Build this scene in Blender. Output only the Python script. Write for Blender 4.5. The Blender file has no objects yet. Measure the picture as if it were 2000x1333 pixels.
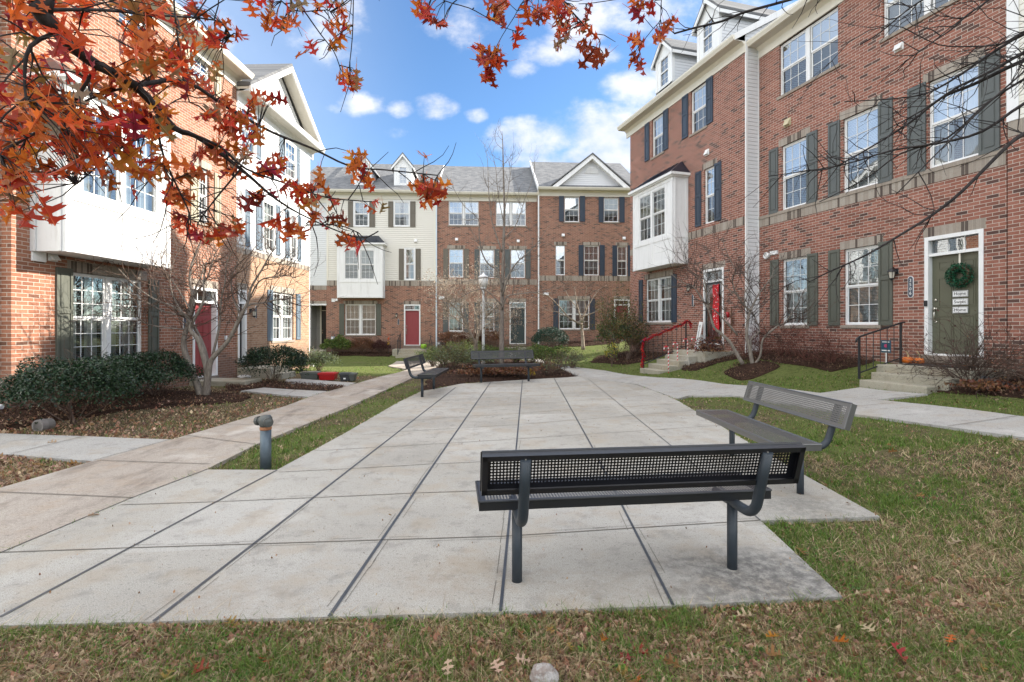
import bpy, math, random
import numpy as np
from mathutils import Vector, Matrix
from mathutils.geometry import delaunay_2d_cdt, tessellate_polygon
PI = math.pi
S = bpy.context.scene
COL = S.collection
RNG = np.random.default_rng(7)
random.seed(7)
# ------------------------------------------------------------------ camera model used to place things
F, CX, HY, H = 985.0, 1000.0, 640.0, 1.52
def at(px, py, Y):
    return Vector(((px - CX) / F * Y, Y, H - (py - HY) / F * Y))
def zoomer(x0, y0, s):
    return lambda X, Y: (x0 + X / s, y0 + Y / s)
Z5 = zoomer(600, 280, 3.03); Z6 = zoomer(840, 280, 3.03); Z7 = zoomer(1030, 280, 3.03)
ZT = zoomer(1200, 0, 3.3325); Z9 = zoomer(1200, 300, 2.897); ZA = zoomer(1240, 520, 5.795)
Z10 = zoomer(1480, 0, 2.9615); Z11 = zoomer(1460, 420, 3.03); Z12 = zoomer(1450, 250, 4.9925); Z13 = zoomer(1450, 0, 4.9925)
Z14 = zoomer(1600, 200, 4.99); Z1 = zoomer(0, 0, 2.667); Z3 = zoomer(0, 400, 2.667); Z4 = zoomer(380, 400, 3.333); Z2 = zoomer(300, 0, 2.667)

# ------------------------------------------------------------------ materials
MATS = {}
class NG:
    def __init__(s, tree):
        s.t = tree; s.t.nodes.clear()
    def n(s, typ, props=None, **inp):
        nd = s.t.nodes.new(typ)
        for k, v in (props or {}).items(): setattr(nd, k, v)
        for k, v in inp.items():
            sock = nd.inputs[int(k[1:])] if k[0] == 'i' and k[1:].isdigit() else nd.inputs[k.replace('_', ' ')]
            s.put(sock, v)
        return nd
    def put(s, sock, v):
        if isinstance(v, bpy.types.NodeSocket): s.t.links.new(v, sock)
        elif isinstance(v, bpy.types.Node): s.t.links.new(v.outputs[0], sock)
        elif isinstance(v, (tuple, list)) and len(v) == 3 and sock.type == 'RGBA': sock.default_value = (*v, 1)
        else: sock.default_value = v
    def m(s, op, a, b=0.0, c=0.0, clamp=False):
        nd = s.n('ShaderNodeMath', {'operation': op, 'use_clamp': clamp})
        s.put(nd.inputs[0], a); s.put(nd.inputs[1], b); s.put(nd.inputs[2], c)
        return nd.outputs[0]
    def mix(s, f, a, b, blend='MIX'):
        nd = s.n('ShaderNodeMix', {'data_type': 'RGBA', 'blend_type': blend})
        s.put(nd.inputs[0], f); s.put(nd.inputs[6], a); s.put(nd.inputs[7], b)
        return nd.outputs[2]
    def ramp(s, f, stops, interp='LINEAR'):
        nd = s.n('ShaderNodeValToRGB'); nd.color_ramp.interpolation = interp
        e = nd.color_ramp.elements
        while len(e) < len(stops): e.new(0.5)
        for k, (p, c) in enumerate(stops):
            e[k].position = p; e[k].color = (*c, 1) if len(c) == 3 else c
        s.put(nd.inputs[0], f); return nd.outputs[0]
    def noise(s, vec, scale, detail=4, rough=.55, out=0):
        nd = s.n('ShaderNodeTexNoise'); nd.inputs['Scale'].default_value = scale
        nd.inputs['Detail'].default_value = detail; nd.inputs['Roughness'].default_value = rough
        if vec is not None: s.put(nd.inputs['Vector'], vec)
        return nd.outputs[out]
    def sm(s, x, a, b):
        nd = s.n('ShaderNodeMapRange', {'interpolation_type': 'SMOOTHSTEP'})
        s.put(nd.inputs[0], x); nd.inputs[1].default_value = a; nd.inputs[2].default_value = b
        return nd.outputs[0]

def base_mat(name):
    m = bpy.data.materials.new(name); m.use_nodes = True
    g = NG(m.node_tree)
    out = g.n('ShaderNodeOutputMaterial'); b = g.n('ShaderNodeBsdfPrincipled')
    g.t.links.new(b.outputs[0], out.inputs[0])
    MATS[name] = m
    return m, g, b, out
def obj_vec(g):
    return g.n('ShaderNodeTexCoord').outputs['Object']

def plain(name, col, rough=.6, metal=0.0, spec=.5, var=.12, vs=3.0, bump=0.0, bs=60.0, coat=0.0, streak=0.0):
    m, g, b, out = base_mat(name)
    v = obj_vec(g)
    n1 = g.noise(v, vs, 5)
    f = g.m('MULTIPLY_ADD', n1, 2 * var, 1 - var)
    c = g.n('ShaderNodeVectorMath', {'operation': 'SCALE'}); c.inputs[0].default_value = col; g.put(c.inputs['Scale'], f)
    cc = c.outputs[0]
    if streak:
        mp = g.n('ShaderNodeMapping'); g.put(mp.inputs[0], v); mp.inputs['Scale'].default_value = (7, 7, .7)
        cc = g.mix(g.m('MULTIPLY', g.sm(g.noise(mp.outputs[0], 1.0, 6, .7), .48, .72), streak), cc, (.42, .40, .36)); cc = g.mix(g.m('MULTIPLY', g.sm(g.noise(v, 26, 5, .75), .60, .72), streak * .7), cc, (.40, .38, .34))
    g.put(b.inputs['Base Color'], cc)
    b.inputs['Metallic'].default_value = metal; b.inputs['Specular IOR Level'].default_value = spec
    r = g.m('MULTIPLY_ADD', g.noise(v, vs * 3, 3), .2, rough - .1)
    g.put(b.inputs['Roughness'], r)
    b.inputs['Coat Weight'].default_value = coat; b.inputs['Coat Roughness'].default_value = .28; b.inputs['Coat IOR'].default_value = 1.75
    if bump:
        bp = g.n('ShaderNodeBump', Strength=bump, Distance=.01, Height=g.noise(v, bs, 4))
        g.put(b.inputs['Normal'], bp.outputs[0])
    return m

def brick(name, stops, mortar, bw=.2032, bh=.0677, soldier=False, ms=.0052):
    m, g, b, out = base_mat(name)
    v = obj_vec(g); sp = g.n('ShaderNodeSeparateXYZ', Vector=v)
    u = g.m('ADD', sp.outputs[0], sp.outputs[1])
    z = g.m('ADD', sp.outputs[2], 50.0 if soldier else 0.0)
    cv = g.n('ShaderNodeCombineXYZ'); g.put(cv.inputs[0], g.m('ADD', u, 100.0)); g.put(cv.inputs[1], z)
    br = g.n('ShaderNodeTexBrick'); g.put(br.inputs['Vector'], cv.outputs[0])
    br.inputs['Color1'].default_value = (0, 0, 0, 1); br.inputs['Color2'].default_value = (1, 1, 1, 1); br.inputs['Mortar'].default_value = (0, 0, 0, 1)
    br.inputs['Scale'].default_value = 1.0; br.inputs['Mortar Size'].default_value = ms; br.inputs['Mortar Smooth'].default_value = .15
    br.inputs['Brick Width'].default_value = bh if soldier else bw; br.inputs['Row Height'].default_value = 400.0 if soldier else bh
    if soldier: br.offset = 0.0
    c = g.ramp(br.outputs[0], stops)
    n1 = g.noise(v, 45, 4); n2 = g.noise(v, .7, 3)
    c = g.mix(g.m('MULTIPLY_ADD', n1, .5, -.05, True), c, (.16, .11, .09), 'MIX') if soldier else g.mix(g.m('MULTIPLY_ADD', n1, .7, -.15, True), c, (.13, .055, .035))
    mo = g.mix(n1, mortar, tuple(k * .72 for k in mortar))
    c = g.mix(br.outputs['Fac'], c, mo)
    c = g.mix(g.m('MULTIPLY_ADD', n2, .5, -.12, True), c, (.5, .42, .38), 'MULTIPLY')
    mp = g.n('ShaderNodeMapping'); g.put(mp.inputs[0], v); mp.inputs['Scale'].default_value = (2.2, 2.2, .28)
    c = g.mix(g.m('MULTIPLY', g.sm(g.noise(mp.outputs[0], 1.0, 5, .65), .52, .72), .38), c, (.62, .56, .52), 'MULTIPLY')
    dirt = g.m('SUBTRACT', 1.0, g.sm(g.m('ADD', sp.outputs[2], g.m('MULTIPLY', g.noise(v, 2.5, 5, .7), -1.1)), -.1, .65))
    c = g.mix(g.m('MULTIPLY', dirt, .55), c, (.13, .095, .075))
    g.put(b.inputs['Base Color'], c); b.inputs['Roughness'].default_value = .85; b.inputs['Specular IOR Level'].default_value = .25
    h = g.m('MULTIPLY_ADD', br.outputs['Fac'], -1.0, g.m('MULTIPLY', n1, .35))
    bp = g.n('ShaderNodeBump', Strength=.7, Distance=.008, Height=h)
    g.put(b.inputs['Normal'], bp.outputs[0])
    return m

def siding(name, col, pitch=.115):
    m, g, b, out = base_mat(name)
    v = obj_vec(g); sp = g.n('ShaderNodeSeparateXYZ', Vector=v)
    fr = g.m('FRACT', g.m('DIVIDE', g.m('ADD', sp.outputs[2], 20.0), pitch))
    h = g.m('SUBTRACT', 1.0, fr)
    h = g.m('MULTIPLY', h, g.sm(fr, 0.0, .10))
    n = g.noise(v, .9, 4)
    st = g.n('ShaderNodeMapping'); g.put(st.inputs[0], v); st.inputs['Scale'].default_value = (1.5, 1.5, 60)
    n2 = g.noise(st.outputs[0], 1.0, 2)
    c = g.mix(g.m('MULTIPLY_ADD', n, .25, 0), col, tuple(k * .8 for k in col))
    c = g.mix(g.m('MULTIPLY', n2, .12), c, (.35, .34, .32))
    g.put(b.inputs['Base Color'], c); b.inputs['Roughness'].default_value = .55
    bp = g.n('ShaderNodeBump', Strength=1.0, Distance=.022, Height=h); g.put(b.inputs['Normal'], bp.outputs[0])
    return m

def shingle(name, ca, cb):
    m, g, b, out = base_mat(name)
    v = obj_vec(g); sp = g.n('ShaderNodeSeparateXYZ', Vector=v)
    cv = g.n('ShaderNodeCombineXYZ'); g.put(cv.inputs[0], g.m('ADD', sp.outputs[0], 100.0)); g.put(cv.inputs[1], g.m('MULTIPLY_ADD', sp.outputs[2], 1.2, 100.0))
    br = g.n('ShaderNodeTexBrick'); g.put(br.inputs['Vector'], cv.outputs[0])
    br.inputs['Color1'].default_value = (0, 0, 0, 1); br.inputs['Color2'].default_value = (1, 1, 1, 1); br.inputs['Mortar'].default_value = (.1, .1, .1, 1)
    br.inputs['Scale'].default_value = 1; br.inputs['Mortar Size'].default_value = .004; br.inputs['Brick Width'].default_value = .26; br.inputs['Row Height'].default_value = .09
    c = g.mix(br.outputs[0], ca, cb)
    c = g.mix(g.m('MULTIPLY', g.noise(v, 60, 3), .5), c, (.06, .06, .065))
    c = g.mix(g.m('MULTIPLY_ADD', g.noise(v, .5, 3), .6, -.1, True), c, (.6, .6, .62), 'MULTIPLY')
    g.put(b.inputs['Base Color'], c); b.inputs['Roughness'].default_value = .9; b.inputs['Specular IOR Level'].default_value = .2
    bp = g.n('ShaderNodeBump', Strength=.6, Distance=.012, Height=br.outputs[0]); g.put(b.inputs['Normal'], bp.outputs[0])
    return m

def glass(name, tint, refl, rough=0.0, dif=0.0):
    m = bpy.data.materials.new(name); m.use_nodes = True; MATS[name] = m
    g = NG(m.node_tree); out = g.n('ShaderNodeOutputMaterial')
    v = obj_vec(g)
    bp = g.n('ShaderNodeBump', Strength=.06, Distance=.02, Height=g.noise(v, 2.2, 2))
    tr = g.n('ShaderNodeBsdfTransparent', Color=tint)
    gl = g.n('ShaderNodeBsdfGlossy', Color=(.93, .97, 1), Roughness=rough); g.put(gl.inputs['Normal'], bp.outputs[0])
    fr = g.n('ShaderNodeFresnel', IOR=1.5)
    fac = g.m('MULTIPLY_ADD', fr.outputs[0], .9, refl, True)
    a = g.n('ShaderNodeMixShader'); g.put(a.inputs[0], fac); g.put(a.inputs[1], tr.outputs[0]); g.put(a.inputs[2], gl.outputs[0])
    if dif:
        d = g.n('ShaderNodeBsdfDiffuse', Color=(.13, .145, .155))
        e = g.n('ShaderNodeMixShader'); e.inputs[0].default_value = dif; g.put(e.inputs[1], a.outputs[0]); g.put(e.inputs[2], d.outputs[0]); a = e
    g.t.links.new(a.outputs[0], out.inputs[0])
    return m

def leafmat(name, col, trans=.35, var=.35, rough=.5, rib=False):
    m, g, b, out = base_mat(name)
    geo = g.n('ShaderNodeNewGeometry')
    v = obj_vec(g)
    r = geo.outputs['Random Per Island']
    hsv = g.n('ShaderNodeHueSaturation'); hsv.inputs['Color'].default_value = (*col, 1)
    g.put(hsv.inputs['Hue'], g.m('MULTIPLY_ADD', g.m('FRACT', g.m('MULTIPLY', r, 7.3)), .05, .475))
    g.put(hsv.inputs['Value'], g.m('MULTIPLY_ADD', r, 2 * var, 1 - var))
    c = g.mix(g.m('MULTIPLY_ADD', g.noise(v, 30, 3), .5, -.05, True), hsv.outputs[0], tuple(k * .45 for k in col))
    if rib: at_ = g.n('ShaderNodeAttribute', {'attribute_name': 'rib'}); c = g.mix(g.m('MULTIPLY', g.m('POWER', at_.outputs['Fac'], 4.0), .75), c, tuple(min(1, k * 1.5 + .10) for k in col)); c = g.mix(g.m('MULTIPLY', g.sm(g.noise(v, 55, 4, .7), .58, .68), .6), c, (.09, .045, .02))
    g.put(b.inputs['Base Color'], c); b.inputs['Roughness'].default_value = rough; b.inputs['Specular IOR Level'].default_value = .35
    if trans:
        t = g.n('ShaderNodeBsdfTranslucent'); g.put(t.inputs[0], c)
        x = g.n('ShaderNodeMixShader'); x.inputs[0].default_value = trans
        g.put(x.inputs[1], b.outputs[0]); g.put(x.inputs[2], t.outputs[0]); g.t.links.new(x.outputs[0], out.inputs[0])
    return m

def bark(name, ca, cb):
    m, g, b, out = base_mat(name)
    v = obj_vec(g); mp = g.n('ShaderNodeMapping'); g.put(mp.inputs[0], v); mp.inputs['Scale'].default_value = (9, 9, 2.2)
    n = g.noise(mp.outputs[0], 3, 6, .65)
    g.put(b.inputs['Base Color'], g.mix(g.sm(n, .35, .68), ca, cb)); b.inputs['Roughness'].default_value = .85; b.inputs['Specular IOR Level'].default_value = .25
    bp = g.n('ShaderNodeBump', Strength=.6, Distance=.01, Height=n); g.put(b.inputs['Normal'], bp.outputs[0])
    return m

def concrete(name, ca, cb, stain=None, spots=(), slabs=False):
    m, g, b, out = base_mat(name)
    v = obj_vec(g)
    n1 = g.noise(v, .55, 5, .6); n2 = g.noise(v, 5, 6, .65); n3 = g.noise(v, 150, 3, .6)
    c = g.mix(g.sm(n1, .3, .7), ca, cb)
    c = g.mix(g.m('MULTIPLY', g.sm(n2, .50, .70), .62), c, tuple(k * .62 for k in ca))
    c = g.mix(g.m('MULTIPLY', g.sm(n2, .30, .46), .0), c, ca)
    c = g.mix(g.m('MULTIPLY', g.sm(n3, .40, .64), .65), c, tuple(k * .52 for k in ca))
    n4 = g.noise(v, 38, 5, .75); c = g.mix(g.m('MULTIPLY', g.sm(n4, .55, .66), .75), c, tuple(k * .45 for k in ca)); n5 = g.noise(v, 2.1, 5, .65)
    c = g.mix(g.m('MULTIPLY', g.sm(n5, .48, .66), .4), c, (ca[0] * .88, ca[1] * .76, ca[2] * .62)); c = g.mix(g.m('MULTIPLY', g.sm(g.noise(v, .9, 6, .7), .55, .75), .4), c, (.60, .58, .55))
    sepv = g.n('ShaderNodeSeparateXYZ', Vector=v)
    if slabs:
        uu = g.m('FLOOR', g.m('DIVIDE', g.m('ADD', g.m('MULTIPLY_ADD', sepv.outputs[1], -.0312, .144), sepv.outputs[0]), .905)); vv = g.m('FLOOR', g.m('DIVIDE', g.m('ADD', g.m('MULTIPLY_ADD', sepv.outputs[0], -.105, -3.67), sepv.outputs[1]), 1.025))
        cb_ = g.n('ShaderNodeCombineXYZ'); g.put(cb_.inputs[0], uu); g.put(cb_.inputs[1], vv); wn = g.n('ShaderNodeTexWhiteNoise', {'noise_dimensions': '2D'}); g.put(wn.inputs[0], cb_.outputs[0])
        c = g.mix(1.0, c, g.ramp(wn.outputs[0], [(0, (.86, .85, .83)), (.5, (.95, .94, .92)), (1, (1, 1, 1))]), 'MULTIPLY')
    if stain:
        mp = g.n('ShaderNodeMapping'); g.put(mp.inputs[0], v); mp.inputs['Scale'].default_value = (1.2, .35, 1); mp.inputs['Rotation'].default_value = (0, 0, .35)
        ns = g.noise(mp.outputs[0], 1.6, 7, .7)
        c = g.mix(g.m('MULTIPLY', g.sm(ns, .50, .70), .8), c, stain)
        ns2 = g.noise(v, 1.1, 4); c = g.mix(g.m('MULTIPLY', g.sm(ns2, .55, .75), .55), c, (.62, .58, .53))
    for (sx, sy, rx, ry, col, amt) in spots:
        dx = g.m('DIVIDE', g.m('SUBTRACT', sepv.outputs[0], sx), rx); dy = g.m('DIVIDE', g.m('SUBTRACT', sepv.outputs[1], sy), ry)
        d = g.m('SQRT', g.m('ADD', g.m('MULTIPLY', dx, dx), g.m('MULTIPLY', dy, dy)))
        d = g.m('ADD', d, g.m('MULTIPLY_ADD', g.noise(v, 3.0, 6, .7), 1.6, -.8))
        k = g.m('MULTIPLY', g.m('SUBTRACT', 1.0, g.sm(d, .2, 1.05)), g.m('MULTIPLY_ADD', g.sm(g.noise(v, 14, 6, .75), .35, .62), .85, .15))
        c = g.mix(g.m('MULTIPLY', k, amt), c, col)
    g.put(b.inputs['Base Color'], c); b.inputs['Roughness'].default_value = .88; b.inputs['Specular IOR Level'].default_value = .25
    h = g.m('ADD', g.m('MULTIPLY', n3, .5), n2)
    bp = g.n('ShaderNodeBump', Strength=.3, Distance=.006, Height=h); g.put(b.inputs['Normal'], bp.outputs[0])
    return m

def soil(name, cols, scale=6):
    m, g, b, out = base_mat(name)
    v = obj_vec(g)
    n1 = g.noise(v, .9, 4); n2 = g.noise(v, scale * 5, 6, .7); n3 = g.noise(v, scale * 25, 3, .7)
    at_ = g.n('ShaderNodeAttribute', {'attribute_name': 'green'})
    c = g.mix(g.sm(n1, .35, .65), cols[0], cols[1]); c = g.mix(g.sm(n2, .42, .62), c, cols[2]); c = g.mix(g.m('MULTIPLY', g.sm(n3, .5, .65), .7), c, cols[3]); c = g.mix(at_.outputs['Fac'], c, g.mix(n2, (.065, .11, .022), (.19, .215, .065)))
    n8 = g.noise(v, 7.5, 6, .72); c = g.mix(1.0, c, g.ramp(n8, [(.30, (.42, .44, .42)), (.5, (.95, .95, .95)), (.68, (1, 1, 1))]), 'MULTIPLY')
    g.put(b.inputs['Base Color'], c); b.inputs['Roughness'].default_value = .95; b.inputs['Specular IOR Level'].default_value = .1
    bp = g.n('ShaderNodeBump', Strength=.9, Distance=.03, Height=g.m('ADD', n2, g.m('MULTIPLY', n3, .5))); g.put(b.inputs['Normal'], bp.outputs[0])
    return m

RB = [(0, (0.084, 0.0534, 0.0492)), (0.08, (0.132, 0.0763, 0.0648)), (0.13, (0.24, 0.1081, 0.0804)), (0.5, (0.33, 0.1336, 0.0972)), (0.8, (0.372, 0.159, 0.114)), (1, (0.414, 0.1908, 0.1426))]
FB = [(0, (0.0966, 0.0658, 0.0596)), (0.12, (0.1656, 0.0878, 0.0671)), (0.2, (0.2898, 0.139, 0.0969)), (0.6, (0.345, 0.1609, 0.1118)), (1, (0.414, 0.2048, 0.1341))]
LB = [(0, (0.144, 0.0768, 0.052)), (0.06, (0.264, 0.1152, 0.0715)), (0.5, (0.36, 0.1536, 0.091)), (1, (0.444, 0.2048, 0.13))]
L2B = [(0, (0.375, 0.221, 0.13)), (0.5, (0.45, 0.273, 0.169)), (1, (0.525, 0.338, 0.221))]
SB = [(0, (.09, .075, .065)), (.18, (.12, .10, .085)), (.22, (.34, .30, .25)), (.6, (.40, .355, .30)), (1, (.46, .42, .36))]
M_RB = brick('red_brick', RB, (.68, .60, .515)); M_FB = brick('brown_red_brick', FB, (.60, .51, .41)); M_LB = brick('orange_brick', LB, (.60, .53, .45)); M_L2B = brick('tan_brick', L2B, (.58, .50, .41))
M_SB = brick('soldier_brick', SB, (.50, .44, .36), soldier=True); M_SILL = brick('rowlock_sill_brick', SB[2:4] + [(1, (.38, .33, .27))], (.46, .40, .33), soldier=True)
M_SIDW = siding('white_siding', (.70, .71, .72)); M_SIDC = siding('cream_siding', (.73, .70, .62)); M_BAYW = plain('bay_white_paint', (.66, .66, .655), .5, var=.1, streak=.35); M_SIDG = siding('grey_siding', (.33, .32, .29), .13); M_SIDL = siding('pale_grey_siding', (.68, .69, .68))
M_SHG = shingle('grey_shingles', (.15, .155, .16), (.27, .27, .27))
M_WH = plain('white_trim_paint', (.80, .80, .79), .45, var=.05, streak=.28); M_CREAM = plain('cream_trim_paint', (.74, .70, .60), .5, var=.06); M_SOF = plain('soffit_vinyl', (.62, .59, .52), .6, var=.06)
M_GREENSH = plain('olive_shutter_paint', (.098, .103, .082), .5, var=.12); M_BLUESH = plain('navy_shutter_paint', (.035, .05, .075), .5, var=.1)
M_GREYSH = plain('grey_green_shutter_paint', (.095, .105, .10), .5, var=.1); M_TAUPE = plain('taupe_shutter_paint', (.15, .13, .10), .5, var=.1); M_BLGREY = plain('blue_grey_shutter_paint', (.13, .17, .21), .5, var=.08)
M_BEIGESH = plain('beige_shutter_paint', (.36, .32, .23), .5, var=.08)
M_RDOOR = plain('red_door_paint', (.27, .045, .05), .4, var=.08); M_ODOOR = plain('olive_door_paint', (.105, .108, .072), .4, var=.08); M_KDOOR = plain('dark_green_door_paint', (.03, .045, .045), .35, var=.1); M_BDOOR = plain('black_door_paint', (.015, .017, .018), .35)
M_DARKMETAL = plain('standing_seam_metal', (.014, .020, .036), .32, metal=.2, var=.2)
M_GLU = glass('window_glass', (.80, .86, .88), .20); M_GLL = glass('screened_window_glass', (.70, .75, .78), .16, .02, .16); M_GLD = glass('dormer_glass', (.12, .3, .38), .30)
M_GLR = glass('sky_facing_glass', (.82, .89, .91), .42)
M_BLIND = plain('blind_vinyl', (.78, .79, .74), .55, var=.05); M_CURT = plain('curtain_cloth', (.74, .74, .70), .9, var=.06); M_BLACK = plain('black_painted_metal', (.016, .017, .02), .42, var=.2)
M_BENCH = plain('bench_coating', (.010, .010, .013), .42, var=.5, vs=6, bump=.08, bs=220, coat=.15); M_BENCH_REFL = plain('bench_coating_reflected_light', (.075, .073, .07), .4, var=.35, vs=7, bump=.08, bs=220, coat=.6); M_POST = plain('bench_post_paint', (.026, .034, .043), .5, var=.25, bump=.1, bs=90)
M_NICKEL = plain('nickel', (.62, .58, .50), .25, metal=1, var=.08); M_LAMPG = plain('lamp_glass', (.55, .52, .44), .15, var=.1)
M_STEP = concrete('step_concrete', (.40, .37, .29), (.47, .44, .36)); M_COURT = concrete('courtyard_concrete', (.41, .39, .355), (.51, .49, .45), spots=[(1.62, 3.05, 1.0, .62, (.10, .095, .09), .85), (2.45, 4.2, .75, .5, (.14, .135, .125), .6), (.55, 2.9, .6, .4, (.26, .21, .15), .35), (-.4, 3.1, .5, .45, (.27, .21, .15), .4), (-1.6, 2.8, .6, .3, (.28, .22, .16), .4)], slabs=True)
M_WALK = concrete('walkway_concrete', (.39, .335, .285), (.46, .41, .355), stain=(.15, .12, .10)); M_PATH = concrete('side_path_concrete', (.40, .385, .36), (.46, .445, .42))
M_JOINT = plain('joint_sealant', (.045, .05, .06), .5, var=.6, vs=5); M_GROOVE = plain('groove_dirt', (.12, .105, .085), .95, var=.3, vs=9)
M_LAWN = soil('lawn_soil', [(.095, .075, .042), (.13, .10, .06), (.20, .155, .095), (.05, .055, .022)]); M_MULCH = soil('mulch', [(.05, .028, .02), (.065, .036, .025), (.032, .018, .013), (.09, .055, .04)], 5)

# ------------------------------------------------------------------ mesh building
class MB:
    def __init__(s): s.v = []; s.f = []; s.m = []
    def add(s, vs, fs, m=0):
        o = len(s.v); s.v += [tuple(v) for v in vs]; s.f += [tuple(o + i for i in f) for f in fs]; s.m += [m] * len(fs)
    def quad(s, a, b, c, d, m=0): s.add([a, b, c, d], [(0, 1, 2, 3)], m)
    def poly(s, pts, m=0): s.add(pts, [tuple(range(len(pts)))], m)
    def box(s, x0, x1, y0, y1, z0, z1, m=0):
        x0, x1 = min(x0, x1), max(x0, x1); y0, y1 = min(y0, y1), max(y0, y1); z0, z1 = min(z0, z1), max(z0, z1)
        s.add([(x0, y0, z0), (x1, y0, z0), (x1, y1, z0), (x0, y1, z0), (x0, y0, z1), (x1, y0, z1), (x1, y1, z1), (x0, y1, z1)],
              [(0, 3, 2, 1), (4, 5, 6, 7), (0, 1, 5, 4), (1, 2, 6, 5), (2, 3, 7, 6), (3, 0, 4, 7)], m)
    def prism(s, pts, axis, a, b, m=0):   # pts: 2D outline, extruded along axis from a to b
        def P(p, t): return {'x': (t, p[0], p[1]), 'y': (p[0], t, p[1]), 'z': (p[0], p[1], t)}[axis]
        n = len(pts); vs = [P(p, a) for p in pts] + [P(p, b) for p in pts]
        s.add(vs, [tuple(range(n))[::-1], tuple(range(n, 2 * n))] + [(i, (i + 1) % n, n + (i + 1) % n, n + i) for i in range(n)], m)
    def tube(s, pts, rad, n=8, m=0, cap=True):
        pts = [Vector(p) for p in pts]; k = len(pts)
        rad = rad if isinstance(rad, (list, tuple)) else [rad] * k
        vs = []; up = None
        for i, p in enumerate(pts):
            t = (pts[min(i + 1, k - 1)] - pts[max(i - 1, 0)])
            t = t.normalized() if t.length > 1e-9 else Vector((0, 0, 1))
            if up is None: up = t.orthogonal().normalized()
            up = (up - t * up.dot(t)); up = up.normalized() if up.length > 1e-6 else t.orthogonal().normalized()
            w = t.cross(up)
            for j in range(n):
                a = 2 * PI * j / n; vs.append(p + (up * math.cos(a) + w * math.sin(a)) * rad[i])
        fs = [(i * n + j, i * n + (j + 1) % n, (i + 1) * n + (j + 1) % n, (i + 1) * n + j) for i in range(k - 1) for j in range(n)]
        if cap: fs += [tuple(range(n))[::-1], tuple(range((k - 1) * n, k * n))]
        s.add(vs, fs, m)
    def lathe(s, prof, c=(0, 0, 0), n=16, m=0, axis='z'):
        vs = []; fs = []
        for r, h in prof:
            for j in range(n):
                a = 2 * PI * j / n; x, y = r * math.cos(a), r * math.sin(a)
                p = (x, y, h) if axis == 'z' else (x, h, y) if axis == 'y' else (h, x, y)
                vs.append((c[0] + p[0], c[1] + p[1], c[2] + p[2]))
        for i in range(len(prof) - 1):
            for j in range(n): fs.append((i * n + j, i * n + (j + 1) % n, (i + 1) * n + (j + 1) % n, (i + 1) * n + j))
        fs += [tuple(range(n))[::-1], tuple(range((len(prof) - 1) * n, len(prof) * n))]
        s.add(vs, fs, m)
    def build(s, name, mats, parent=None, smooth=False, bevel=0.0, auto=None):
        me = bpy.data.meshes.new(name); me.from_pydata(s.v, [], s.f)
        mats = mats if isinstance(mats, (list, tuple)) else [mats]
        for m in mats: me.materials.append(m)
        if len(mats) > 1: me.polygons.foreach_set('material_index', s.m)
        if smooth: me.polygons.foreach_set('use_smooth', [True] * len(s.f))
        me.update()
        o = bpy.data.objects.new(name, me); COL.objects.link(o)
        if parent is not None: o.parent = parent
        if bevel:
            b = o.modifiers.new('bevel', 'BEVEL'); b.width = bevel; b.segments = 2; b.limit_method = 'ANGLE'
        return o

def np_mesh(name, V, faces, mats, midx=None, parent=None, smooth=False):
    V = np.asarray(V, np.float32); faces = np.asarray(faces, np.int32); n, k = faces.shape
    me = bpy.data.meshes.new(name)
    me.vertices.add(len(V)); me.vertices.foreach_set('co', V.ravel())
    me.loops.add(n * k); me.loops.foreach_set('vertex_index', faces.ravel())
    me.polygons.add(n); me.polygons.foreach_set('loop_start', np.arange(0, n * k, k, dtype=np.int32))
    for m in (mats if isinstance(mats, (list, tuple)) else [mats]): me.materials.append(m)
    if midx is not None: me.polygons.foreach_set('material_index', np.asarray(midx, np.int32))
    if smooth: me.polygons.foreach_set('use_smooth', np.ones(n, bool))
    me.update(calc_edges=True); me.validate()
    o = bpy.data.objects.new(name, me); COL.objects.link(o)
    if parent is not None: o.parent = parent
    return o

def tag(o, label=None, cat=None, group=None, kind=None):
    for k, v in (('label', label), ('category', cat), ('group', group), ('kind', kind)):
        if v: o[k] = v
    return o
def thing(name, label, cat, loc=(0, 0, 0), rz=0.0, group=None):
    o = bpy.data.objects.new(name, None); COL.objects.link(o); o.location = loc; o.rotation_euler = (0, 0, rz); o.empty_display_size = .2
    return tag(o, label, cat, group)
def structure(o): o['kind'] = 'structure'; return o
def copy_tree(o, parent=None):
    kids = list(o.children); c = o.copy(); COL.objects.link(c)
    if parent is not None: c.parent = parent
    for k in kids: copy_tree(k, c)
    return c
def lettering(name, body, size, loc, rot, mat, parent, align='CENTER', space=1.0, ext=.001):
    cu = bpy.data.curves.new(name, 'FONT'); cu.body = body; cu.size = size; cu.align_x = align; cu.align_y = 'CENTER'; cu.extrude = ext; cu.space_line = space
    cu.materials.append(mat); t = bpy.data.objects.new(name, cu); COL.objects.link(t)
    me = bpy.data.meshes.new_from_object(t.evaluated_get(bpy.context.evaluated_depsgraph_get())); bpy.data.objects.remove(t)
    o = bpy.data.objects.new(name, me); COL.objects.link(o); o.location = loc; o.rotation_euler = rot; o.parent = parent
    return o
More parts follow.
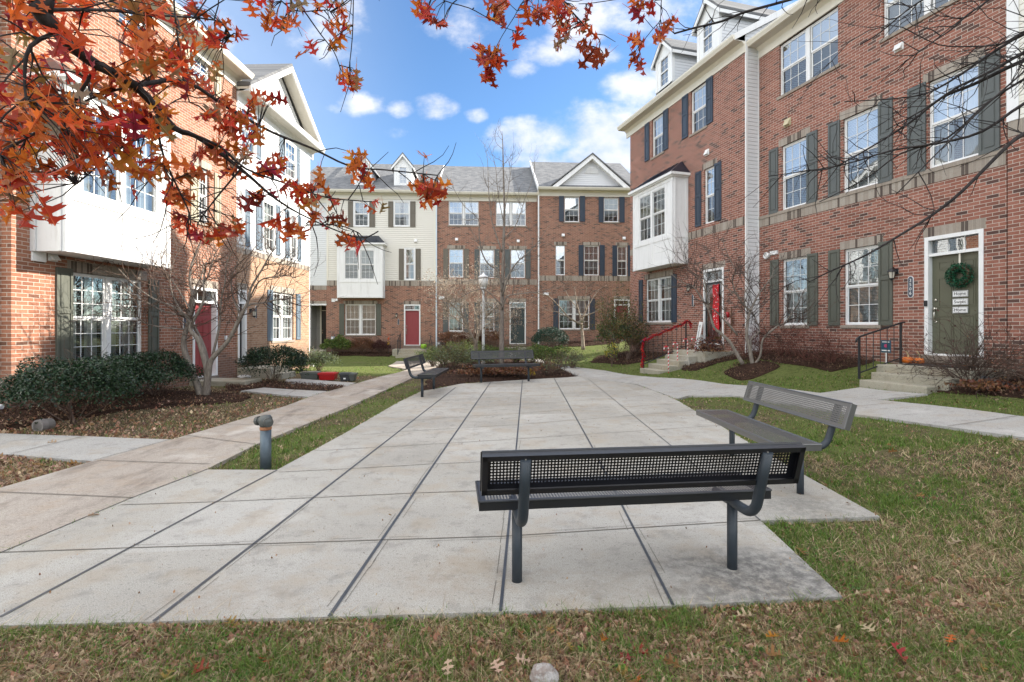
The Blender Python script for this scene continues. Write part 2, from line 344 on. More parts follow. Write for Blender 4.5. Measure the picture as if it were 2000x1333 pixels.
# ------------------------------------------------------------------ facade planes
class Fac:
    def __init__(s, p0, xd):
        l = math.hypot(*xd); s.p0 = (p0[0], p0[1]); s.x = (xd[0] / l, xd[1] / l); s.n = (-s.x[1], s.x[0])
    def L(s, px, py, off=0.0):
        dx = (px - CX) / F
        num = (s.p0[0] - off * s.n[0]) * s.n[0] + (s.p0[1] - off * s.n[1]) * s.n[1]
        t = num / (dx * s.n[0] + s.n[1])
        return ((dx * t - s.p0[0]) * s.x[0] + (t - s.p0[1]) * s.x[1], H - (py - HY) / F * t)
    def W(s, x, off=0.0):   # local x, metres out from the wall -> world XY
        return (s.p0[0] + s.x[0] * x - s.n[0] * off, s.p0[1] + s.x[1] * x - s.n[1] * off)
    def shift(s, px, off):   # a plane OFF metres further out, starting where pixel column px meets it
        x, _ = s.L(px, HY, off); return Fac(s.W(x, off), s.x)
KR, KL, KF = (720 - CX) / F, 30 / F, .05
Y = F / 95.07; XR0 = (824 / F) * Y - KR * Y
Y = XR0 / (481 / F - KR); FR1 = Fac((XR0 + KR * Y, Y), (-KR, -1))
FR2 = FR1.shift(1231, .476)
Y = F / 118.0; XL0 = (-978 / F) * Y - KL * Y; FL1 = Fac((XL0 + KL * Y, Y), (KL, 1))
FL2 = FL1.shift(462, 0.0)
def farfac(px, off=0.0):
    Yp = 29.9 / (1 - KF * (px - CX) / F)
    f = Fac(((px - CX) / F * Yp, Yp), (1, KF))
    return f.shift(px, off) if off else f
FF0, FF1, FF2, FF3 = farfac(560), farfac(638), farfac(853), farfac(1050, .3)

# ------------------------------------------------------------------ terrain
ctrl = []
for x in (-4.2, -2, 0, 2, 3.1):
    for y in (-4, -1, 2, 4.5, 7, 9.5, 12): ctrl.append((x, y, 0))
ctrl += [(-2.5, 14, 0), (-.5, 14, 0), (1, 14, 0), (2.2, 14, 0), (2.7, 13, 0)]
ctrl += [(-8.2, 9, .14), (-8.1, 12, .1), (-8, 15.5, .08), (-7.9, 19, .0), (-5.6, 9, .03), (-5, 12, 0), (-9, 4, .1), (-9, -3, .1), (-6, 5, 0), (-6, 1, 0), (-5.2, 15, -.02),
         (-4, 18, -.1), (-6, 20, -.15), (-5, 26, -.27), (-10, 26, -.25), (-3.5, 23, -.18), (-8, 28.6, -.03), (-9, 29.8, .1), (-5.5, 29.6, .1), (-5.8, 27, -.26), (-2, 27.5, .08), (-2.5, 29.7, .28), (1, 29.9, .42), (.5, 27, .2), (3, 29.8, .62), (6, 30, .75), (3, 27, .42), (8, 30, .8),
         (-.3, 17, .16), (-1.5, 19, .1), (0, 22, .12), (2, 22, .12), (1, 18, .12), (2.0, 16.5, .03), (3.1, 17.2, .05), (3.0, 20, .1), (2.8, 24, .2), (4.5, 22.5, .42), (4.4, 19, .25), (5.0, 25, .5), (6.5, 27, .62),
         (5.3, 21.0, .55), (6.4, 16.9, .72), (4.2, 15.8, .12), (3.4, 14.5, .03), (5.4, 14.2, .40), (6.04, 12.8, .56), (5.3, 12.2, .15), (4.2, 12.4, .06), (4.6, 10.5, .08), (7.0, 14.6, .74),
         (7.9, 12.5, .84), (8.7, 10, .66), (9.2, 8, .66), (9.8, 6, .6), (7.3, 11.6, .62), (7.0, 9.7, .34), (6.2, 9.4, .22), (6.5, 11.2, .42), (5.6, 7.6, .20), (6.6, 6.4, .28), (7.4, 4.6, .3), (7.6, 7.4, .42), (4.4, 7, .08), (4.2, 4.5, .06), (5.4, 4.5, .16), (5, 2, .12), (3.4, 1, .02), (6, -2, .2), (9, 0, .4), (9, 3, .45)]
CT = np.array(ctrl, float)
def _tps(r2): return np.where(r2 > 1e-9, .5 * r2 * np.log(np.maximum(r2, 1e-9)), 0.0)
_n = len(CT); _d = ((CT[:, None, :2] - CT[None, :, :2]) ** 2).sum(-1)
_A = np.zeros((_n + 3, _n + 3)); _A[:_n, :_n] = _tps(_d) + .35 * np.eye(_n); _A[:_n, _n] = 1; _A[:_n, _n + 1:] = CT[:, :2]; _A[_n, :_n] = 1; _A[_n + 1:, :_n] = CT[:, :2].T
_w = np.linalg.solve(_A, np.concatenate([CT[:, 2], np.zeros(3)]))
def terr(x, y):
    x = np.asarray(x, float); y = np.asarray(y, float)
    xc, yc = np.clip(x, -11, 11), np.clip(y, -5, 32)
    out = np.zeros(xc.shape).ravel(); xf, yf = xc.ravel(), yc.ravel()
    for i in range(0, len(xf), 20000):
        r2 = (xf[i:i + 20000, None] - CT[None, :, 0]) ** 2 + (yf[i:i + 20000, None] - CT[None, :, 1]) ** 2
        out[i:i + 20000] = _tps(r2) @ _w[:_n] + _w[_n] + xf[i:i + 20000] * _w[_n + 1] + yf[i:i + 20000] * _w[_n + 2]
    return np.clip(out, -.35, 1.0).reshape(xc.shape)
def tz(x, y): return float(terr(np.array([x]), np.array([y]))[0])
def gpt(px, py, flat=False):
    z = 0.0
    for _ in range(25):
        y = (H - z) * F / (py - HY); x = (px - CX) / F * y
        if flat: break
        z = .5 * z + .5 * tz(x, y)
    return (x, y)
GDROP = .03
def gz(x, y): return terr(x, y) - GDROP

def inside(P, poly):
    P = np.asarray(P); r = np.zeros(len(P), bool); n = len(poly)
    for i in range(n):
        (x1, y1), (x2, y2) = poly[i], poly[(i + 1) % n]
        c = ((y1 > P[:, 1]) != (y2 > P[:, 1])) & (P[:, 0] < (x2 - x1) * (P[:, 1] - y1) / ((y2 - y1) or 1e-12) + x1)
        r ^= c
    return r
def densify(poly, step=.35):
    out = []
    for i, a in enumerate(poly):
        b = poly[(i + 1) % len(poly)]; k = max(1, int(math.hypot(b[0] - a[0], b[1] - a[1]) / step))
        out += [(a[0] + (b[0] - a[0]) * j / k, a[1] + (b[1] - a[1]) * j / k) for j in range(k)]
    return out
def sheet(name, poly, mat, dz=0.0, skirt=.14, step=.35, flat=False, bump=0.0, wob=0.0):
    bd = densify(poly, step)
    if wob:
        q = np.array(bd); q += wob * np.stack([np.sin(q[:, 1] * 5.1 + q[:, 0] * 2.3), np.cos(q[:, 0] * 4.7 - q[:, 1] * 1.9)], 1); bd = [tuple(k) for k in q]
    bx = np.array(bd); lo, hi = bx.min(0), bx.max(0)
    gx, gy = np.meshgrid(np.arange(lo[0], hi[0], step), np.arange(lo[1], hi[1], step)); G = np.stack([gx.ravel(), gy.ravel()], 1) + .013
    G = G[inside(G, bd)]
    d = np.sqrt(((G[:, None] - bx[None]) ** 2).sum(-1)).min(1) if len(G) else np.zeros(0)
    G = G[d > step * .45]
    pts = [Vector(p) for p in bd] + [Vector(p) for p in G]
    n = len(bd)
    vo, _, fo, *_r = delaunay_2d_cdt(pts, [], [list(range(n))], 1, 1e-6)
    V = np.array([(v.x, v.y) for v in vo]); z = np.zeros(len(V)) if flat else terr(V[:, 0], V[:, 1])
    z = z + dz
    if bump:
        dd = np.sqrt(((V[:, None] - bx[None]) ** 2).sum(-1)).min(1); z += bump * np.clip(dd / .5, 0, 1) ** .7
    mb = MB(); vs = [(V[i, 0], V[i, 1], z[i]) for i in range(len(V))]
    mb.add(vs, [tuple(f) for f in fo])
    zb = np.zeros(n) if flat else terr(bx[:, 0], bx[:, 1])
    if skirt:
        top = [(bx[i, 0], bx[i, 1], zb[i] + dz) for i in range(n)]; bot = [(p[0], p[1], p[2] - skirt) for p in top]
        mb.add(top + bot, [(i, (i + 1) % n, n + (i + 1) % n, n + i) for i in range(n)])
    return structure(mb.build(name, mat))

def fbm(x, y, s_=1.0):
    return (np.sin(x * 1.7 * s_ + 1.3 * np.sin(y * 1.1 * s_)) * np.cos(y * 1.9 * s_ + .7 * np.sin(x * 2.3 * s_)) + .6 * np.sin(x * 4.1 * s_ + y * 3.3 * s_ + 2) * np.cos(y * 5.3 * s_ - x * 2.2 * s_) + .4 * np.sin(x * 9.7 * s_ - y * 4.9 * s_) * np.sin(y * 11.3 * s_ + x * 3.1 * s_)) / 2.0
def greenness(X_, Yv):
    # worn and brown round the court and on the left, green by the houses
    g_ = np.full(X_.shape, -.12); g_ = np.where(X_ < -3.4, -.5, g_); g_ = np.where(Yv > 17, 1.0, g_); dR = XR0 + KR * Yv - X_
    g_ = np.where((X_ > 3.2) & (dR < 4.2) & (Yv > 5), 1.0, g_); g_ = np.where((X_ > 2.8) & (dR >= 4.2) & (Yv > 6.0), .45, g_); g_ = np.where((X_ > 1.6) & (Yv < 6.0), -.05, g_)
    return np.where((np.abs(X_ + 2.6) < 1.6) & (Yv > 4.5) & (Yv < 13), .35, g_)
# ground sheet
def axis(fine0, fine1, st, far):
    a = list(np.arange(fine0, fine1 + 1e-6, st)); k = st
    lo = [fine0]; hi = [a[-1]]
    while hi[-1] < far: k *= 1.5; lo.append(lo[-1] - k); hi.append(hi[-1] + k)
    return np.array(lo[:0:-1] + a + hi[1:])
ax, ay = axis(-11, 11, .2, 900), axis(-4, 31.4, .2, 900)
gx, gy = np.meshgrid(ax, ay); gzv = gz(gx, gy)
rough = .012 * np.sin(gx * 3.1 + 1.3 * np.sin(gy * 2.3)) * np.sin(gy * 2.7 + gx)
nx, ny = len(ax), len(ay); ii = np.arange(nx * ny).reshape(ny, nx)
GV = np.stack([gx.ravel(), gy.ravel(), (gzv + rough - .008).ravel()], 1)
lg = structure(np_mesh('lawn_ground', GV, np.stack([ii[:-1, :-1].ravel(), ii[:-1, 1:].ravel(), ii[1:, 1:].ravel(), ii[1:, :-1].ravel()], 1), M_LAWN, smooth=True))
_gr = np.clip((fbm(GV[:, 0], GV[:, 1]) + .5 * fbm(GV[:, 0] + 7, GV[:, 1] - 3, 2.6) + greenness(GV[:, 0], GV[:, 1]) + .1) * 1.2, 0, .8)
ca = lg.data.attributes.new('green', 'FLOAT', 'POINT'); ca.data.foreach_set('value', _gr.astype(np.float32))

# ------------------------------------------------------------------ concrete
P = lambda pts, flat=False: [gpt(*p, flat) for p in pts]
court = P([(-420, 1258), (0, 1222), (300, 1214), (643, 1205), (977, 1195), (1314, 1183), (1645, 1165), (1485, 1017), (1718, 1009), (1569, 927), (1319, 780), (1300, 771), (1243, 750.5), (1131, 735), (900, 750), (846, 760.5), (823, 764), (780, 785), (667, 850), (541, 918), (405, 917.5), (250, 976), (0, 1081), (-420, 1255)], True)
sheet('courtyard', court, M_COURT, flat=True, step=.8)
walk = P([(-420, 1252), (0, 1080), (250, 975.5), (404, 917), (500, 869), (674, 798), (807, 738), (845, 720), (880, 706), (870, 700), (814, 705), (774, 706), (758, 715), (797, 722), (705, 747), (604, 776), (560, 793), (420, 835), (336, 859), (183, 901), (0, 954), (-420, 1080)])
sheet('left_walkway', walk, M_WALK, dz=.004)
PATHS = [court, walk]
def path(name, px, mat=M_PATH, dz=.002):
    w = P(px); PATHS.append(w); sheet(name, w, mat, dz=dz, step=.3)
path('near_left_path', [(-300, 838), (0, 847), (168, 852.5), (336, 859), (183, 901), (21, 888), (-300, 868)])
path('stoop_path', [(470, 764), (515, 757.5), (642, 764.5), (604, 776), (479, 764)])
path('far_left_path', [(560, 741), (587, 740), (696, 748), (677, 756), (584, 750.5), (555, 749)])
path('right_walkway', [(1131, 735), (1108, 726), (1076, 713), (1010, 700), (990, 693), (1010, 690), (1092, 713), (1180, 724), (1250, 735), (1287, 738), (1433, 752), (1602, 768), (1680, 757), (1812, 770), (1712, 781), (1850, 795), (2000, 814), (2400, 865), (2400, 925), (2000, 855), (1800, 827), (1658, 808), (1550, 790), (1430, 773), (1345, 773), (1319, 780), (1300, 771), (1243, 750.5)])
path('door_path', [(985, 694), (1012, 692), (1040, 683), (1018, 681)])

def strip(mb, p, q, w, z=.004, dead=0):
    d = Vector((q[0] - p[0], q[1] - p[1])); n = Vector((-d.y, d.x)).normalized() * w / 2
    k = max(1, int(d.length / .6)); A = []
    for i in range(k + 1):
        c = Vector(p) + d * i / k; jx = .12 * w * math.sin(i * 7.7 + p[0] * 9)
        zz = z if not dead else tz(c.x, c.y) + z
        A += [(c.x + n.x * (1 + jx), c.y + n.y * (1 + jx), zz), (c.x - n.x, c.y - n.y, zz)]
    mb.add(A, [(2 * i, 2 * i + 1, 2 * i + 3, 2 * i + 2) for i in range(k)])
mj, mg = MB(), MB()
def joint(mb, px, w, z=.004):
    w_ = P(px, True)
    for a, b in zip(w_, w_[1:]): strip(mb, a, b, w, z)
joint(mj, [(1020.4, 743), (1009.5, 862), (977.5, 1195)], .018)
joint(mj, [(958.3, 747), (807, 966), (643, 1205.5)], .021); joint(mj, [(890.2, 757), (300.5, 1214.3)], .021); joint(mj, [(541, 919), (400, 992.5), (0, 1206)], .018)
joint(mj, [(1081.5, 738), (1154.6, 870), (1314.7, 1183)], .018); joint(mj, [(1148, 740), (1310, 870.5), (1485, 1017)], .012); joint(mj, [(1242.5, 750.5), (1320, 779)], .010); joint(mj, [(405, 917), (250, 975.5), (0, 1080.5)], .012)
for row in ([(0, 1080), (254, 1071), (493, 1063.6), (748, 1055.5), (992.5, 1048), (1241, 1032), (1485, 1017)], [(235, 987), (420, 981), (610, 973), (808, 964), (992, 957.5), (1200, 944), (1405, 950 - 14)],
            [(544, 923), (688, 916), (844, 907), (1003, 900), (1172, 890), (1335, 879)], [(613, 881.5), (742, 874), (877, 866.5), (1010, 858), (1146.5, 849), (1277, 840.5), (1412, 831)],
            [(708, 850), (780, 844), (900, 837), (1014, 829.8), (1128.5, 821), (1247, 811), (1362, 802.5)], [(745, 828), (820, 821), (912, 814), (1016, 808), (1118.5, 800), (1225, 795), (1320, 789)],
            [(800, 806), (844, 801), (924, 797), (1017, 791), (1108.5, 785), (1200, 778), (1300, 771)], [(805, 790), (868, 782), (940, 778), (1018, 775), (1100, 770), (1170, 765)], [(880, 771), (1019, 760.5), (1092, 757)]):
    joint(mg, row, .010)
mt = MB()
for px in ([(1009.5, 862), (977.5, 1195)], [(870, 877), (643, 1205.5)], [(595, 985), (300.5, 1214.3)], [(1154.6, 870), (1314.7, 1183)], [(992.5, 1048), (1485, 1017)], [(254, 1071), (992.5, 1048)]):
    a, b = [np.array(k) for k in P(px, True)]; d_ = (b - a) / np.linalg.norm(b - a); n_ = np.array([-d_[1], d_[0]]); L_ = np.linalg.norm(b - a); t_ = 0.0
    while t_ < L_ - .1:
        l_ = min(RNG.uniform(.12, .5), L_ - t_); sd = RNG.choice([-1, 1]) * RNG.uniform(.036, .05); strip(mt, tuple(a + d_ * t_ + n_ * sd), tuple(a + d_ * (t_ + l_) + n_ * (sd + RNG.normal(0, .004))), .0035, .0035); t_ += l_ * RNG.uniform(.7, 1.3)
structure(mt.build('courtyard_tooling_mark', M_GROOVE)); structure(mj.build('courtyard_joint', M_JOINT)); structure(mg.build('courtyard_groove', M_GROOVE))
mw = MB()
def pjoint(px, w=.012):
    w_ = P(px)
    for a, b in zip(w_, w_[1:]): strip(mw, a, b, w, .011, 1)
for a, b in [((0, 963), (258, 974)), ((200, 901), (410, 908)), ((360, 851), (500, 869)), ((440, 830), (590, 832)), ((505, 810), (640, 812)), ((560, 793), (675, 797)), ((604, 776), (715, 779)), ((690, 750), (770, 753)), ((183, 901), (336, 859)), ((21, 888), (168, 852.5)), ((604, 776), (642, 764.5)), ((560, 772), (580, 761)), ((677, 756), (696, 748)), ((650, 764), (740, 768)),
             ((1345, 763), (1433, 757)), ((1745, 788), (1660, 796)), ((1990, 813), (1850, 834)), ((1250, 735), (1205, 742)), ((1712, 781), (1610, 775))]:
    pjoint([a, b])
structure(mw.build('walkway_joint', M_GROOVE))

# ------------------------------------------------------------------ mulch beds
BEDS = []
def bed(name, w, bump=.07):
    BEDS.append(w); return sheet(name, w, M_MULCH, dz=-GDROP + .012, skirt=.1, step=.22, bump=bump, wob=.06)
def ring(x, y, r, n=18): return [(x + r * math.cos(2 * PI * i / n), y + r * math.sin(2 * PI * i / n)) for i in range(n)]
bed('mulch_bed', [(-8.5, 7.0), (-7.3, 7.2), (-6.9, 8.6), (-6.4, 9.6), (-5.9, 10.0), (-5.55, 10.5), (-5.7, 11.1), (-6.4, 11.4), (-8.2, 11.6)])
bed('mulch_bed', P([(440, 762), (515, 757.5), (641, 764.5), (678, 756), (584, 750.5), (500, 744), (440, 745)]), .05)
bed('mulch_bed', P([(823, 764), (846, 760.5), (900, 750), (1131, 735), (1108, 726), (1060, 710), (1000, 702), (900, 703), (860, 712), (838, 735)]), .06)
bed('mulch_bed', [(-10.6, 29.4), (-10.6, 28.6), (-9, 28.4), (-6.9, 28.3), (-6.7, 29.5)], .05)
bed('mulch_bed', [(-4.2, 29.5), (-4.2, 28.6), (-1, 28.5), (-.6, 29.6)], .05)
bed('mulch_bed', [(1.2, 29.7), (1.5, 28.2), (4, 27.6), (6.0, 28.2), (6.6, 30)], .06)
bed('mulch_bed', [FR2.W(-.2, 0), FR2.W(-.6, 1.2), FR2.W(.4, 2.0), FR2.W(2.6, 1.7), FR2.W(3.0, 1.2), FR2.W(3.0, 0)], .06)
bed('mulch_bed', [FR1.W(.1, 0), FR1.W(.1, .9), FR1.W(-.4, 1.6), FR1.W(-.6, .55), FR1.W(-1.2, .5), FR1.W(-1.1, 1.3), FR1.W(-.2, 2.0), FR1.W(.6, 1.5), FR1.W(2.2, 1.35), FR1.W(3.5, 1.3), FR1.W(3.6, 0)][0:2] + [FR1.W(.9, 1.15), FR1.W(2.2, 1.2), FR1.W(3.6, 1.15), FR1.W(3.6, 0)], .06)
bed('mulch_bed', ring(6.04, 12.7, .62), .10)
bed('mulch_bed', [FR1.W(6.05, 0), FR1.W(5.9, 1.5), FR1.W(7.5, 1.55), FR1.W(9.5, 1.6), FR1.W(9.5, 0)], .06)
bed('mulch_bed', [FR2.W(5.3, .5), FR2.W(5.4, 1.6), FR2.W(7.0, 1.9), FR2.W(7.05, .1)], .05)
# ------------------------------------------------------------------ houses
class House:
    def __init__(s, name, label, fac, D=10.0):
        s.fac = fac; s.D = D; s.holes = []; s.trim = M_WH
        s.root = thing(name, label, 'townhouse', (fac.p0[0], fac.p0[1], 0), math.atan2(fac.x[1], fac.x[0]), 'brick townhouses round the court')
    def R(s, TL, BR, off=0.0):
        (x0, z1), (x1, z0) = s.fac.L(*TL, off), s.fac.L(*BR, off); return x0, x1, z0, z1
    def X(s, px, off=0.0): return s.fac.L(px, HY, off)[0]
    def Z(s, px, py, off=0.0): return s.fac.L(px, py, off)[1]
    def P(s, mb, name, mats, parent=None, **k): return mb.build(name, mats, parent or s.root, **k)
    # wall with openings
    def wall(s, x0, x1, z0, z1, mat, y=0.0, name='wall', sides=(True, True), back=True, smat=None, reveal=.12):
        hs = [h for h in s.holes if h[0] > x0 - .01 and h[1] < x1 + .01 and h[2] > z0 - .01 and h[3] < z1 + .01 and abs(h[4] - y) < .05]
        xs = sorted({x0, x1, *[v for h in hs for v in h[:2]]}); zs = sorted({z0, z1, *[v for h in hs for v in h[2:4]]})
        mb = MB()
        for a, b in zip(xs, xs[1:]):
            for c, d in zip(zs, zs[1:]):
                mx, mz = (a + b) / 2, (c + d) / 2
                if any(h[0] < mx < h[1] and h[2] < mz < h[3] for h in hs): continue
                mb.quad((a, y, c), (b, y, c), (b, y, d), (a, y, d))
        for a, b, c, d, _ in hs:
            e = y + reveal
            mb.quad((a, y, c), (a, e, c), (a, e, d), (a, y, d)); mb.quad((b, e, c), (b, y, c), (b, y, d), (b, e, d))
            mb.quad((a, y, d), (b, y, d), (b, e, d), (a, e, d)); mb.quad((a, e, c), (b, e, c), (b, y, c), (a, y, c))
        for k, xx in enumerate((x0, x1)):
            if sides[k]:
                mb.quad((xx, y, z0), (xx, y, z1), (xx, s.D, z1), (xx, s.D, z0))
        if back: mb.quad((x0, s.D, z0), (x0, s.D, z1), (x1, s.D, z1), (x1, s.D, z0))
        return s.P(mb, name, mat)
    def lintel(s, x0, x1, z, h=.2, ex=.1, mat=None):
        mb = MB(); mb.box(x0 - ex, x1 + ex, -.006, .05, z, z + h); s.P(mb, 'lintel', mat or M_SB)
    def band(s, x0, x1, z0, z1, name='brick_band', mat=None, proud=.012):
        mb = MB(); mb.box(x0, x1, -proud, .05, z0, z1); s.P(mb, name, mat or M_SB)
    def sill(s, x0, x1, z, y=0, mat=None, ex=.06, h=.075):
        mb = MB(); mb.box(x0 - ex, x1 + ex, y - .035, y + .06, z - h, z - .002); s.P(mb, 'window_sill', mat or M_SILL)
    def window(s, r, y=0.0, rec=.055, double=False, style='blind', cover=1.0, low=True, grid=(3, 2), lintel=False, sill=False, casing=0.0, hole=True, lit='both', upmat=None, screen=True, single=False):
        x0, x1, z0, z1 = r; W = .05
        if hole: s.holes.append((x0, x1, z0, z1, y))
        f = MB(); pn = MB(); bl = MB()
        yf = y + rec
        if casing:
            c = casing; f.box(x0 - c, x0, y - .025, yf, z0 - c * .4, z1 + c); f.box(x1, x1 + c, y - .025, yf, z0 - c * .4, z1 + c)
            f.box(x0, x1, y - .024, yf, z1, z1 + c); f.box(x0, x1, y - .03, yf, z0 - c * .6, z0)
        units = [(x0, x1)]
        if double:
            m = (x0 + x1) / 2; f.box(m - .055, m + .055, yf - .012, yf + .08, z0, z1); units = [(x0, m - .055), (m + .055, x1)]
        f.box(x0, x0 + W * .7, yf, yf + .08, z0, z1); f.box(x1 - W * .7, x1, yf, yf + .08, z0, z1)
        f.box(x0 + W * .7, x1 - W * .7, yf - .001, yf + .08, z1 - W * .7, z1); f.box(x0 + W * .7, x1 - W * .7, yf - .004, yf + .08, z0, z0 + W * .7)
        zm = (z0 + z1) / 2
        for a, b in units:
            for lower in ((False,) if single else (False, True)):
                c, d = (z0 + .035, z1 - .035) if single else ((z0 + .035, zm) if lower else (zm, z1 - .035)); o = yf + (.034 if lower else .012); sw = .032
                a2, b2 = a + .02, b - .02
                f.box(a2, a2 + sw, o, o + .03, c, d); f.box(b2 - sw, b2, o, o + .03, c, d)
                f.box(a2 + sw, b2 - sw, o, o + .03, c, c + sw + (0 if lower else .012)); f.box(a2 + sw, b2 - sw, o, o + .03, d - sw, d)
                gx0, gx1, gz0, gz1 = a2 + sw, b2 - sw, c + sw, d - sw
                og = o + .014
                pn.quad((gx0, og, gz0), (gx1, og, gz0), (gx1, og, gz1), (gx0, og, gz1), 1 if (lower and screen) else 0)
                for k in range(1, grid[0]):
                    xx = gx0 + (gx1 - gx0) * k / grid[0]; f.box(xx - .007, xx + .007, og - .008, og - .001, gz0, gz1)
                for k in range(1, grid[1]):
                    zz = gz0 + (gz1 - gz0) * k / grid[1]; f.box(gx0, gx1, og - .007, og - .0012, zz - .007, zz + .007)
            yb = yf + .125
            if style == 'blind':
                zc = z1 - .04; zend = z1 - (z1 - z0 - .05) * cover; k = 0
                while zc > zend:
                    t = .012; bl.quad((a + .03, yb - .010, zc - .026), (b - .03, yb - .010, zc - .026), (b - .03, yb + t, zc), (a + .03, yb + t, zc)); zc -= .034
                bl.box(a + .03, b - .03, yb - .02, yb + .03, z1 - .07, z1 - .035)
                if cover < .97: bl.box(a + .03, b - .03, yb - .012, yb + .015, zend - .03, zend)
            elif style == 'curtain':
                w = b - a; spans = [(a + .03, a + w * .40), (b - w * .40, b - .03)] if cover < 1 else [(a + .03, b - .03)]
                for p, q in spans:
                    n = int((q - p) / .025) + 2; vs = []
                    for i in range(n + 1):
                        xx = p + (q - p) * i / n; yy = yb + .03 + .022 * math.sin(i * 1.9) + .01 * math.sin(i * .7)
                        vs += [(xx, yy, z0 + .04), (xx, yy, z1 - .05)]
                    bl.add(vs, [(2 * i, 2 * i + 2, 2 * i + 3, 2 * i + 1) for i in range(n)])
        w = s.P(f, 'window', s.trim if s.trim is M_WH else M_WH)
        s.P(pn, 'pane', [upmat or M_GLU, M_GLL], w)
        if bl.v: s.P(bl, 'curtain' if style == 'curtain' else 'blind', M_CURT if style == 'curtain' else M_BLIND, w)
        if lintel: s.lintel(x0, x1, z1, .2)
        if sill: s.sill(x0, x1, z0, y)
        return w
    def shutter(s, r, mat, y=0.0):
        x0, x1, z0, z1 = r; mb = MB(); w = .05
        mb.box(x0, x1, y - .018, y + .004, z0, z1)
        for a, b in ((x0, x0 + w), (x1 - w, x1)): mb.box(a, b, y - .036, y - .018, z0, z1)
        zm = z0 + (z1 - z0) * .56
        for a, b in ((z0, z0 + .075), (zm - .04, zm + .04), (z1 - .075, z1)): mb.box(x0 + w, x1 - w, y - .036, y - .018, a, b)
        for a, b in ((z0 + .11, zm - .075), (zm + .075, z1 - .11)): mb.box(x0 + w + .035, x1 - w - .035, y - .030, y - .018, a, b)
        s.P(mb, 'shutter', mat, bevel=.004)
    def cornice(s, x0, x1, zt, over=.34, frieze=.30, mat=None, gut=True):
        mb = MB(); mat = mat or M_CREAM
        mb.box(x0, x1, -.03, .02, zt - frieze, zt - .001); mb.prism([(-.03, zt - .09), (-.03, zt), (-.12, zt)], 'x', x0, x1)
        s.P(mb, 'cornice', mat)
        so = MB(); so.box(x0, x1, -over, .02, zt, zt + .02)
        for k in range(int((over - .12) / .05)): so.box(x0, x1, -over + .03 + k * .05, -over + .036 + k * .05, zt - .004, zt)
        s.P(so, 'soffit', M_SOF)
        if gut:
            g = MB(); g.prism([(-over, zt), (-over, zt + .14), (-over - .115, zt + .14), (-over - .105, zt + .09), (-over - .07, zt + .035), (-over - .05, zt)], 'x', x0 - .01, x1 + .01); s.P(g, 'gutter', mat)
    def roof(s, x0, x1, zt, slope=.6, over=.34, mat=None, name='roof', ends=True, gmat=None):
        D, ze = s.D, zt + .15; zr = ze + slope * (D / 2 + over); mb = MB()
        mb.prism([(-over - .03, ze), (D / 2, zr), (D + over, ze), (D + over, ze - .12), (D / 2, zr - .16), (-over - .03, ze - .10)], 'x', x0, x1)
        r = s.P(mb, name, mat or M_SHG)
        if ends:
            for xx in (x0 + .03, x1 - .03): g = MB(); zo = ze + slope * over - .13; g.poly([(xx, .01, zt - .02), (xx, .01, zo), (xx, D / 2, zr - .17), (xx, D, zo), (xx, D, zt - .02)]); s.P(g, 'gable_wall', gmat or M_SIDW)
        s.ze, s.slope, s.over = ze, slope, over
        return r
    def roofy(s, z): return -s.over - .03 + (z - s.ze) / s.slope
    def dormer(s, xa, xb, z0, z1, zp, yf, win, mats=None):
        xm = (xa + xb) / 2; mb = MB()
        y1, y2 = s.roofy(z1) + .25, s.roofy(zp) + .2
        wx0, wx1, wz0, wz1 = win
        for a, b, c, d in ((xa, wx0, z0, z1), (wx1, xb, z0, z1), (wx0, wx1, z0, wz0), (wx0, wx1, wz1, z1)):
            mb.quad((a, yf, c), (b, yf, c), (b, yf, d), (a, yf, d))
        mb.poly([(xa, yf, z1), (xb, yf, z1), (xm, yf, zp)])
        for xx, m in ((xa, 1), (xb, 1)): mb.quad((xx, yf, z0 - .2), (xx, yf, z1), (xx, y1, z1), (xx, y1, z0 - .2), m)
        for a, b in ((xa, xa + .11), (xb - .11, xb)): mb.box(a - .012, b + .012, yf - .02, yf + .1, z0, z1)
        mb.box(xa + .12, xb - .12, yf - .015, yf, z1 - .16, z1 - .03)
        d = s.P(mb, 'dormer', [M_WH, M_SIDW])
        o, so = .13, .16; sl = (zp - z1) / (xm - xa); r = MB(); t = .09
        e = z1 - sl * so
        for sg in (-1, 1):
            xe = xm + sg * (xb - xm + so)
            q = [(xe, e), (xm, zp), (xm, zp + t), (xe, e + t)]
            r.prism(q if sg < 0 else q[::-1], 'y', yf - o, y2)
        s.P(r, 'dormer_roof', M_SHG, d)
        k = MB()
        for sg in (-1, 1):
            xe = xm + sg * (xb - xm + so)
            q = [(xe, e - .14), (xm, zp - .16), (xm, zp - .01), (xe, e - .005)]
            k.prism(q if sg < 0 else q[::-1], 'y', yf - o - .015, yf - o + .03)
            q = [(xe, e - .13), (xe - sg * .02, e - .13), (xe - sg * .02, e - .01), (xe, e - .01)]
            k.prism(q if sg > 0 else q[::-1], 'y', yf - o, y1)
        s.P(k, 'rake_trim', M_WH, d)
        f = MB(); p = MB(); zm = (wz0 + wz1) / 2; W = .04
        f.box(wx0, wx0 + W, yf - .01, yf + .05, wz0, wz1); f.box(wx1 - W, wx1, yf - .01, yf + .05, wz0, wz1)
        for c in (wz0, wz1 - W, zm - .025): f.box(wx0 + W, wx1 - W, yf - .008, yf + .05, c, c + W + (.01 if c == zm - .025 else 0))
        f.box((wx0 + wx1) / 2 - .008, (wx0 + wx1) / 2 + .008, yf + .02, yf + .035, wz0 + W, wz1 - W)
        for c in ((wz0 + zm) / 2, (wz1 + zm) / 2): f.box(wx0 + W, wx1 - W, yf + .022, yf + .033, c - .008, c + .008)
        s.P(f, 'dormer_window', M_WH, d)
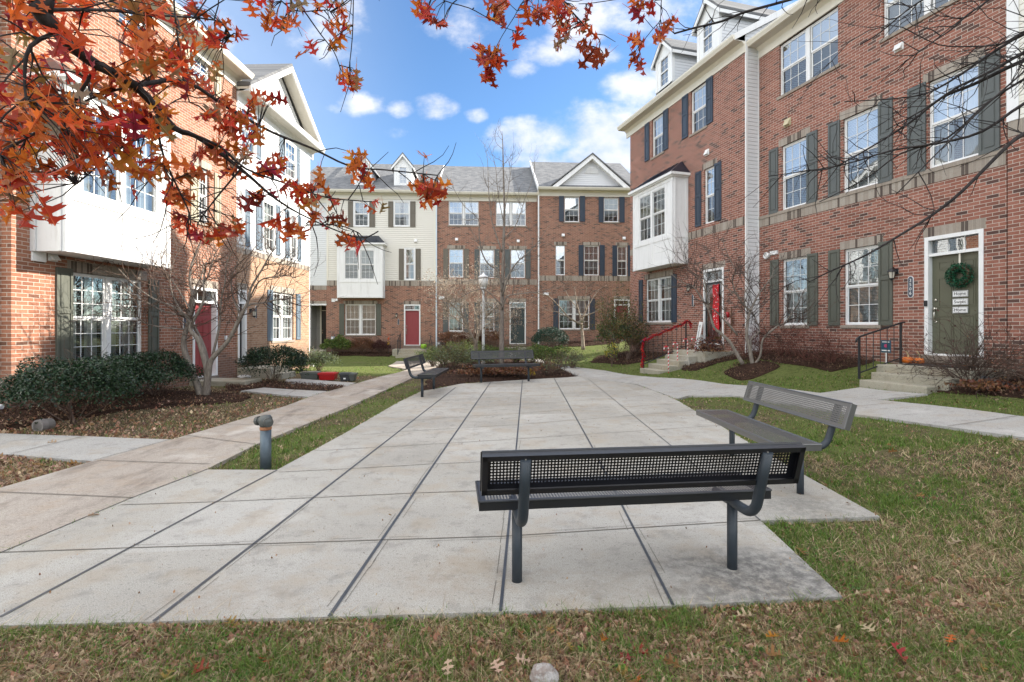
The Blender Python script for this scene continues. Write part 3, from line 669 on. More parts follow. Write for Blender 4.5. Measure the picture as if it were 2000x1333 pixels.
        p.quad((wx0 + W, yf + .03, wz0 + W), (wx1 - W, yf + .03, wz0 + W), (wx1 - W, yf + .03, wz1 - W), (wx0 + W, yf + .03, wz1 - W)); s.P(p, 'pane', M_GLD, d)
    def bay(s, x0, x1, z0, z1, o, wr, low, roofh=None, over=.16, double=True, style='blind', cover=.5, metal=True, mat=None):
        """projecting box window: body, metal roof, window"""
        mb = MB(); wx0, wx1, wz0, wz1 = wr; y = -o
        s.holes.append((wx0, wx1, wz0, wz1, y))
        for a, b, c, d in ((x0, wx0, z0, z1), (wx1, x1, z0, z1), (wx0, wx1, z0, wz0), (wx0, wx1, wz1, z1)): mb.quad((a, y, c), (b, y, c), (b, y, d), (a, y, d))
        mb.quad((x0, 0, z0), (x0, y, z0), (x0, y, z1), (x0, 0, z1)); mb.quad((x1, y, z0), (x1, 0, z0), (x1, 0, z1), (x1, y, z1))
        mb.quad((x0, 0, z0), (x1, 0, z0), (x1, y, z0), (x0, y, z0)); mb.quad((x0, y, z1), (x1, y, z1), (x1, 0, z1), (x0, 0, z1))
        t = .022
        for a, b in ((x0 - .01, x0 + .10), (x1 - .10, x1 + .01)): mb.box(a, b, y - t, y + .05, z0 - .006, z1)
        for sx, sg in ((x0, -1), (x1, 1)):
            for a, b in ((y + .05, y + .12), (-.09, -.003)): mb.box(sx + (sg * .01 if sg > 0 else -.01 - t), sx + (.01 + t if sg > 0 else -.01), a, b, z0, z1)
            mb.box(min(sx, sx + sg * (t - .004)), max(sx, sx + sg * (t - .004)), y + .12, -.09, low - .05, low + .05)
        mb.box(x0 + .10, x1 - .10, y - t + .003, y, z1 - .14, z1 - .001); mb.box(x0 + .10, x1 - .10, y - t + .003, y, z0, z0 + .12); mb.box(x0 + .10, x1 - .10, y - t + .003, y, low - .06, low + .06)
        n = 2
        for k in range(1, n): xx = x0 + (x1 - x0) * k / n; mb.box(xx - .05, xx + .05, y - t + .001, y, z0 + .12, low - .06)
        for xx in (wx0 - .12, wx1 + .04): mb.box(xx, xx + .08, y - t + .004, y, low + .06, z1 - .14)
        s.P(mb, 'bay_window', mat or M_WH)
        s.window((wx0, wx1, wz0, wz1), y=y, rec=.0, double=double, style=style, cover=cover, casing=0, hole=False)
        if metal:
            h = roofh; e = over; r = MB(); A = [(x0 - e, y - e, z1 + .1), (x1 + e, y - e, z1 + .1), (x1 + e, 0, z1 + .1), (x0 - e, 0, z1 + .1)]; B = [(x0 + o * .55, -.002, z1 + .1 + h), (x1 - o * .55, -.002, z1 + .1 + h)]
            r.quad(A[0], A[1], B[1], B[0]); r.poly([A[1], A[2], B[1]]); r.poly([A[3], A[0], B[0]])
            for k in range(1, 8):
                u = k / 8; p = Vector(A[0]).lerp(Vector(A[1]), u); tpt = Vector(B[0]).lerp(Vector(B[1]), u)
                r.tube([p + Vector((0, 0, .012)), tpt + Vector((0, -.012, .01))], .016, 4)
            s.P(r, 'bay_roof', M_DARKMETAL)
            c = MB(); c.box(x0 - e, x1 + e, y - e, 0, z1 + .012, z1 + .099); c.box(x0 - e * .55, x1 + e * .55, y - e * .55, 0, z1 - .03, z1 + .012); s.P(c, 'bay_fascia', M_WH)
    def door(s, r, th, mat, rec=.10, case=.07, handle='left', glassdoor=False, right=False):
        x0, x1, z0, z1 = r; s.holes.append((x0, x1, z0, z1, 0.0)); f = MB()
        f.box(x0, x0 + case, -.02, rec + .04, z0, z1); f.box(x1 - case, x1, -.02, rec + .04, z0, z1); f.box(x0 + case, x1 - case, -.019, rec + .04, z1 - case, z1)
        zt = z1 - case - th
        if th: f.box(x0 + case, x1 - case, .01, rec + .04, zt - .06, zt)
        f.box(x0 + case, x1 - case, -.01, rec + .1, z0, z0 + .035)
        s.P(f, 'door_frame', M_WH)
        if th:
            t = MB(); a, b = x0 + case, x1 - case; t.quad((a, rec, zt), (b, rec, zt), (b, rec, z1 - case), (a, rec, z1 - case)); tr = s.P(t, 'transom', M_GLU)
            for k in (1, 2): g = MB(); g.box(a + (b - a) * k / 3 - .008, a + (b - a) * k / 3 + .008, rec - .008, rec - .001, zt, z1 - case); s.P(g, 'glazing_bar', M_WH, tr)
        a, b, c, d = x0 + case, x1 - case, z0 + .035, (zt - .06 if th else z1 - case)
        m = MB(); m.box(a, b, rec, rec + .04, c, d); w, h = b - a, d - c
        for u0, u1 in ((.13, .44), (.56, .87)):
            for v0, v1 in ((.08, .39), (.475, .775), (.85, .94)):
                X0, X1, Z0, Z1_ = a + w * u0, a + w * u1, c + h * v0, c + h * v1; q = .02
                m.box(X0, X1, rec - .010, rec, Z0, Z0 + q); m.box(X0, X1, rec - .010, rec, Z1_ - q, Z1_); m.box(X0, X0 + q, rec - .0102, rec, Z0 + q, Z1_ - q); m.box(X1 - q, X1, rec - .0102, rec, Z0 + q, Z1_ - q)
                m.box(X0 + q * 2, X1 - q * 2, rec - .008, rec, Z0 + q * 2, Z1_ - q * 2)
        dr = s.P(m, 'door', mat)
        hx = a + .07 if handle == 'left' else b - .07; hd = MB()
        hd.lathe([(.028, 0), (.03, -.012), (.02, -.022)], (hx, rec, c + .98 + .12), 12, axis='y'); hd.lathe([(.032, 0), (.03, -.015), (.015, -.02), (.028, -.05), (.03, -.06)], (hx, rec, c + .92), 12, axis='y')
        hd.tube([(hx, rec - .02, c + .88), (hx, rec - .055, c + .84), (hx, rec - .055, c + .70), (hx, rec - .01, c + .66)], .011, 8); hd.lathe([(.025, 0), (.025, -.01)], (hx, rec, c + .65), 10, axis='y')
        s.P(hd, 'handle', M_NICKEL, dr, smooth=True)
        return a, b, c, d
    def vent(s, x, z, w=.18, h=.18, mat=None, hood=True):
        m = MB(); m.box(x - w / 2, x + w / 2, -.03, 0.0, z - h / 2, z + h / 2)
        if hood: m.prism([(-.03, z + h * .4), (-.11, z - h * .35), (-.10, z - h * .4), (-.03, z - h * .3)], 'x', x - w * .4, x + w * .4)
        s.P(m, 'wall_vent', mat or M_WH, bevel=.006)
    def plate(s, x, z, w=.10, h=.42):
        m = MB(); pts = []
        for k in range(9): a = PI * k / 8; pts.append((x + w / 2 * math.cos(a), z + h / 2 - w / 2 + w / 2 * math.sin(a)))
        for k in range(9): a = PI + PI * k / 8; pts.append((x + w / 2 * math.cos(a), z - h / 2 + w / 2 + w / 2 * math.sin(a)))
        m.prism(pts, 'y', -.016, -.001); p = s.P(m, 'number_plate', M_WH)
        m = MB(); q = [(x + (a - x) * .84, z + (b - z) * .955) for a, b in pts]; m.prism(q, 'y', -.020, -.0162); s.P(m, 'plate_face', plain('plate_blue', (.05, .065, .09), .4) if 'plate_blue' not in MATS else MATS['plate_blue'], p)
        return p
    def lantern(s, x, z, k=1.0):
        m = MB(); m.box(x - .05, x + .05, -.02, 0, z - .02, z + .10); m.tube([(x, -.02, z + .06), (x, -.08, z + .12), (x, -.13, z + .10)], .012, 6)
        m.lathe([(.015, .11), (.03, .09), (.085, .04), (.09, .025), (.07, .02)], (x, -.13, z - .0), 8); m.lathe([(.045, -.13), (.05, -.115), (.03, -.15), (.012, -.17)], (x, -.13, z), 8)
        for j in range(4): a = PI / 4 + j * PI / 2; m.tube([(x + .068 * math.cos(a), -.13 + .068 * math.sin(a), z + .03), (x + .042 * math.cos(a), -.13 + .042 * math.sin(a), z - .12)], .006, 4)
        l = s.P(m, 'wall_lantern', M_BLACK); g = MB(); g.lathe([(.062, .02), (.040, -.115)], (x, -.13, z), 8); s.P(g, 'lamp_glass', M_LAMPG, l)
    def downspout(s, x, z0, z1, y=-.05, mat=None):
        m = MB(); m.box(x - .04, x + .04, y - .03, y + .03, z0 + .1, z1 - .25)
        m.tube([(x, y, z1 - .25), (x, y - .05, z1 - .12), (x, y - .25, z1 + .03)], .035, 6); m.tube([(x, y, z0 + .12), (x, y - .04, z0 + .04), (x, y - .2, z0 + .02)], .04, 6); s.P(m, 'downspout', mat or M_WH)
ZB = -.8
def rects(Zf, L): return [(Zf(a, b), Zf(c, d)) for a, b, c, d in L]
# ================================================================== far row
# cream house with bay
h = House('townhouse', 'cream sided house over brick with two dormers and a red door', FF1)
x0, x1 = 0.0, h.X(Z5(765, 0)[0]); zb = h.Z(*Z5(600, 845)); zbt = h.Z(*Z5(600, 815)); zt = h.Z(*Z5(400, 300))
for r in rects(Z5, [(280, 347, 362, 492), (515, 345, 605, 492)]):
    q = h.R(*r); h.window(q, rec=-.01, casing=.07, style='blind' if r[0][0] < 700 else 'curtain', cover=.9)
for r in rects(Z5, [(242, 343, 273, 497), (368, 343, 402, 497), (480, 345, 511, 497), (609, 345, 641, 497), (543, 625, 572, 810), (642, 625, 672, 810)]): h.shutter(h.R(*r), M_TAUPE)
q = h.R(Z5(578, 625), Z5(638, 812)); h.window((q[0] + .03, q[1] - .03, q[2] + .03, q[3]), rec=-.01, casing=.06, style='curtain', grid=(2, 2))
q = h.R(Z5(225, 953), Z5(405, 1135)); h.window(q, double=True, lintel=True, sill=True, style='blind')
for r in rects(Z5, [(190, 950, 220, 1137), (408, 950, 438, 1137)]): h.shutter(h.R(*r), M_GREENSH)
q = h.R(Z5(573, 955), Z5(670, 1197)); DF1 = h.door(q, .22, M_RDOOR); h.lintel(q[0], q[1], q[3], .2, .02); h.band(q[0] - .05, q[1] + .05, q[2] - .22, q[2] - .002, 'door_sill', M_SILL, .06)
o = .6
bx = h.R(Z5(178, 600), Z5(445, 915), o); bw = h.R(Z5(220, 628), Z5(398, 808), o)
h.bay(bx[0], bx[1], bx[2], bx[3], o, bw, h.Z(*Z5(300, 818), o), roofh=.52, cover=.62)
h.vent(*h.fac.L(*Z5(642, 578))); h.vent(*h.fac.L(*Z5(155, 930)), .2, .2, hood=False); h.vent(*h.fac.L(*Z5(175, 928)), .14, .16); h.lantern(*h.fac.L(*Z5(530, 1017))); h.plate(*h.fac.L(*Z5(540, 1058)), .09, .36)
h.band(x0 + .02, bx[0] - .03, zb, zbt); h.band(bx[1] + .03, x1 - .02, zb, zbt)
h.wall(x0, x1, ZB, zb, M_FB, sides=(True, True)); h.wall(x0, x1, zb, zt, M_SIDC, name='siding'); 
for q in ((x0 - .002, x0 + .10), (x1 - .12, x1 - .04)): m = MB(); m.box(*q, -.02, .0, zbt, zt - .3); h.P(m, 'corner_board', M_CREAM)
h.cornice(x0, x1, zt); h.roof(x0 - .15, x1 - .01, zt, gmat=M_SIDL)
for a, b, c in ((280, 380, 330), (515, 618, 567)):
    yo = -.45
    L = lambda X, Y_: h.fac.L(*Z5(X, Y_), yo)
    wx = (308, 355) if a == 280 else (543, 590)
    h.dormer(L(a, 0)[0], L(b, 0)[0], L(a, 263)[1], L(a, 128)[1], L(c, 66)[1], -yo, (L(wx[0], 0)[0], L(wx[1], 0)[0], L(a, 240)[1], L(a, 130)[1]))
h.downspout(x1 - .0, .1, zt, mat=plain('pale_blue_downspout', (.60, .68, .74), .4))
HF1 = h
# brick house, middle
h = House('townhouse', 'plain brick house with dark front door behind the tall bare tree', FF2)
x0, x1 = .01, h.X(Z6(640, 0)[0]); zt = h.Z(*Z6(340, 314)); zb0, zb1 = h.Z(*Z6(500, 838)), h.Z(*Z6(500, 806))
for r in rects(Z6, [(110, 342, 287, 487), (390, 345, 567, 490)]): h.window(h.R(*r), double=True, lintel=True, sill=True, style='blind', cover=.55, upmat=M_GLR)
for r in rects(Z6, [(112, 625, 196, 795), (293, 628, 380, 797), (477, 628, 562, 798)]): h.window(h.R(*r), lintel=True, style='blind', cover=.5, upmat=M_GLR)
for r in rects(Z6, [(110, 940, 195, 1115), (297, 940, 380, 1115)]): h.window(h.R(*r), lintel=True, sill=True, style='blind', cover=.9)
for i, r in enumerate(rects(Z6, [(78, 625, 108, 800), (200, 625, 230, 800), (263, 628, 290, 800), (383, 628, 410, 800), (443, 628, 473, 802), (565, 628, 595, 802), (76, 940, 106, 1118), (198, 940, 228, 1118), (262, 940, 293, 1118), (383, 940, 408, 1118)])): h.shutter(h.R(*r), M_TAUPE if i < 2 else M_GREYSH)
q = h.R(Z6(470, 940), Z6(567, 1188)); DF2 = h.door(q, .22, M_KDOOR); h.lintel(q[0], q[1], q[3], .2, .02); h.band(q[0], q[1], q[2] - .15, q[2] - .002, 'door_sill', M_SILL, .06)
h.band(x0 + .05, x1 - .05, zb0, zb1)
for X, Y_ in ((157, 570), (521, 580)): h.vent(*h.fac.L(*Z6(X, Y_)))
h.vent(*h.fac.L(*Z6(62, 915)), .22, .2, hood=False); h.vent(*h.fac.L(*Z6(80, 915)), .14, .16)
h.wall(x0, x1, ZB, zt, M_FB); h.cornice(x0, x1, zt, mat=M_CREAM); h.roof(x0 + .01, x1 - .01, zt - .02, gmat=M_SIDL)
m = MB(); xx = x0; ys = (-.3, 5.0)
m.prism([(-.37, h.ze + .0), (5.0, h.ze + .6 * 5.34), (5.0, h.ze + .6 * 5.34 + .06), (-.37, h.ze + .06)], 'x', xx - .07, xx + .03); h.P(m, 'roof_flashing', M_WH)
HF2 = h
# brick house with pediment
h = House('townhouse', 'brick house with white pediment gable and navy shutters', FF3)
x0, x1 = 0.0, 6.25; zt = h.Z(*Z7(300, 286)); zb0, zb1 = h.Z(*Z7(300, 815)), h.Z(*Z7(300, 785))
for r in rects(Z7, [(220, 318, 307, 467), (453, 323, 540, 468)]): h.window(h.R(*r), lintel=True, sill=True, style='blind', cover=.55, upmat=M_GLR)
for r, g in zip(rects(Z7, [(167, 603, 223, 782), (335, 605, 423, 783), (533, 608, 590, 787)]), (2, 3, 2)): h.window(h.R(*r), lintel=True, style='blind', cover=.8 if g == 3 else .45, grid=(g, 2), upmat=M_GLR)
q = h.R(Z7(187, 925), Z7(367, 1102)); h.window(q, double=True, lintel=True, sill=True, style='blind', cover=.5)
for r in rects(Z7, [(187, 313, 216, 465), (310, 313, 341, 465), (422, 318, 451, 470), (544, 318, 575, 470), (303, 603, 332, 785), (427, 603, 457, 785), (503, 605, 530, 787), (594, 605, 622, 787), (153, 920, 182, 1105), (370, 920, 400, 1105)]): h.shutter(h.R(*r), M_BLUESH)
q = h.R(Z7(513, 925), Z7(604, 1168)); h.door(q, .22, M_RDOOR); h.lintel(q[0], q[1], q[3], .2, .02)
h.band(x0 + .05, x1, zb0, zb1); h.lantern(*h.fac.L(*Z7(477, 985))); h.plate(*h.fac.L(*Z7(475, 1028)), .09, .36)
for X, Y_ in ((212, 545), (572, 563)): h.vent(*h.fac.L(*Z7(X, Y_)))
h.vent(*h.fac.L(*Z7(110, 892)), .34, .16)
h.wall(x0, x1, ZB, zt, M_FB); h.cornice(x0, x1, zt, over=.36); h.roof(x0, x1, zt, .6, gmat=M_SIDL)
m = MB(); m.prism([(-.39, h.ze - .14), (5.0, h.ze + .6 * 5.36 - .16), (5.0, h.ze + .6 * 5.36 + .05), (-.39, h.ze + .05)], 'x', x0 - .05, x0 + .02); h.P(m, 'rake_trim', M_WH)
h.downspout(x0 + .05, .4, zt)
gl, gr, gp = h.fac.L(*Z7(150, 250), .25), h.fac.L(*Z7(600, 250), .25), h.fac.L(*Z7(384, 68), .25)
m = MB(); m.poly([(gl[0], -.02, zt + .17), (gr[0], -.02, zt + .17), (gp[0], -.02, gp[1] - .1)]); g = h.P(m, 'pediment', M_SIDW)
m = MB(); dz = gp[1] - zt - .17
for sx, e in ((gl[0], -1), (gr[0], 1)):
    q = [(sx + e * .12, zt + .12), (gp[0], gp[1]), (gp[0], gp[1] - .26), (sx - e * .25, zt + .12)]
    m.prism(q if e < 0 else q[::-1], 'y', -.34, -.0)
h.P(m, 'pediment_trim', M_WH, g)
m = MB()
for sx, e in ((gl[0], -1), (gr[0], 1)):
    q = [(sx + e * .2, zt + .13), (gp[0], gp[1] + .01), (gp[0], gp[1] + .08), (sx + e * .2, zt + .20)]
    m.prism(q if e < 0 else q[::-1], 'y', -.40, h.roofy(gp[1]))
h.P(m, 'pediment_roof', M_SHG, g)
vx, vz = h.fac.L(*Z7(381, 182), .02); m = MB(); m.prism([(vx + .42 * math.cos(PI * k / 12), vz + .42 * math.sin(PI * k / 12)) for k in range(13)], 'y', -.045, -.021)
for k in range(7): w = .40 * math.sqrt(max(0.02, 1 - (k / 7.5) ** 2)); m.prism([(-.045, vz + .03 + k * .053), (-.075, vz + .02 + k * .053), (-.045, vz + .065 + k * .053)], 'x', vx - w, vx + w)
h.P(m, 'gable_vent', M_WH, g)
HF3 = h
# lower house at the far end with the recessed black door
h = House('townhouse', 'pale grey sided house with recessed black door beside cream house', FF0)
x0, x1 = 0.0, h.X(638) - .004; zb0, zb1, zt = h.Z(*Z5(60, 868)), h.Z(*Z5(60, 842)), h.Z(*Z5(60, 322))
ax0, ax1, az0, az1 = *[h.X(Z5(k, 0)[0]) for k in (15, 112)], h.Z(*Z5(60, 1222)), h.Z(*Z5(60, 955))
h.holes.append((ax0, ax1, az0, az1, 0.0)); h.lintel(ax0, ax1, az1, .2, .02)
h.wall(x0, x1, ZB, zb1, M_FB, reveal=.1); h.wall(x0, x1, zb1, zt, M_SIDL, name='siding'); h.band(x0, x1, zb0, zb1)
d = 1.15; m = MB(); m.quad((ax0, .1, az0), (ax0, d, az0), (ax0, d, az1), (ax0, .1, az1)); m.quad((ax1, d, az0), (ax1, .1, az0), (ax1, .1, az1), (ax1, d, az1)); m.quad((ax0, .1, az1), (ax1, .1, az1), (ax1, d, az1), (ax0, d, az1)); m.quad((ax0, d, az0), (ax1, d, az0), (ax1, d, az1), (ax0, d, az1))
h.P(m, 'porch_recess', M_SIDG)
m = MB(); m.box(ax0 - .06, ax0 + .03, -.02, .14, az0, az1 + .04); m.box(ax0 + .03, ax1 + .02, -.018, .14, az1 - .05, az1 + .04); h.P(m, 'recess_trim', M_WH)
m = MB(); m.box(ax0, ax1, -.05, d, ZB, az0); h.P(m, 'porch_floor', M_STEP)
dx0, dz1, dz0 = ax0 + .32, az0 + 2.33, az0 + .02
m = MB(); m.box(dx0 - .09, dx0, d - .06, d - .002, dz0, dz1 + .35); m.box(dx0, ax1, d - .058, d - .002, dz1 + .26, dz1 + .35); m.box(dx0, ax1, d - .058, d - .002, dz1 - .04, dz1); h.P(m, 'door_frame', M_CREAM)
m = MB(); m.box(dx0, ax1 - .01, d - .045, d - .003, dz0, dz1 - .04); dd = h.P(m, 'door', M_BDOOR); m = MB(); m.lathe([(.03, 0), (.03, -.05)], (dx0 + .07, d - .045, dz0 + .95), 10, axis='y'); m.lathe([(.025, 0), (.025, -.02)], (dx0 + .07, d - .045, dz0 + 1.1), 10, axis='y'); h.P(m, 'handle', M_NICKEL, dd)
m = MB(); m.box(dx0, ax1, d - .03, d - .003, dz1, dz1 + .26); h.P(m, 'transom', M_BDOOR)
q = (x0 + .35, x0 + 1.35, zb1 + .9, zb1 + 2.4)
h.cornice(x0, x1, zt); h.roof(x0, x1 - .02, zt, gmat=M_SIDL)
HF0 = h
# ================================================================== right row
zt2 = FR2.L(*ZT(640, 395))[1]
h = House('townhouse', 'red brick house with white bay, navy shutters and red wrapped door', FR2)
x0, x1 = 0.0, h.X(1455); zt = h.Z(*ZT(832, 305)); zt = (zt + h.Z(*ZT(105, 830))) / 2
wA = h.R(ZT(245, 785), ZT(318, 985)); wB = h.R(ZT(497, 600), ZT(598, 823))
zz0, zz1 = (wA[2] + wB[2]) / 2, (wA[3] + wB[3]) / 2
for w in (wA, wB): h.window((w[0], w[1], zz0, zz1), lintel=True, sill=True, style='blind', cover=.5, upmat=M_GLR)
for a, b in ((200, 229), (320, 352), (443, 481), (600, 643)): h.shutter((h.X(ZT(a, 0)[0]), h.X(ZT(b, 0)[0]), zz0, zz1 + .02), M_BLUESH)
wC = h.R(Z9(508, 93), Z9(568, 385)); h.window(wC, lintel=True, style='blind', cover=.45, grid=(2, 2), upmat=M_GLR)
for a, b in ((460, 492), (569, 606)): h.shutter((h.X(Z9(a, 0)[0]), h.X(Z9(b, 0)[0]), wC[2] - .01, wC[3] + .02), M_BLUESH)
o = .6
bx = h.R(Z9(108, 235), Z9(330, 625), o); zl, zr_ = h.Z(*Z9(108, 662), o), h.Z(*Z9(330, 627), o); bz0 = (zl + zr_) / 2
bt = (h.Z(*Z9(110, 232), o) + h.Z(*Z9(330, 128), o)) / 2
bw = h.R(Z9(140, 245), Z9(287, 470), o); bwz0, bwz1 = (h.Z(*Z9(140, 500), o) + h.Z(*Z9(287, 470), o)) / 2, (h.Z(*Z9(140, 245), o) + h.Z(*Z9(287, 185), o)) / 2
h.bay(bx[0], bx[1], bz0, bt, o, (bw[0], bw[1], bwz0, bwz1), bwz0 - .1, roofh=.55, cover=.5)
zb1_, zb0_ = (h.Z(*Z9(370, 468)) + h.Z(*Z9(733, 352))) / 2, (h.Z(*Z9(370, 499)) + h.Z(*Z9(733, 410))) / 2
h.band(bx[1] + .04, x1 - .005, zb0_, zb1_); h.band(.005, bx[0] - .04, zb0_, zb1_)
ww = (h.X(ZA(122, 0)[0]), h.X(ZA(415, 0)[0])); zt_, = (h.Z(*ZA(415, 105)),); h.window((ww[0], ww[1], zt_ - 1.72, zt_), double=True, lintel=True, sill=True, style='curtain')
for a, b in ((50, 92), (420, 476)): h.shutter((h.X(ZA(a, 0)[0]), h.X(ZA(b, 0)[0]), zt_ - 1.73, zt_ + .02), M_BLUESH)
d0, d1 = h.X(ZA(778, 0)[0]), h.X(ZA(1008, 0)[0]); dzb = (h.Z(*ZA(790, 888)) + h.Z(*ZA(1000, 886))) / 2; dzt = h.Z(*ZA(785, 48))
M_WRAP = plain('red_gift_wrap', (.32, .05, .035), .4, var=.45, vs=6)
DR2 = h.door((d0, d1, dzb, dzt), .3, M_WRAP); h.lintel(d0, d1, dzt, .2, .06); h.band(d0 - .03, d1 + .03, dzb - .16, dzb - .002, 'door_sill', M_SILL, .06)
a, b, c, d = DR2
m = MB(); q = .05
m.box(a, a + q, .02, .05, c, d); m.box(b - q, b, .02, .05, c, d); m.box(a + q, b - q, .021, .05, c, c + .12); m.box(a + q, b - q, .021, .05, d - .07, d); sd = h.P(m, 'storm_door', M_BLACK)
m = MB(); m.quad((a + q, .035, c + .12), (b - q, .035, c + .12), (b - q, .035, d - .07), (a + q, .035, d - .07)); h.P(m, 'pane', M_GLU, sd)
h.lantern(*h.fac.L(*ZA(640, 240))); h.plate(*h.fac.L(*ZA(657, 392)), .10, .42); h.vent(*h.fac.L(*ZT(605, 995)), .2, .2)
h.wall(x0, x1, ZB, zt, M_RB, sides=(True, True)); h.cornice(x0 - .3, x1 + .02, zt, over=.36); h.roof(x0 - .3, x1 + .02, zt, .60)
m = MB(); m.box(x0 - .32, x0 - .29, -.36, 10.3, zt + .0, zt + .02); h.P(m, 'rake_soffit', M_SOF)
m = MB(); m.prism([(-.39, h.ze - .16), (5.0, h.ze + .60 * 5.36 - .18), (5.0, h.ze + .60 * 5.36 + .03), (-.39, h.ze + .03)], 'x', x1 + .02, x1 + .06); h.P(m, 'rake_trim', M_WH)
m = MB(); m.box(x1 + .003, x1 + .03, .07, .60, ZB, zt + .1); h.P(m, 'corner_siding', M_SIDW)
for q in ((.0, .07), (.44, .472)): m = MB(); m.box(x1 + .003, x1 + .045, *q, ZB, zt); h.P(m, 'corner_board', M_WH)
h.downspout(x0 - .06, .3, zt, y=.15)
yo = -.62
for pa, pb, pp, e in (((271, 600), (377, 490), (330, 288), ((300, 385), (353, 365), 585, 530)), ((542, 390), (683, 280), (590, 0), ((577, 160), (641, 110), 362, 310))):
    L = lambda X, Y_: h.fac.L(*ZT(X, Y_), yo)
    xa, xb = L(pa[0], 0)[0], L(pb[0], 0)[0]; z0 = (L(*pa)[1] + L(*pb)[1]) / 2 - .15
    wx0, wx1 = L(e[0][0], 0)[0], L(e[1][0], 0)[0]; wz1 = (L(*e[0])[1] + L(*e[1])[1]) / 2; wz0 = (L(e[0][0], e[2])[1] + L(e[1][0], e[3])[1]) / 2
    z1 = wz1 + .14; zp = z1 + (xb - xa) * .52
    h.dormer(xa, xb, z0, z1, zp, -yo, (wx0, wx1, wz0, wz1)); pass
HR2 = h
# near right house
h = House('townhouse', 'red brick house with olive front door, wreath and grey shutters', FR1)
x0, x1 = 0.0, h.X(1966.0); zt = (h.Z(*Z13(155, 480)) + h.Z(*Z13(845, 0))) / 2
wA = h.R(Z13(360, 430), Z13(932, 640)); zA0 = (h.Z(*Z13(365, 938)) + wA[2]) / 2; zA1 = (wA[3] + h.Z(*Z13(932, 75))) / 2
h.window((wA[0], wA[1], zA0, zA1), double=True, lintel=True, sill=True, style='blind', cover=.5, upmat=M_GLR)
xB = h.X(1723.8); h.window((xB, xB + wA[1] - wA[0], zA0, zA1), double=True, lintel=True, sill=True, style='blind', cover=.75, upmat=M_GLR)
m1, m2, m3 = h.R(Z10(137, 850), Z10(285, 1168)), h.R(Z10(492, 690), Z10(697, 1068)), h.R(Z10(985, 480), Z10(1278, 907))
mz0, mz1 = (m1[2] + m2[2] + m3[2]) / 3, (m1[3] + m2[3] + m3[3]) / 3
for w, cv, sy in ((m1, .35, 'blind'), (m2, .97, 'blind'), (m3, .5, 'curtain')): h.window((w[0], w[1], mz0, mz1), lintel=True, style=sy, cover=cv, upmat=M_GLR)
for f_, a, b in ((Z10, 68, 119), (Z10, 286, 347), (Z10, 411, 477), (Z10, 700, 782), (Z10, 870, 975), (Z10, 1283, 1404)): h.shutter((h.X(f_(a, 0)[0]), h.X(f_(b, 0)[0]), mz0 - .02, mz1 + .03), M_GREYSH)
zb1_ = mz0 - .002; zb0_ = (h.Z(*Z12(170, 962)) + h.Z(*Z12(1830, 560))) / 2
h.band(.005, x1 - .005, zb1_ - .085, zb1_, 'sill_course', M_SILL, .03); h.band(.005, x1 - .005, zb0_, zb1_ - .086)
l1, l2 = h.R(Z11(205, 262), Z11(355, 650)), h.R(Z11(570, 210), Z11(778, 655)); lz0, lz1 = (l1[2] + l2[2]) / 2, (l1[3] + l2[3]) / 2
for w, cv in ((l1, .5), (l2, .97)): h.window((w[0], w[1], lz0, lz1), lintel=True, sill=True, style='blind' if cv > .6 else 'curtain', cover=cv)
for a, b in ((137, 186), (357, 418), (482, 548), (780, 861)): h.shutter((h.X(Z11(a, 0)[0]), h.X(Z11(b, 0)[0]), lz0 - .01, lz1 + .03), M_GREENSH)
d0, d1 = h.X(Z11(1050, 0)[0]), h.X(Z11(1399, 0)[0]); dzb = (h.Z(*Z11(1050, 832)) + h.Z(*Z11(1395, 842))) / 2; dzt = (h.Z(*Z11(1050, 132)) + h.Z(*Z11(1395, 86))) / 2
DR1 = h.door((d0, d1, dzb, dzt), .27, M_ODOOR, case=.075); h.lintel(d0, d1, dzt, .2, .03); h.band(d0 - .03, d1 + .03, dzb - .15, dzb - .002, 'door_sill', M_SILL, .07)
h.lantern(*h.fac.L(*Z11(880, 345))); px_, pz_ = h.fac.L(*Z11(968, 427)); PL = h.plate(px_, pz_, .115, .46)
lettering('house_number', '3\n5\n0\n6', .095, (px_, -.021, pz_ - .0), (PI / 2, 0, 0), M_WH, PL, space=.95)
m = MB(); bx_, bz_ = h.fac.L(*Z11(1052, 525)); m.box(bx_ - .0, bx_ + .06, -.05, -.0205, bz_ - .06, bz_ + .06); h.P(m, 'doorbell', M_BLACK, bevel=.006)
h.vent(*h.fac.L(1539, 240), .22, .22, plain('beige_vent', (.52, .46, .30), .6)); h.vent(*h.fac.L(1757, 93), .2, .17)
vx, vz = h.fac.L(1500, 500); m = MB(); m.lathe([(.09, 0), (.10, -.08), (.08, -.10), (.07, -.05)], (vx, 0, vz), 14, axis='y'); m.box(vx + .12, vx + .38, -.05, 0, vz + .0, vz + .10); h.P(m, 'exhaust_vent', M_WH)
h.wall(x0, x1, ZB, zt, M_RB); h.cornice(x0 - .02, x1, zt, over=.36); h.roof(x0 - .02, x1, zt, .46)
m = MB(); m.prism([(-.39, h.ze - .16), (5.0, h.ze + .46 * 5.36 - .18), (5.0, h.ze + .46 * 5.36 + .03), (-.39, h.ze + .03)], 'x', -.07, -.02); h.P(m, 'rake_trim', M_WH)
HR1 = h
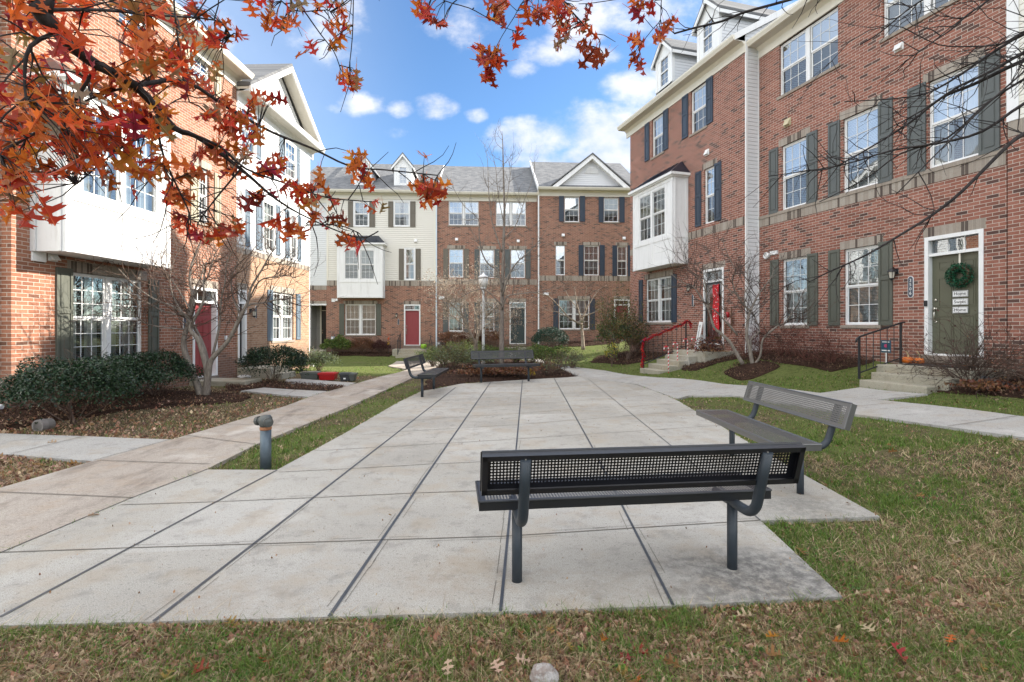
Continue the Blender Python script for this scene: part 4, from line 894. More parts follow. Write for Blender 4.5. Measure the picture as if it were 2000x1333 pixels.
# nearest right house, mostly out of frame
FR0 = FR1.shift(1968, .02)
h = House('townhouse', 'white sided house over brick at the right edge past the olive door', FR0)
x0, x1 = .0, 6.6; zs = h.Z(*Z10(1460, 705)); zt = HR1.ze - .15 + .1
h.window((1.2, 2.9, zs + 4.0, zs + 5.4), rec=-.01, casing=.07, double=True); h.window((1.0, 2.0, zs + .9, zs + 2.5), rec=-.01, casing=.07); h.window((3.9, 4.9, zs + .9, zs + 2.5), rec=-.01, casing=.07)
h.window((1.2, 2.9, 1.4, 3.1), double=True, lintel=True, sill=True); h.door((4.0, 5.1, .85, 3.2), .25, M_RDOOR)
h.wall(x0, x1, ZB, zs - .001, M_RB, sides=(True, True)); h.wall(x0, x1, zs, zt, M_SIDC, name='siding')
h.band(x0 + .01, x1, zs - .28, zs - .003)
for q in ((x0 - .004, x0 + .17), (x1 - .15, x1)): m = MB(); m.box(*q, -.025, 0.0, zs, zt); h.P(m, 'corner_board', M_WH)
h.cornice(x0, x1, zt); h.roof(x0, x1, zt, .46)
HR0 = h
# ================================================================== left row
h = House('townhouse', 'orange brick house with white panelled bay and double window', FL1)
x0, x1 = 0.0, h.X(462); zt = (h.Z(*Z1(780, 45)) + h.Z(*Z2(460, 412))) / 2
q = h.R(Z3(375, 350), Z3(748, 805)); qz0 = (q[2] + h.Z(*Z3(375, 833))) / 2; qz1 = (q[3] + h.Z(*Z3(748, 395))) / 2
h.window((q[0], q[1], qz0, qz1), double=True, lintel=True, sill=True, style='curtain', cover=.5, grid=(3, 3))
for a, b in ((288, 373), (770, 823)): h.shutter((h.X(Z3(a, 0)[0]), h.X(Z3(b, 0)[0]), qz0 - .02, qz1 + .05), M_GREENSH)
o = .6; bx = (h.X(Z3(340, 0)[0], o), h.X(Z3(882, 0)[0], o)); bz0 = (h.Z(*Z3(340, 245), o) + h.Z(*Z3(882, 328), o)) / 2
bw0, bw1 = h.X(Z1(480, 0)[0], o), h.X(Z1(820, 0)[0], o); bwz0 = (h.Z(*Z1(820, 1128), o) + h.Z(*Z1(640, 1072), o)) / 2; bwz1 = h.Z(*Z1(820, 740), o)
h.bay(bx[0], bx[1], bz0, bwz1 + .25, o, (2 * bw1 - bw1 - (bw1 - bx[0]) + .32, bw1, bwz0, bwz1), bwz0 - .1, roofh=.5, style='curtain', cover=.5, mat=M_BAYW)
q = h.R(Z1(1035, 865), Z1(1090, 1172)); h.window(q, lintel=True, sill=True, style='blind', cover=.6)
for a, b in ((990, 1030), (1115, 1146)): h.shutter((h.X(Z1(a, 0)[0]), h.X(Z1(b, 0)[0]), q[2] - .02, q[3] + .03), M_BEIGESH)
q = h.R(Z1(985, 250), Z1(1095, 470)); h.window(q, lintel=True, sill=True, style='curtain'); qw = q[1] - q[0]
for a, b in ((940, 981), (1115, 1146)): h.shutter((h.X(Z1(a, 0)[0]), h.X(Z1(b, 0)[0]), q[2] - .02, q[3] + .03), M_BEIGESH)
for xx in (.6, 2.2): h.window((xx, xx + qw, q[2], q[3]), lintel=True, sill=True, style='blind', cover=.6)
d0, d1 = h.X(376), h.X(424); dzb = h.Z(424, 733); dzt = h.Z(424, 566)
h.door((d0, d1, dzb, dzt), .27, M_RDOOR, rec=.12); h.lintel(d0, d1, dzt, .2, .05); h.band(d0, d1, dzb - .15, dzb - .002, 'door_sill', M_SILL, .06)
h.plate(*h.fac.L(*Z3(960, 615)), .10, .42)
vx, vz = h.fac.L(*Z3(198, 258)); h.vent(vx, vz, .26, .26, hood=False); h.vent(vx + .26, vz - .02, .18, .14)
h.vent(*h.fac.L(440, 660), .12, .12, hood=False)
h.wall(x0, x1, ZB, zt, M_LB, sides=(True, True)); h.cornice(x0 - .1, x1 + .1, zt, over=.36); h.roof(x0 - .1, x1 + .1, zt, .6)
HL1 = h
h = House('townhouse', 'white sided gabled house over tan brick with blue shutters', FL2)
x0, x1 = 0.01, h.X(604); zb1 = (h.Z(*Z4(285, 278)) + h.Z(*Z4(742, 400))) / 2; zb0 = (h.Z(*Z4(285, 312)) + h.Z(*Z4(742, 430))) / 2; zt = h.Z(*Z2(800, 775))
w2 = h.R(Z4(447, 60), Z4(520, 318)); w3 = h.R(Z4(625, 150), Z4(662, 358)); w1 = h.R(Z4(285, -10), Z4(318, 262))
zz0 = (w1[2] + w2[2] + w3[2]) / 3; zz1 = zz0 + 1.65
for w in (w1, w2, w3): h.window((w[0], w[1], zz0, zz1), rec=-.01, casing=.05, style='curtain')
for a, b in ((323, 356), (400, 436), (528, 554), (590, 613), (667, 690)): h.shutter((h.X(Z4(a, 0)[0]), h.X(Z4(b, 0)[0]), zz0 - .03, zz1 + .03), M_BLGREY)
q = h.R(Z2(685, 725), Z2(738, 945)); tz0, tz1 = q[2], q[3]; h.window(q, rec=-.01, casing=.05, style='curtain')
qa, qb = h.X(Z2(455, 0)[0]), h.X(Z2(528, 0)[0]); h.window((qa, qb, tz0, tz1), rec=-.01, casing=.05, style='curtain')
for a, b in ((655, 681), (742, 758), (533, 556)): h.shutter((h.X(Z2(a, 0)[0]), h.X(Z2(b, 0)[0]), tz0 - .03, tz1 + .03), M_BLGREY)
q = h.R(Z4(505, 565), Z4(645, 880)); h.window(q, double=True, lintel=True, sill=True, style='curtain'); 
for a, b in ((473, 505), (660, 686)): h.shutter((h.X(Z4(a, 0)[0]), h.X(Z4(b, 0)[0]), q[2], q[3] + .04), M_BLGREY)
d0, d1 = .06, h.X(Z4(336, 0)[0]); dzb = h.Z(*Z4(336, 1028)); dzt = h.Z(*Z4(336, 560)); DL2 = h.door((d0, d1, dzb, dzt), .28, M_BDOOR); h.lintel(d0, d1, dzt, .2, .03)
h.lantern(h.X(Z4(362, 0)[0]), h.Z(*Z4(362, 700))); h.plate(*h.fac.L(*Z4(398, 700)), .09, .4)
h.wall(x0, x1, ZB, zb0, M_L2B, sides=(True, True)); h.wall(x0, x1, zb0, zt, M_SIDW, name='siding'); h.band(x0, x1 + .02, zb0, zb1)
h.cornice(x0, x1 + .3, zt, over=.42, mat=M_WH)
D = h.D; xm = (x0 + x1) / 2 + .1; zp = h.Z(549, 112, .35); ze = zt + .15
m = MB(); m.poly([(x0 + .1, -.01, zt + .02), (x1 - .02, -.01, zt + .02), (xm, -.01, zp - .25)]); h.P(m, 'gable', M_SIDW); m = MB(); m.poly([(x1 - .01, D, zt), (x0, D, zt), (xm, D, zp - .25)]); h.P(m, 'gable', M_SIDW)
m = MB(); k = MB(); sf = MB()
for xe, sg in ((x0 - .05, -1), (x1 + .36, 1)):
    q = [(xe, ze), (xm, zp), (xm, zp + .1), (xe, ze + .1)]; m.prism(q if sg < 0 else q[::-1], 'y', -.44, D + .3)
    q = [(xe, ze - .18), (xm, zp - .2), (xm, zp - .005), (xe, ze - .005)]; k.prism(q if sg < 0 else q[::-1], 'y', -.46, -.40)
    q = [(xe - sg * .02, ze - .09), (xm, zp - .10), (xm, zp - .012), (xe - sg * .02, ze - .012)]; sf.prism(q if sg < 0 else q[::-1], 'y', -.40, -.012)
h.P(m, 'roof', M_SHG); h.P(k, 'rake_trim', M_WH); h.P(sf, 'rake_soffit', M_SOF)
m = MB(); m.box(x1 - .09, x1 + .006, -.025, 0, zb1, zt - .3); h.P(m, 'corner_board', M_WH); h.downspout(x1 + .06, .0, zt, y=.05)
HL2 = h
# nearest left house, a sliver at the frame edge
FL0 = Fac(FL1.W(-6.3, -.28), FL1.x)
h = House('townhouse', 'pale sided house at the left edge beside the orange brick wall', FL0)
for xx in (1.0, 3.6): h.window((xx, xx + 1.0, 1.3, 3.0), rec=-.01, casing=.06); h.window((xx, xx + 1.0, 4.3, 5.9), rec=-.01, casing=.06); h.window((xx, xx + 1.0, 7.1, 8.6), rec=-.01, casing=.06)
zt = HL1.ze - .15; h.wall(0, 6.29, ZB, zt, M_SIDW); h.cornice(0, 6.2, zt); h.roof(0, 6.2, zt, .6); h.downspout(6.18, .2, zt); h.downspout(6.02, .2, zt, mat=M_POST)
HL0 = h
# ================================================================== porch steps
def steps(label, fac, rows, zbase, cat='steps', group='concrete front steps'):
    """rows: (x0, x1, out0, out1, ztop) landing first"""
    xm = (rows[0][0] + rows[0][1]) / 2; w = fac.W(xm, rows[-1][3])
    rz = math.atan2(fac.x[1], fac.x[0]); r = thing('front_steps', label, cat, (w[0], w[1], 0), rz, group); oo = rows[-1][3]
    for i, (a, b, o0, o1, z) in enumerate(rows):
        m = MB(); m.box(a - xm, b - xm, oo - o1, oo - o0, zbase - .3, z - .001 * i); m.build('landing' if i == 0 else 'step', M_STEP, r, bevel=.015)
    return r
f = FR1; lt = f.L(1711, 712, 1.15)[1]
xs = lambda a, b, o: (f.L(a, HY, o)[0], f.L(b, HY, o)[0])
zb1 = tz(*f.W(4.6, 1.9)); n = 3; rise = (lt - zb1) / 3
R1L = [(*xs(1711, 1896, 1.15), .0, 1.15, lt), (*xs(1701, 1852, 1.45), 1.15, 1.45, lt - rise), (*xs(1678, 1810, 1.75), 1.45, 1.75, lt - 2 * rise)]
steps('three concrete steps up to the olive door with pumpkins', f, R1L, zb1)
f = FR2; lt2 = (f.L(*ZA(430, 945), 1.2)[1] + f.L(*ZA(790, 975), 1.2)[1]) / 2
xs2 = lambda a, b, o: (f.L(a, HY, o)[0], f.L(b, HY, o)[0])
zb2 = tz(*f.W(4.4, 2.5)); r2 = (lt2 - zb2) / 5
XL2 = xs2(1314, 1376, 1.2); R2L = [(XL2[0], XL2[1], 0, 1.2, lt2)]
for k, (a, b) in enumerate(((1295, 1345), (1279, 1326), (1263, 1308), (1246, 1287))): q = xs2(a, b, 1.5 + .3 * k); R2L.append((XL2[0], q[1], 1.2 + .3 * k, 1.5 + .3 * k, lt2 - r2 * (k + 1)))
steps('five concrete steps lined with candy canes and a red garland', f, R2L, zb2)
f = FF1; a, b = f.L(*Z5(503, 0), 1.0)[0], f.L(*Z5(706, 0), 1.0)[0]; c, d = f.L(*Z5(524, 0), 1.5)[0], f.L(*Z5(664, 0), 1.5)[0]; zl = f.L(*Z5(600, 1218), .6)[1]; zg = tz(*f.W((a + b) / 2, 1.7))
steps('concrete steps to the red door of the cream house', f, [(a, b, 0, 1.0, zl), (c, d, 1.0, 1.3, zl - (zl - zg) * .36), (c, d, 1.3, 1.6, zl - (zl - zg) * .68)], zg)
f = FF2; a, b = f.L(*Z6(462, 0), .9)[0], f.L(*Z6(600, 0), .9)[0]; zl = f.L(*Z6(520, 1196), .1)[1] - .12; steps('low concrete stoop under the dark wreathed door', f, [(a, b, 0, .9, zl), (a + .1, b - .1, .9, 1.2, zl - .16)], .1)
f = FL1; steps('flat concrete stoop between the bare multi-stem tree and clipped shrub', f, [(f.X(376) - .15 if hasattr(f, 'X') else f.L(376, HY)[0] - .15, f.L(512, HY, 1.45)[0], 0.0, 1.45, .17)], 0)
f = FL2; steps('small concrete stoop at the glass door behind the clipped shrub', f, [(.02, 1.15, .0, 1.0, DL2[2] - .17), (.1, 1.0, 1.0, 1.3, (DL2[2] - .17) * .5)], -.1)
f = FF0; steps('grey step leading into the recessed black door', f, [(.3, 2.3, .06, .9, tz(*f.W(1.5, .6)) + .2)], -.3)

# ================================================================== railings
def railing(label, fac, x, oa, ob, za, zb, h=.86, nb=6, group='black stair railings', extra=None):
    w = fac.W(x, ob); r = thing('stair_railing', label, 'railing', (w[0], w[1], 0), math.atan2(fac.x[1], fac.x[0]), group)
    A, B = (0, ob - oa, za), (0, 0, zb)
    for q in (A, B): m = MB(); m.box(q[0] - .017, q[0] + .017, q[1] - .017, q[1] + .017, q[2], q[2] + h); m.build('post', M_BLACK, r)
    T = lambda t, dz: (0, A[1] + (B[1] - A[1]) * t, A[2] + (B[2] - A[2]) * t + dz)
    m = MB(); m.tube([T(-.10, h), T(0, h + .01), T(1.0, h + .01), T(1.06, h - .02), T(1.07, h - .08)], .019, 8); m.build('handrail', M_BLACK, r, smooth=True)
    m = MB(); m.tube([T(0, .12), T(1, .12)], .014, 6); m.build('bottom_rail', M_BLACK, r)
    for k in range(1, nb): m = MB(); m.tube([T(k / nb, .12), T(k / nb, h)], .008, 5, cap=False); m.build('baluster', M_BLACK, r)
    return r, T
f = FR1; xr = f.L(1739, HY, .55)[0]; xr2 = f.L(1696, HY, 1.6)[0]
railing('black railing beside the pumpkins and security sign', f, (xr + xr2) / 2, .5, 1.62, lt, lt - 2 * rise, .84)
f = FR2; xq = R2L[1][0] + .06
_, T2 = railing('black railing wrapped in a red tinsel garland', f, xq, .75, 2.3, lt2, lt2 - 4 * r2, .88, 9)
rr = _; 
f = FF1; xq1 = f.L(*Z5(541, 0), 1.2)[0]; railing('thin black handrail by the red door of the cream house', f, xq1, .6, 1.5, zl if False else f.L(*Z5(600, 1218), .6)[1], tz(*f.W(xq1, 1.6)) + .1, .85, 4)

# ================================================================== benches
def perf(mb, fn, w, h, pitch, r, mx, my):
    nx_, ny_ = int((w - 2 * mx) / pitch), int((h - 2 * my) / pitch); ox, oy = (w - nx_ * pitch) / 2, (h - ny_ * pitch) / 2
    O = [(math.cos(PI / 8 + k * PI / 4) * r, math.sin(PI / 8 + k * PI / 4) * r) for k in range(8)]; hp = pitch / 2; Cn = [(hp, hp), (-hp, hp), (-hp, -hp), (hp, -hp)]
    fs = [(8, 0, 1), (0, 8, 11, 7), (9, 2, 3), (2, 9, 8, 1), (10, 4, 5), (4, 10, 9, 3), (11, 6, 7), (6, 11, 10, 5)]
    for i in range(nx_):
        for j in range(ny_):
            cx, cy = ox + (i + .5) * pitch, oy + (j + .5) * pitch
            mb.add([fn(cx + a, cy + b) for a, b in O + Cn], fs)
    for a, b, c, d in ((0, ox, 0, h), (w - ox, w, 0, h), (ox, w - ox, 0, oy), (ox, w - ox, h - oy, h)): mb.quad(fn(a, c), fn(b, c), fn(b, d), fn(a, d))
def make_bench(label):
    r = thing('park_bench', label, 'bench', group='perforated metal benches round the courtyard'); W = 1.83
    # seat
    m = MB(); perf(m, lambda u, v: (u - W / 2, v - .34, .502), W, .39, .0187, .0057, .03, .022)
    R_ = .014
    def rim(mb, P4, dn, rad=R_):
        n = len(P4)
        for i in range(n):
            a, b = Vector(P4[i]), Vector(P4[(i + 1) % n]); d = Vector(dn)
            mb.quad(a, b, b + d, a + d); ed = (b - a).normalized(); inn = d.normalized().cross(ed)
            mb.tube([a, b], .007, 6, cap=False)
    q = [(-W / 2, -.34, .5), (W / 2, -.34, .5), (W / 2, .05, .5), (-W / 2, .05, .5)]
    rim(m, q, (0, 0, -.055)); m.build('seat', M_BENCH, r)
    # back: pan leaning back
    lean = math.radians(17); c, s_ = math.cos(lean), math.sin(lean); B0 = Vector((0, .25, .632)); up = Vector((0, s_, c)); bk = Vector((0, c, -s_)); HB = .235
    fn = lambda u, v: B0 + Vector((u - W / 2, 0, 0)) + up * v
    m = MB(); perf(m, fn, W, HB, .0187, .0057, .045, .033)
    q = [fn(0, 0), fn(W, 0), fn(W, HB), fn(0, HB)]; rim(m, q, bk * .05)
    for a, b in ((0, 1), (2, 3)):
        A, Bq = Vector(q[a]) + bk * .05, Vector(q[b]) + bk * .05; dv = up * (.03 if a == 0 else -.03); m.quad(A, Bq, Bq + dv, A + dv)
    for a, sg in ((0, 1), (1, -1)):
        A = Vector(q[a]) + bk * .05; Bq = Vector(q[3 - a]) + bk * .05; dv = Vector((.03 * sg, 0, 0)); m.quad(A, Bq, Bq + dv, A + dv)
    m.build('backrest', M_BENCH, r)
    for sx in (-.685, .685):
        m = MB(); m.tube([(sx, 0, -.05), (sx, 0, .41)], .031, 14); m.build('leg', M_POST, r, smooth=False).data.polygons.foreach_set('use_smooth', [len(p) == 4 for p in m.f])
        cz, cy, rad = .42, .10, .125; pts = [(sx, -.24, .42), (sx, -.05, .42), (sx, .11, .42)]
        for k in range(1, 8):
            a = -PI / 2 + (PI / 2 - lean * 1.0) * k / 7; pts.append((sx, .11 + rad * math.cos(a), .42 + rad + rad * math.sin(a)))
        e = Vector(pts[-1]); L = (.82 - e.z) / c; pts.append(tuple(e + Vector((0, s_, c)) * L * .5)); pts.append(tuple(e + Vector((0, s_, c)) * L))
        pts = [(p[0], p[1] + .035, p[2]) for p in pts]
        m = MB(); m.tube(pts, .030, 14); o_ = m.build('support_arm', M_POST, r); o_.data.polygons.foreach_set('use_smooth', [len(p) == 4 for p in m.f])
        m = MB(); m.lathe([(.0055, 0), (.006, .006), (.002, .009)], (sx, pts[-1][1], pts[-1][2] - .004), 8); m.build('bolt', M_NICKEL, o_)
    return r
def put_bench(b, p, q, face):
    mx, my = (p[0] + q[0]) / 2, (p[1] + q[1]) / 2; b.location = (mx, my, 0 if my < 13 else .0); b.rotation_euler = (0, 0, face); return b
B1 = make_bench('black perforated bench nearest the camera, seen from behind')
p, q = gpt(1010, 1135, True), gpt(1430, 1110, True); put_bench(B1, p, q, math.atan2(q[1] - p[1], q[0] - p[0]) + PI)
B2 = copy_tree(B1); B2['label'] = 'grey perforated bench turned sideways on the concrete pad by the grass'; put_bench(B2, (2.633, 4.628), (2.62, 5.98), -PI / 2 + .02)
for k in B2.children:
    if k.name.startswith(('seat', 'backrest')): k.material_slots[0].link = 'OBJECT'; k.material_slots[0].material = M_BENCH_REFL  # paler copy of the coating: light reflected off the sunlit left houses, painted in
B3 = copy_tree(B1); B3['label'] = 'black bench in front of the planted bed facing the camera'; p, q = gpt(941.5, 748.6, True), gpt(1030, 744, True); put_bench(B3, p, q, math.atan2(q[1] - p[1], q[0] - p[0]) * .6)
B4 = copy_tree(B1); B4['label'] = 'small looking black bench side on at the strip of grass by the walkway'; p, q = gpt(826, 775, True), gpt(846, 761, True); put_bench(B4, p, q, PI / 2 - .03)

# ================================================================== standpipe, lamp post, small things
x, y = gpt(519, 912); r = thing('fire_standpipe', 'grey blue standpipe with two capped outlets in the grass strip', 'standpipe', (x, y, tz(x, y) - .04), -.1)
M_PIPE = plain('weathered_blue_pipe', (.10, .13, .155), .45, metal=.4, var=.5, vs=10, bump=.1); M_CAST = plain('cast_metal', (.10, .105, .10), .5, metal=.5, var=.3, vs=9); M_RUST = plain('rusty_collar', (.30, .13, .06), .8, var=.4, vs=12)
m = MB(); m.lathe([(.057, 0), (.057, .45)], n=20); m.build('pipe', M_PIPE, r, smooth=True); m = MB(); m.lathe([(.059, .445), (.062, .455), (.06, .475), (.056, .48)], n=20); m.build('collar', M_RUST, r, smooth=True)
m = MB(); m.lathe([(.058, .48), (.066, .50), (.07, .54), (.066, .575), (.05, .60), (.0, .608)], n=18); hb = m.build('head', M_CAST, r, smooth=True)
for a in (-.75, PI - .15):
    m = MB(); d = Vector((math.cos(a), math.sin(a), -.12)).normalized(); c0 = Vector((0, 0, .548)); m.tube([c0, c0 + d * .095], .042, 14); m.tube([c0 + d * .08, c0 + d * .10], .052, 14); m.tube([c0 + d * .10, c0 + d * .12], .046, 14); m.tube([c0 + d * .12, c0 + d * .128], [.043, .02], 12); m.build('outlet_cap', M_CAST, hb)
x, y = (944 - CX) / F * 19, 19.0; r = thing('lamp_post', 'slim white lamp post among the shrubs behind the far bench', 'lamp post', (x, y, tz(x, y) - .05))
m = MB(); m.lathe([(.10, 0), (.09, .12), (.065, .16), (.058, .4), (.045, 2.85), (.05, 2.88)], n=12); m.build('pole', M_WH, r, smooth=True)
m = MB(); m.lathe([(.06, 2.86), (.11, 2.92), (.12, 2.95)], n=12); m.lathe([(.21, 3.32), (.17, 3.38), (.06, 3.44), (.02, 3.50), (0, 3.52)], n=12); m.build('lamp_cap', M_WH, r, smooth=True)
m = MB(); m.lathe([(.11, 2.95), (.16, 3.1), (.19, 3.32)], n=12); m.build('lamp_shade', plain('frosted_globe', (.75, .74, .70), .2), r, smooth=True)
# pumpkins
M_PUMP = plain('pumpkin_skin', (.62, .15, .015), .4, var=.15); M_STEM = plain('pumpkin_stem', (.45, .36, .2), .8)
for px, rad, lab in ((1773.5, .118, 'flat wide orange pumpkin touching the brick wall side'), (1796, .088, 'rounder smaller orange pumpkin next to the doormat')):
    o = .30; xl = FR1.L(px, HY, o)[0]; w = FR1.W(xl, o); r = thing('pumpkin', lab, 'pumpkin', (w[0], w[1], lt), 0, 'pumpkins on the doorstep')
    m = MB(); n = 40; st = 12; hgt = rad * (.62 if rad > .1 else .8); V_ = []; 
    for i in range(st + 1):
        th = PI * i / st
        for j in range(n):
            a = 2 * PI * j / n; k = 1 + .055 * (abs(math.cos(a * 5)) - .6); rr_ = rad * math.sin(th) ** .8 * k; V_.append((rr_ * math.cos(a), rr_ * math.sin(a), hgt - hgt * math.cos(th) * (1 - .16 * (math.sin(th) < .35))))
    m.add(V_, [(i * n + j, i * n + (j + 1) % n, (i + 1) * n + (j + 1) % n, (i + 1) * n + j) for i in range(st) for j in range(n)]); m.build('flesh', M_PUMP, r, smooth=True)
    m = MB(); m.tube([(0, 0, 2 * hgt - .03), (.005, 0, 2 * hgt + .03), (-.02, .01, 2 * hgt + .09), (-.05, .01, 2 * hgt + .13)], [.022, .014, .011, .012], 6); m.build('stem', M_STEM, r)
def box_at(name, label, cat, fac, px, o, z, size, mat, group=None):
    xl = fac.L(px, HY, o)[0]; w = fac.W(xl, o); r = MB(); a, b, c = size; r.box(-a / 2, a / 2, -b / 2, b / 2, 0, c); ob = r.build(name, mat, bevel=.006); ob.location = (w[0], w[1], z); ob.rotation_euler = (0, 0, math.atan2(fac.x[1], fac.x[0])); return tag(ob, label, cat, group)
box_at('doormat', 'black rubber doormat before the olive door', 'doormat', FR1, 1832, .45, lt + .001, (1.0, .55, .014), plain('black_rubber', (.012, .012, .013), .8, bump=.4))
box_at('doormat', 'tan coir doormat before the red wrapped door', 'doormat', FR2, 1393, .55, lt2 + .001, (.85, .5, .016), plain('coir', (.42, .24, .10), .95, bump=.5))
# security sign
w = FR1.W(FR1.L(1731, HY, .35)[0], .35); r = thing('security_sign', 'small blue yard sign on a white stake by the railing', 'yard sign', (w[0], w[1], tz(*w) - .05), math.atan2(FR1.x[1], FR1.x[0]))
m = MB(); m.box(-.015, .015, 0, .012, 0, .50); m.build('stake', M_WH, r)
m = MB(); m.box(-.11, .11, -.012, -.001, .35, .62); pl = m.build('sign_panel', plain('sign_blue', (.012, .065, .105), .4), r, bevel=.01)
m = MB(); m.lathe([(.038, -.013), (.038, -.016)], (0, 0, .50), 16, axis='y'); m.lathe([(.018, -.016), (.018, -.018)], (0, 0, .50), 12, axis='y'); m.build('emblem', plain('sign_pink', (.45, .05, .14), .4), pl)
m = MB(); m.box(-.09, .09, -.0145, -.012, .385, .41); m.box(-.08, .08, -.0145, -.012, .575, .59); m.build('print_bar', M_WH, pl)
# signs on the olive door
a, b, c, d = DR1; r1z = math.atan2(FR1.x[1], FR1.x[0])
for Y_, tx, wd in ((467, 'Home', 'top'), (515, 'Sweet', 'middle'), (563, 'Home', 'bottom')):
    xl, zl_ = FR1.L(*Z11(1264, Y_), -.10); w = FR1.W(xl, -.085); r = thing('door_sign', f'{wd} white plaque of three on the olive door', 'plaque', (w[0], w[1], zl_), r1z, 'white plaques hung on the door')
    m = MB(); m.box(-.135, .135, -.018, 0, -.062, .062); m.build('board', M_WH, r, bevel=.004)
    m = MB()
    for q in ((-.13, .13, .050, .055), (-.13, .13, -.055, -.050), (-.13, -.125, -.05, .05), (.125, .13, -.05, .05)): m.box(q[0], q[1], -.0195, -.0182, q[2], q[3])
    m.build('border', M_GREYSH, r); lettering('lettering', tx, .085, (0, -.0195, 0), (PI / 2, 0, 0), M_BLACK, r)
# leaning BLESSED board
w = FR2.W(FR2.L(1359, HY, .28)[0], .28); r = thing('porch_board', 'tall white lettered board leaning by the red wrapped door', 'sign', (w[0], w[1], lt2), math.atan2(FR2.x[1], FR2.x[0]))
r.rotation_euler = (-.14, .10, math.atan2(FR2.x[1], FR2.x[0]))
m = MB(); m.box(-.09, .09, 0, .025, 0, .92); bd = m.build('board', M_WH, r, bevel=.004); m = MB(); m.box(-.085, -.06, .026, .045, 0.02, .55); m.box(.06, .2, .026, .04, 0, .5); m.build('brace', plain('grey_wood', (.3, .29, .28), .8), r)
lettering('lettering', 'B\nL\nE\nS\nS\nE\nD', .125, (0, -.002, .46), (PI / 2, 0, 0), plain('sign_ink', (.03, .045, .05), .6), r, space=.82)
# snowflake banner on red door
a, b, c, d = DR2; w = FR2.W((a + b) / 2 + .10, .0); r = thing('door_banner', 'long red banner with white flecks hung on the storm door', 'banner', (w[0], w[1], c), math.atan2(FR2.x[1], FR2.x[0]))
m = MB(); n = 14; vs = []
for i in range(n + 1):
    z = .42 + 1.46 * i / n
    for k in range(5): vs.append((-.15 + .075 * k + .012 * math.sin(i * .9), .012 + .006 * math.sin(k * 2 + i * .8), z + (.02 if k in (0, 4) else 0)))
m.add(vs, [(i * 5 + k, i * 5 + k + 1, i * 5 + k + 6, i * 5 + k + 5) for i in range(n) for k in range(4)]); m.build('cloth', plain('red_cloth', (.55, .012, .02), .8, var=.2), r, smooth=True)
m = MB(); rg = random.Random(3)
for k in range(46):
    u, v, q = rg.uniform(-.13, .13), rg.uniform(.46, 1.84), rg.uniform(.008, .022)
    for e in range(3): aa = e * PI / 3 + rg.random(); dx, dz = q * math.cos(aa), q * math.sin(aa); m.add([(u - dx - dz * .2, .004, v - dz + dx * .2), (u + dx - dz * .2, .0035, v + dz + dx * .2), (u + dx + dz * .2, .004, v + dz - dx * .2), (u - dx + dz * .2, .0035, v - dz - dx * .2)], [(0, 1, 2, 3)])
m.build('snowflake_print', M_WH, r)
# sled ornament
xs_, zs_ = FR2.L(*ZA(1068, 580), .06); w = FR2.W(xs_, .08); r = thing('sled_decoration', 'small wooden sled with red ornament leaning on the brick', 'ornament', (w[0], w[1], zs_ - .5), math.atan2(FR2.x[1], FR2.x[0]))
M_WOOD = plain('dark_wood', (.12, .06, .035), .7, bump=.2)
for sx in (-.13, .13): m = MB(); m.box(sx - .018, sx + .018, -.02, .01, 0, .82); m.build('runner', M_WOOD, r)
m = MB(); m.box(-.11, .11, -.03, -.021, .30, .48); m.build('panel', plain('pink_panel', (.6, .4, .38), .6), r); m = MB(); m.lathe([(0, -.10), (.06, -.07), (.07, 0), (.05, .07), (0, .09)], (0, -.05, .58), 12); m.build('red_bauble', plain('red_bauble_paint', (.35, .01, .015), .3), r, smooth=True)
# candy canes
def candy_mat():
    m, g, b, out = base_mat('candy_stripe'); v = obj_vec(g); sp = g.n('ShaderNodeSeparateXYZ', Vector=v)
    an = g.m('ARCTAN2', sp.outputs[0], sp.outputs[1]); t = g.m('FRACT', g.m('ADD', g.m('MULTIPLY', sp.outputs[2], 9.0), g.m('MULTIPLY', an, .159)))
    g.put(b.inputs['Base Color'], g.mix(g.sm(t, .45, .55), (.75, .72, .7), (.55, .02, .03))); b.inputs['Roughness'].default_value = .3; return m
M_CANDY = candy_mat()
for (bx_, by_), (tx_, ty_), lab in (((380, 1200), (350, 897), 'candy cane by the lowest step'), ((482, 1140), (475, 855), 'second candy cane up the steps'), ((596, 1100), (580, 812), 'third candy cane up the steps'), ((690, 1080), (668, 797), 'candy cane by the landing and leaning board')):
    pb, pt = ZA(bx_, by_), ZA(tx_, ty_); x, y = gpt(*pb); z0 = tz(x, y) - .03; hh = (pb[1] - pt[1]) * y / F
    m = MB(); rr_ = .07; pts = [(0, 0, -.05), (0, 0, hh * .35), (0, 0, hh - rr_)] + [(-rr_ + rr_ * math.cos(PI * k / 8), 0, hh - rr_ + rr_ * math.sin(PI * k / 8)) for k in range(1, 9)] + [(-2 * rr_, 0, hh - rr_ - .06)]
    m.tube(pts, .017, 8); o_ = m.build('candy_cane', M_CANDY, smooth=True); o_.location = (x, y, z0); o_.rotation_euler = (0, 0, .2); tag(o_, 'red and white plastic ' + lab, 'candy cane', 'candy cane stakes beside the steps')
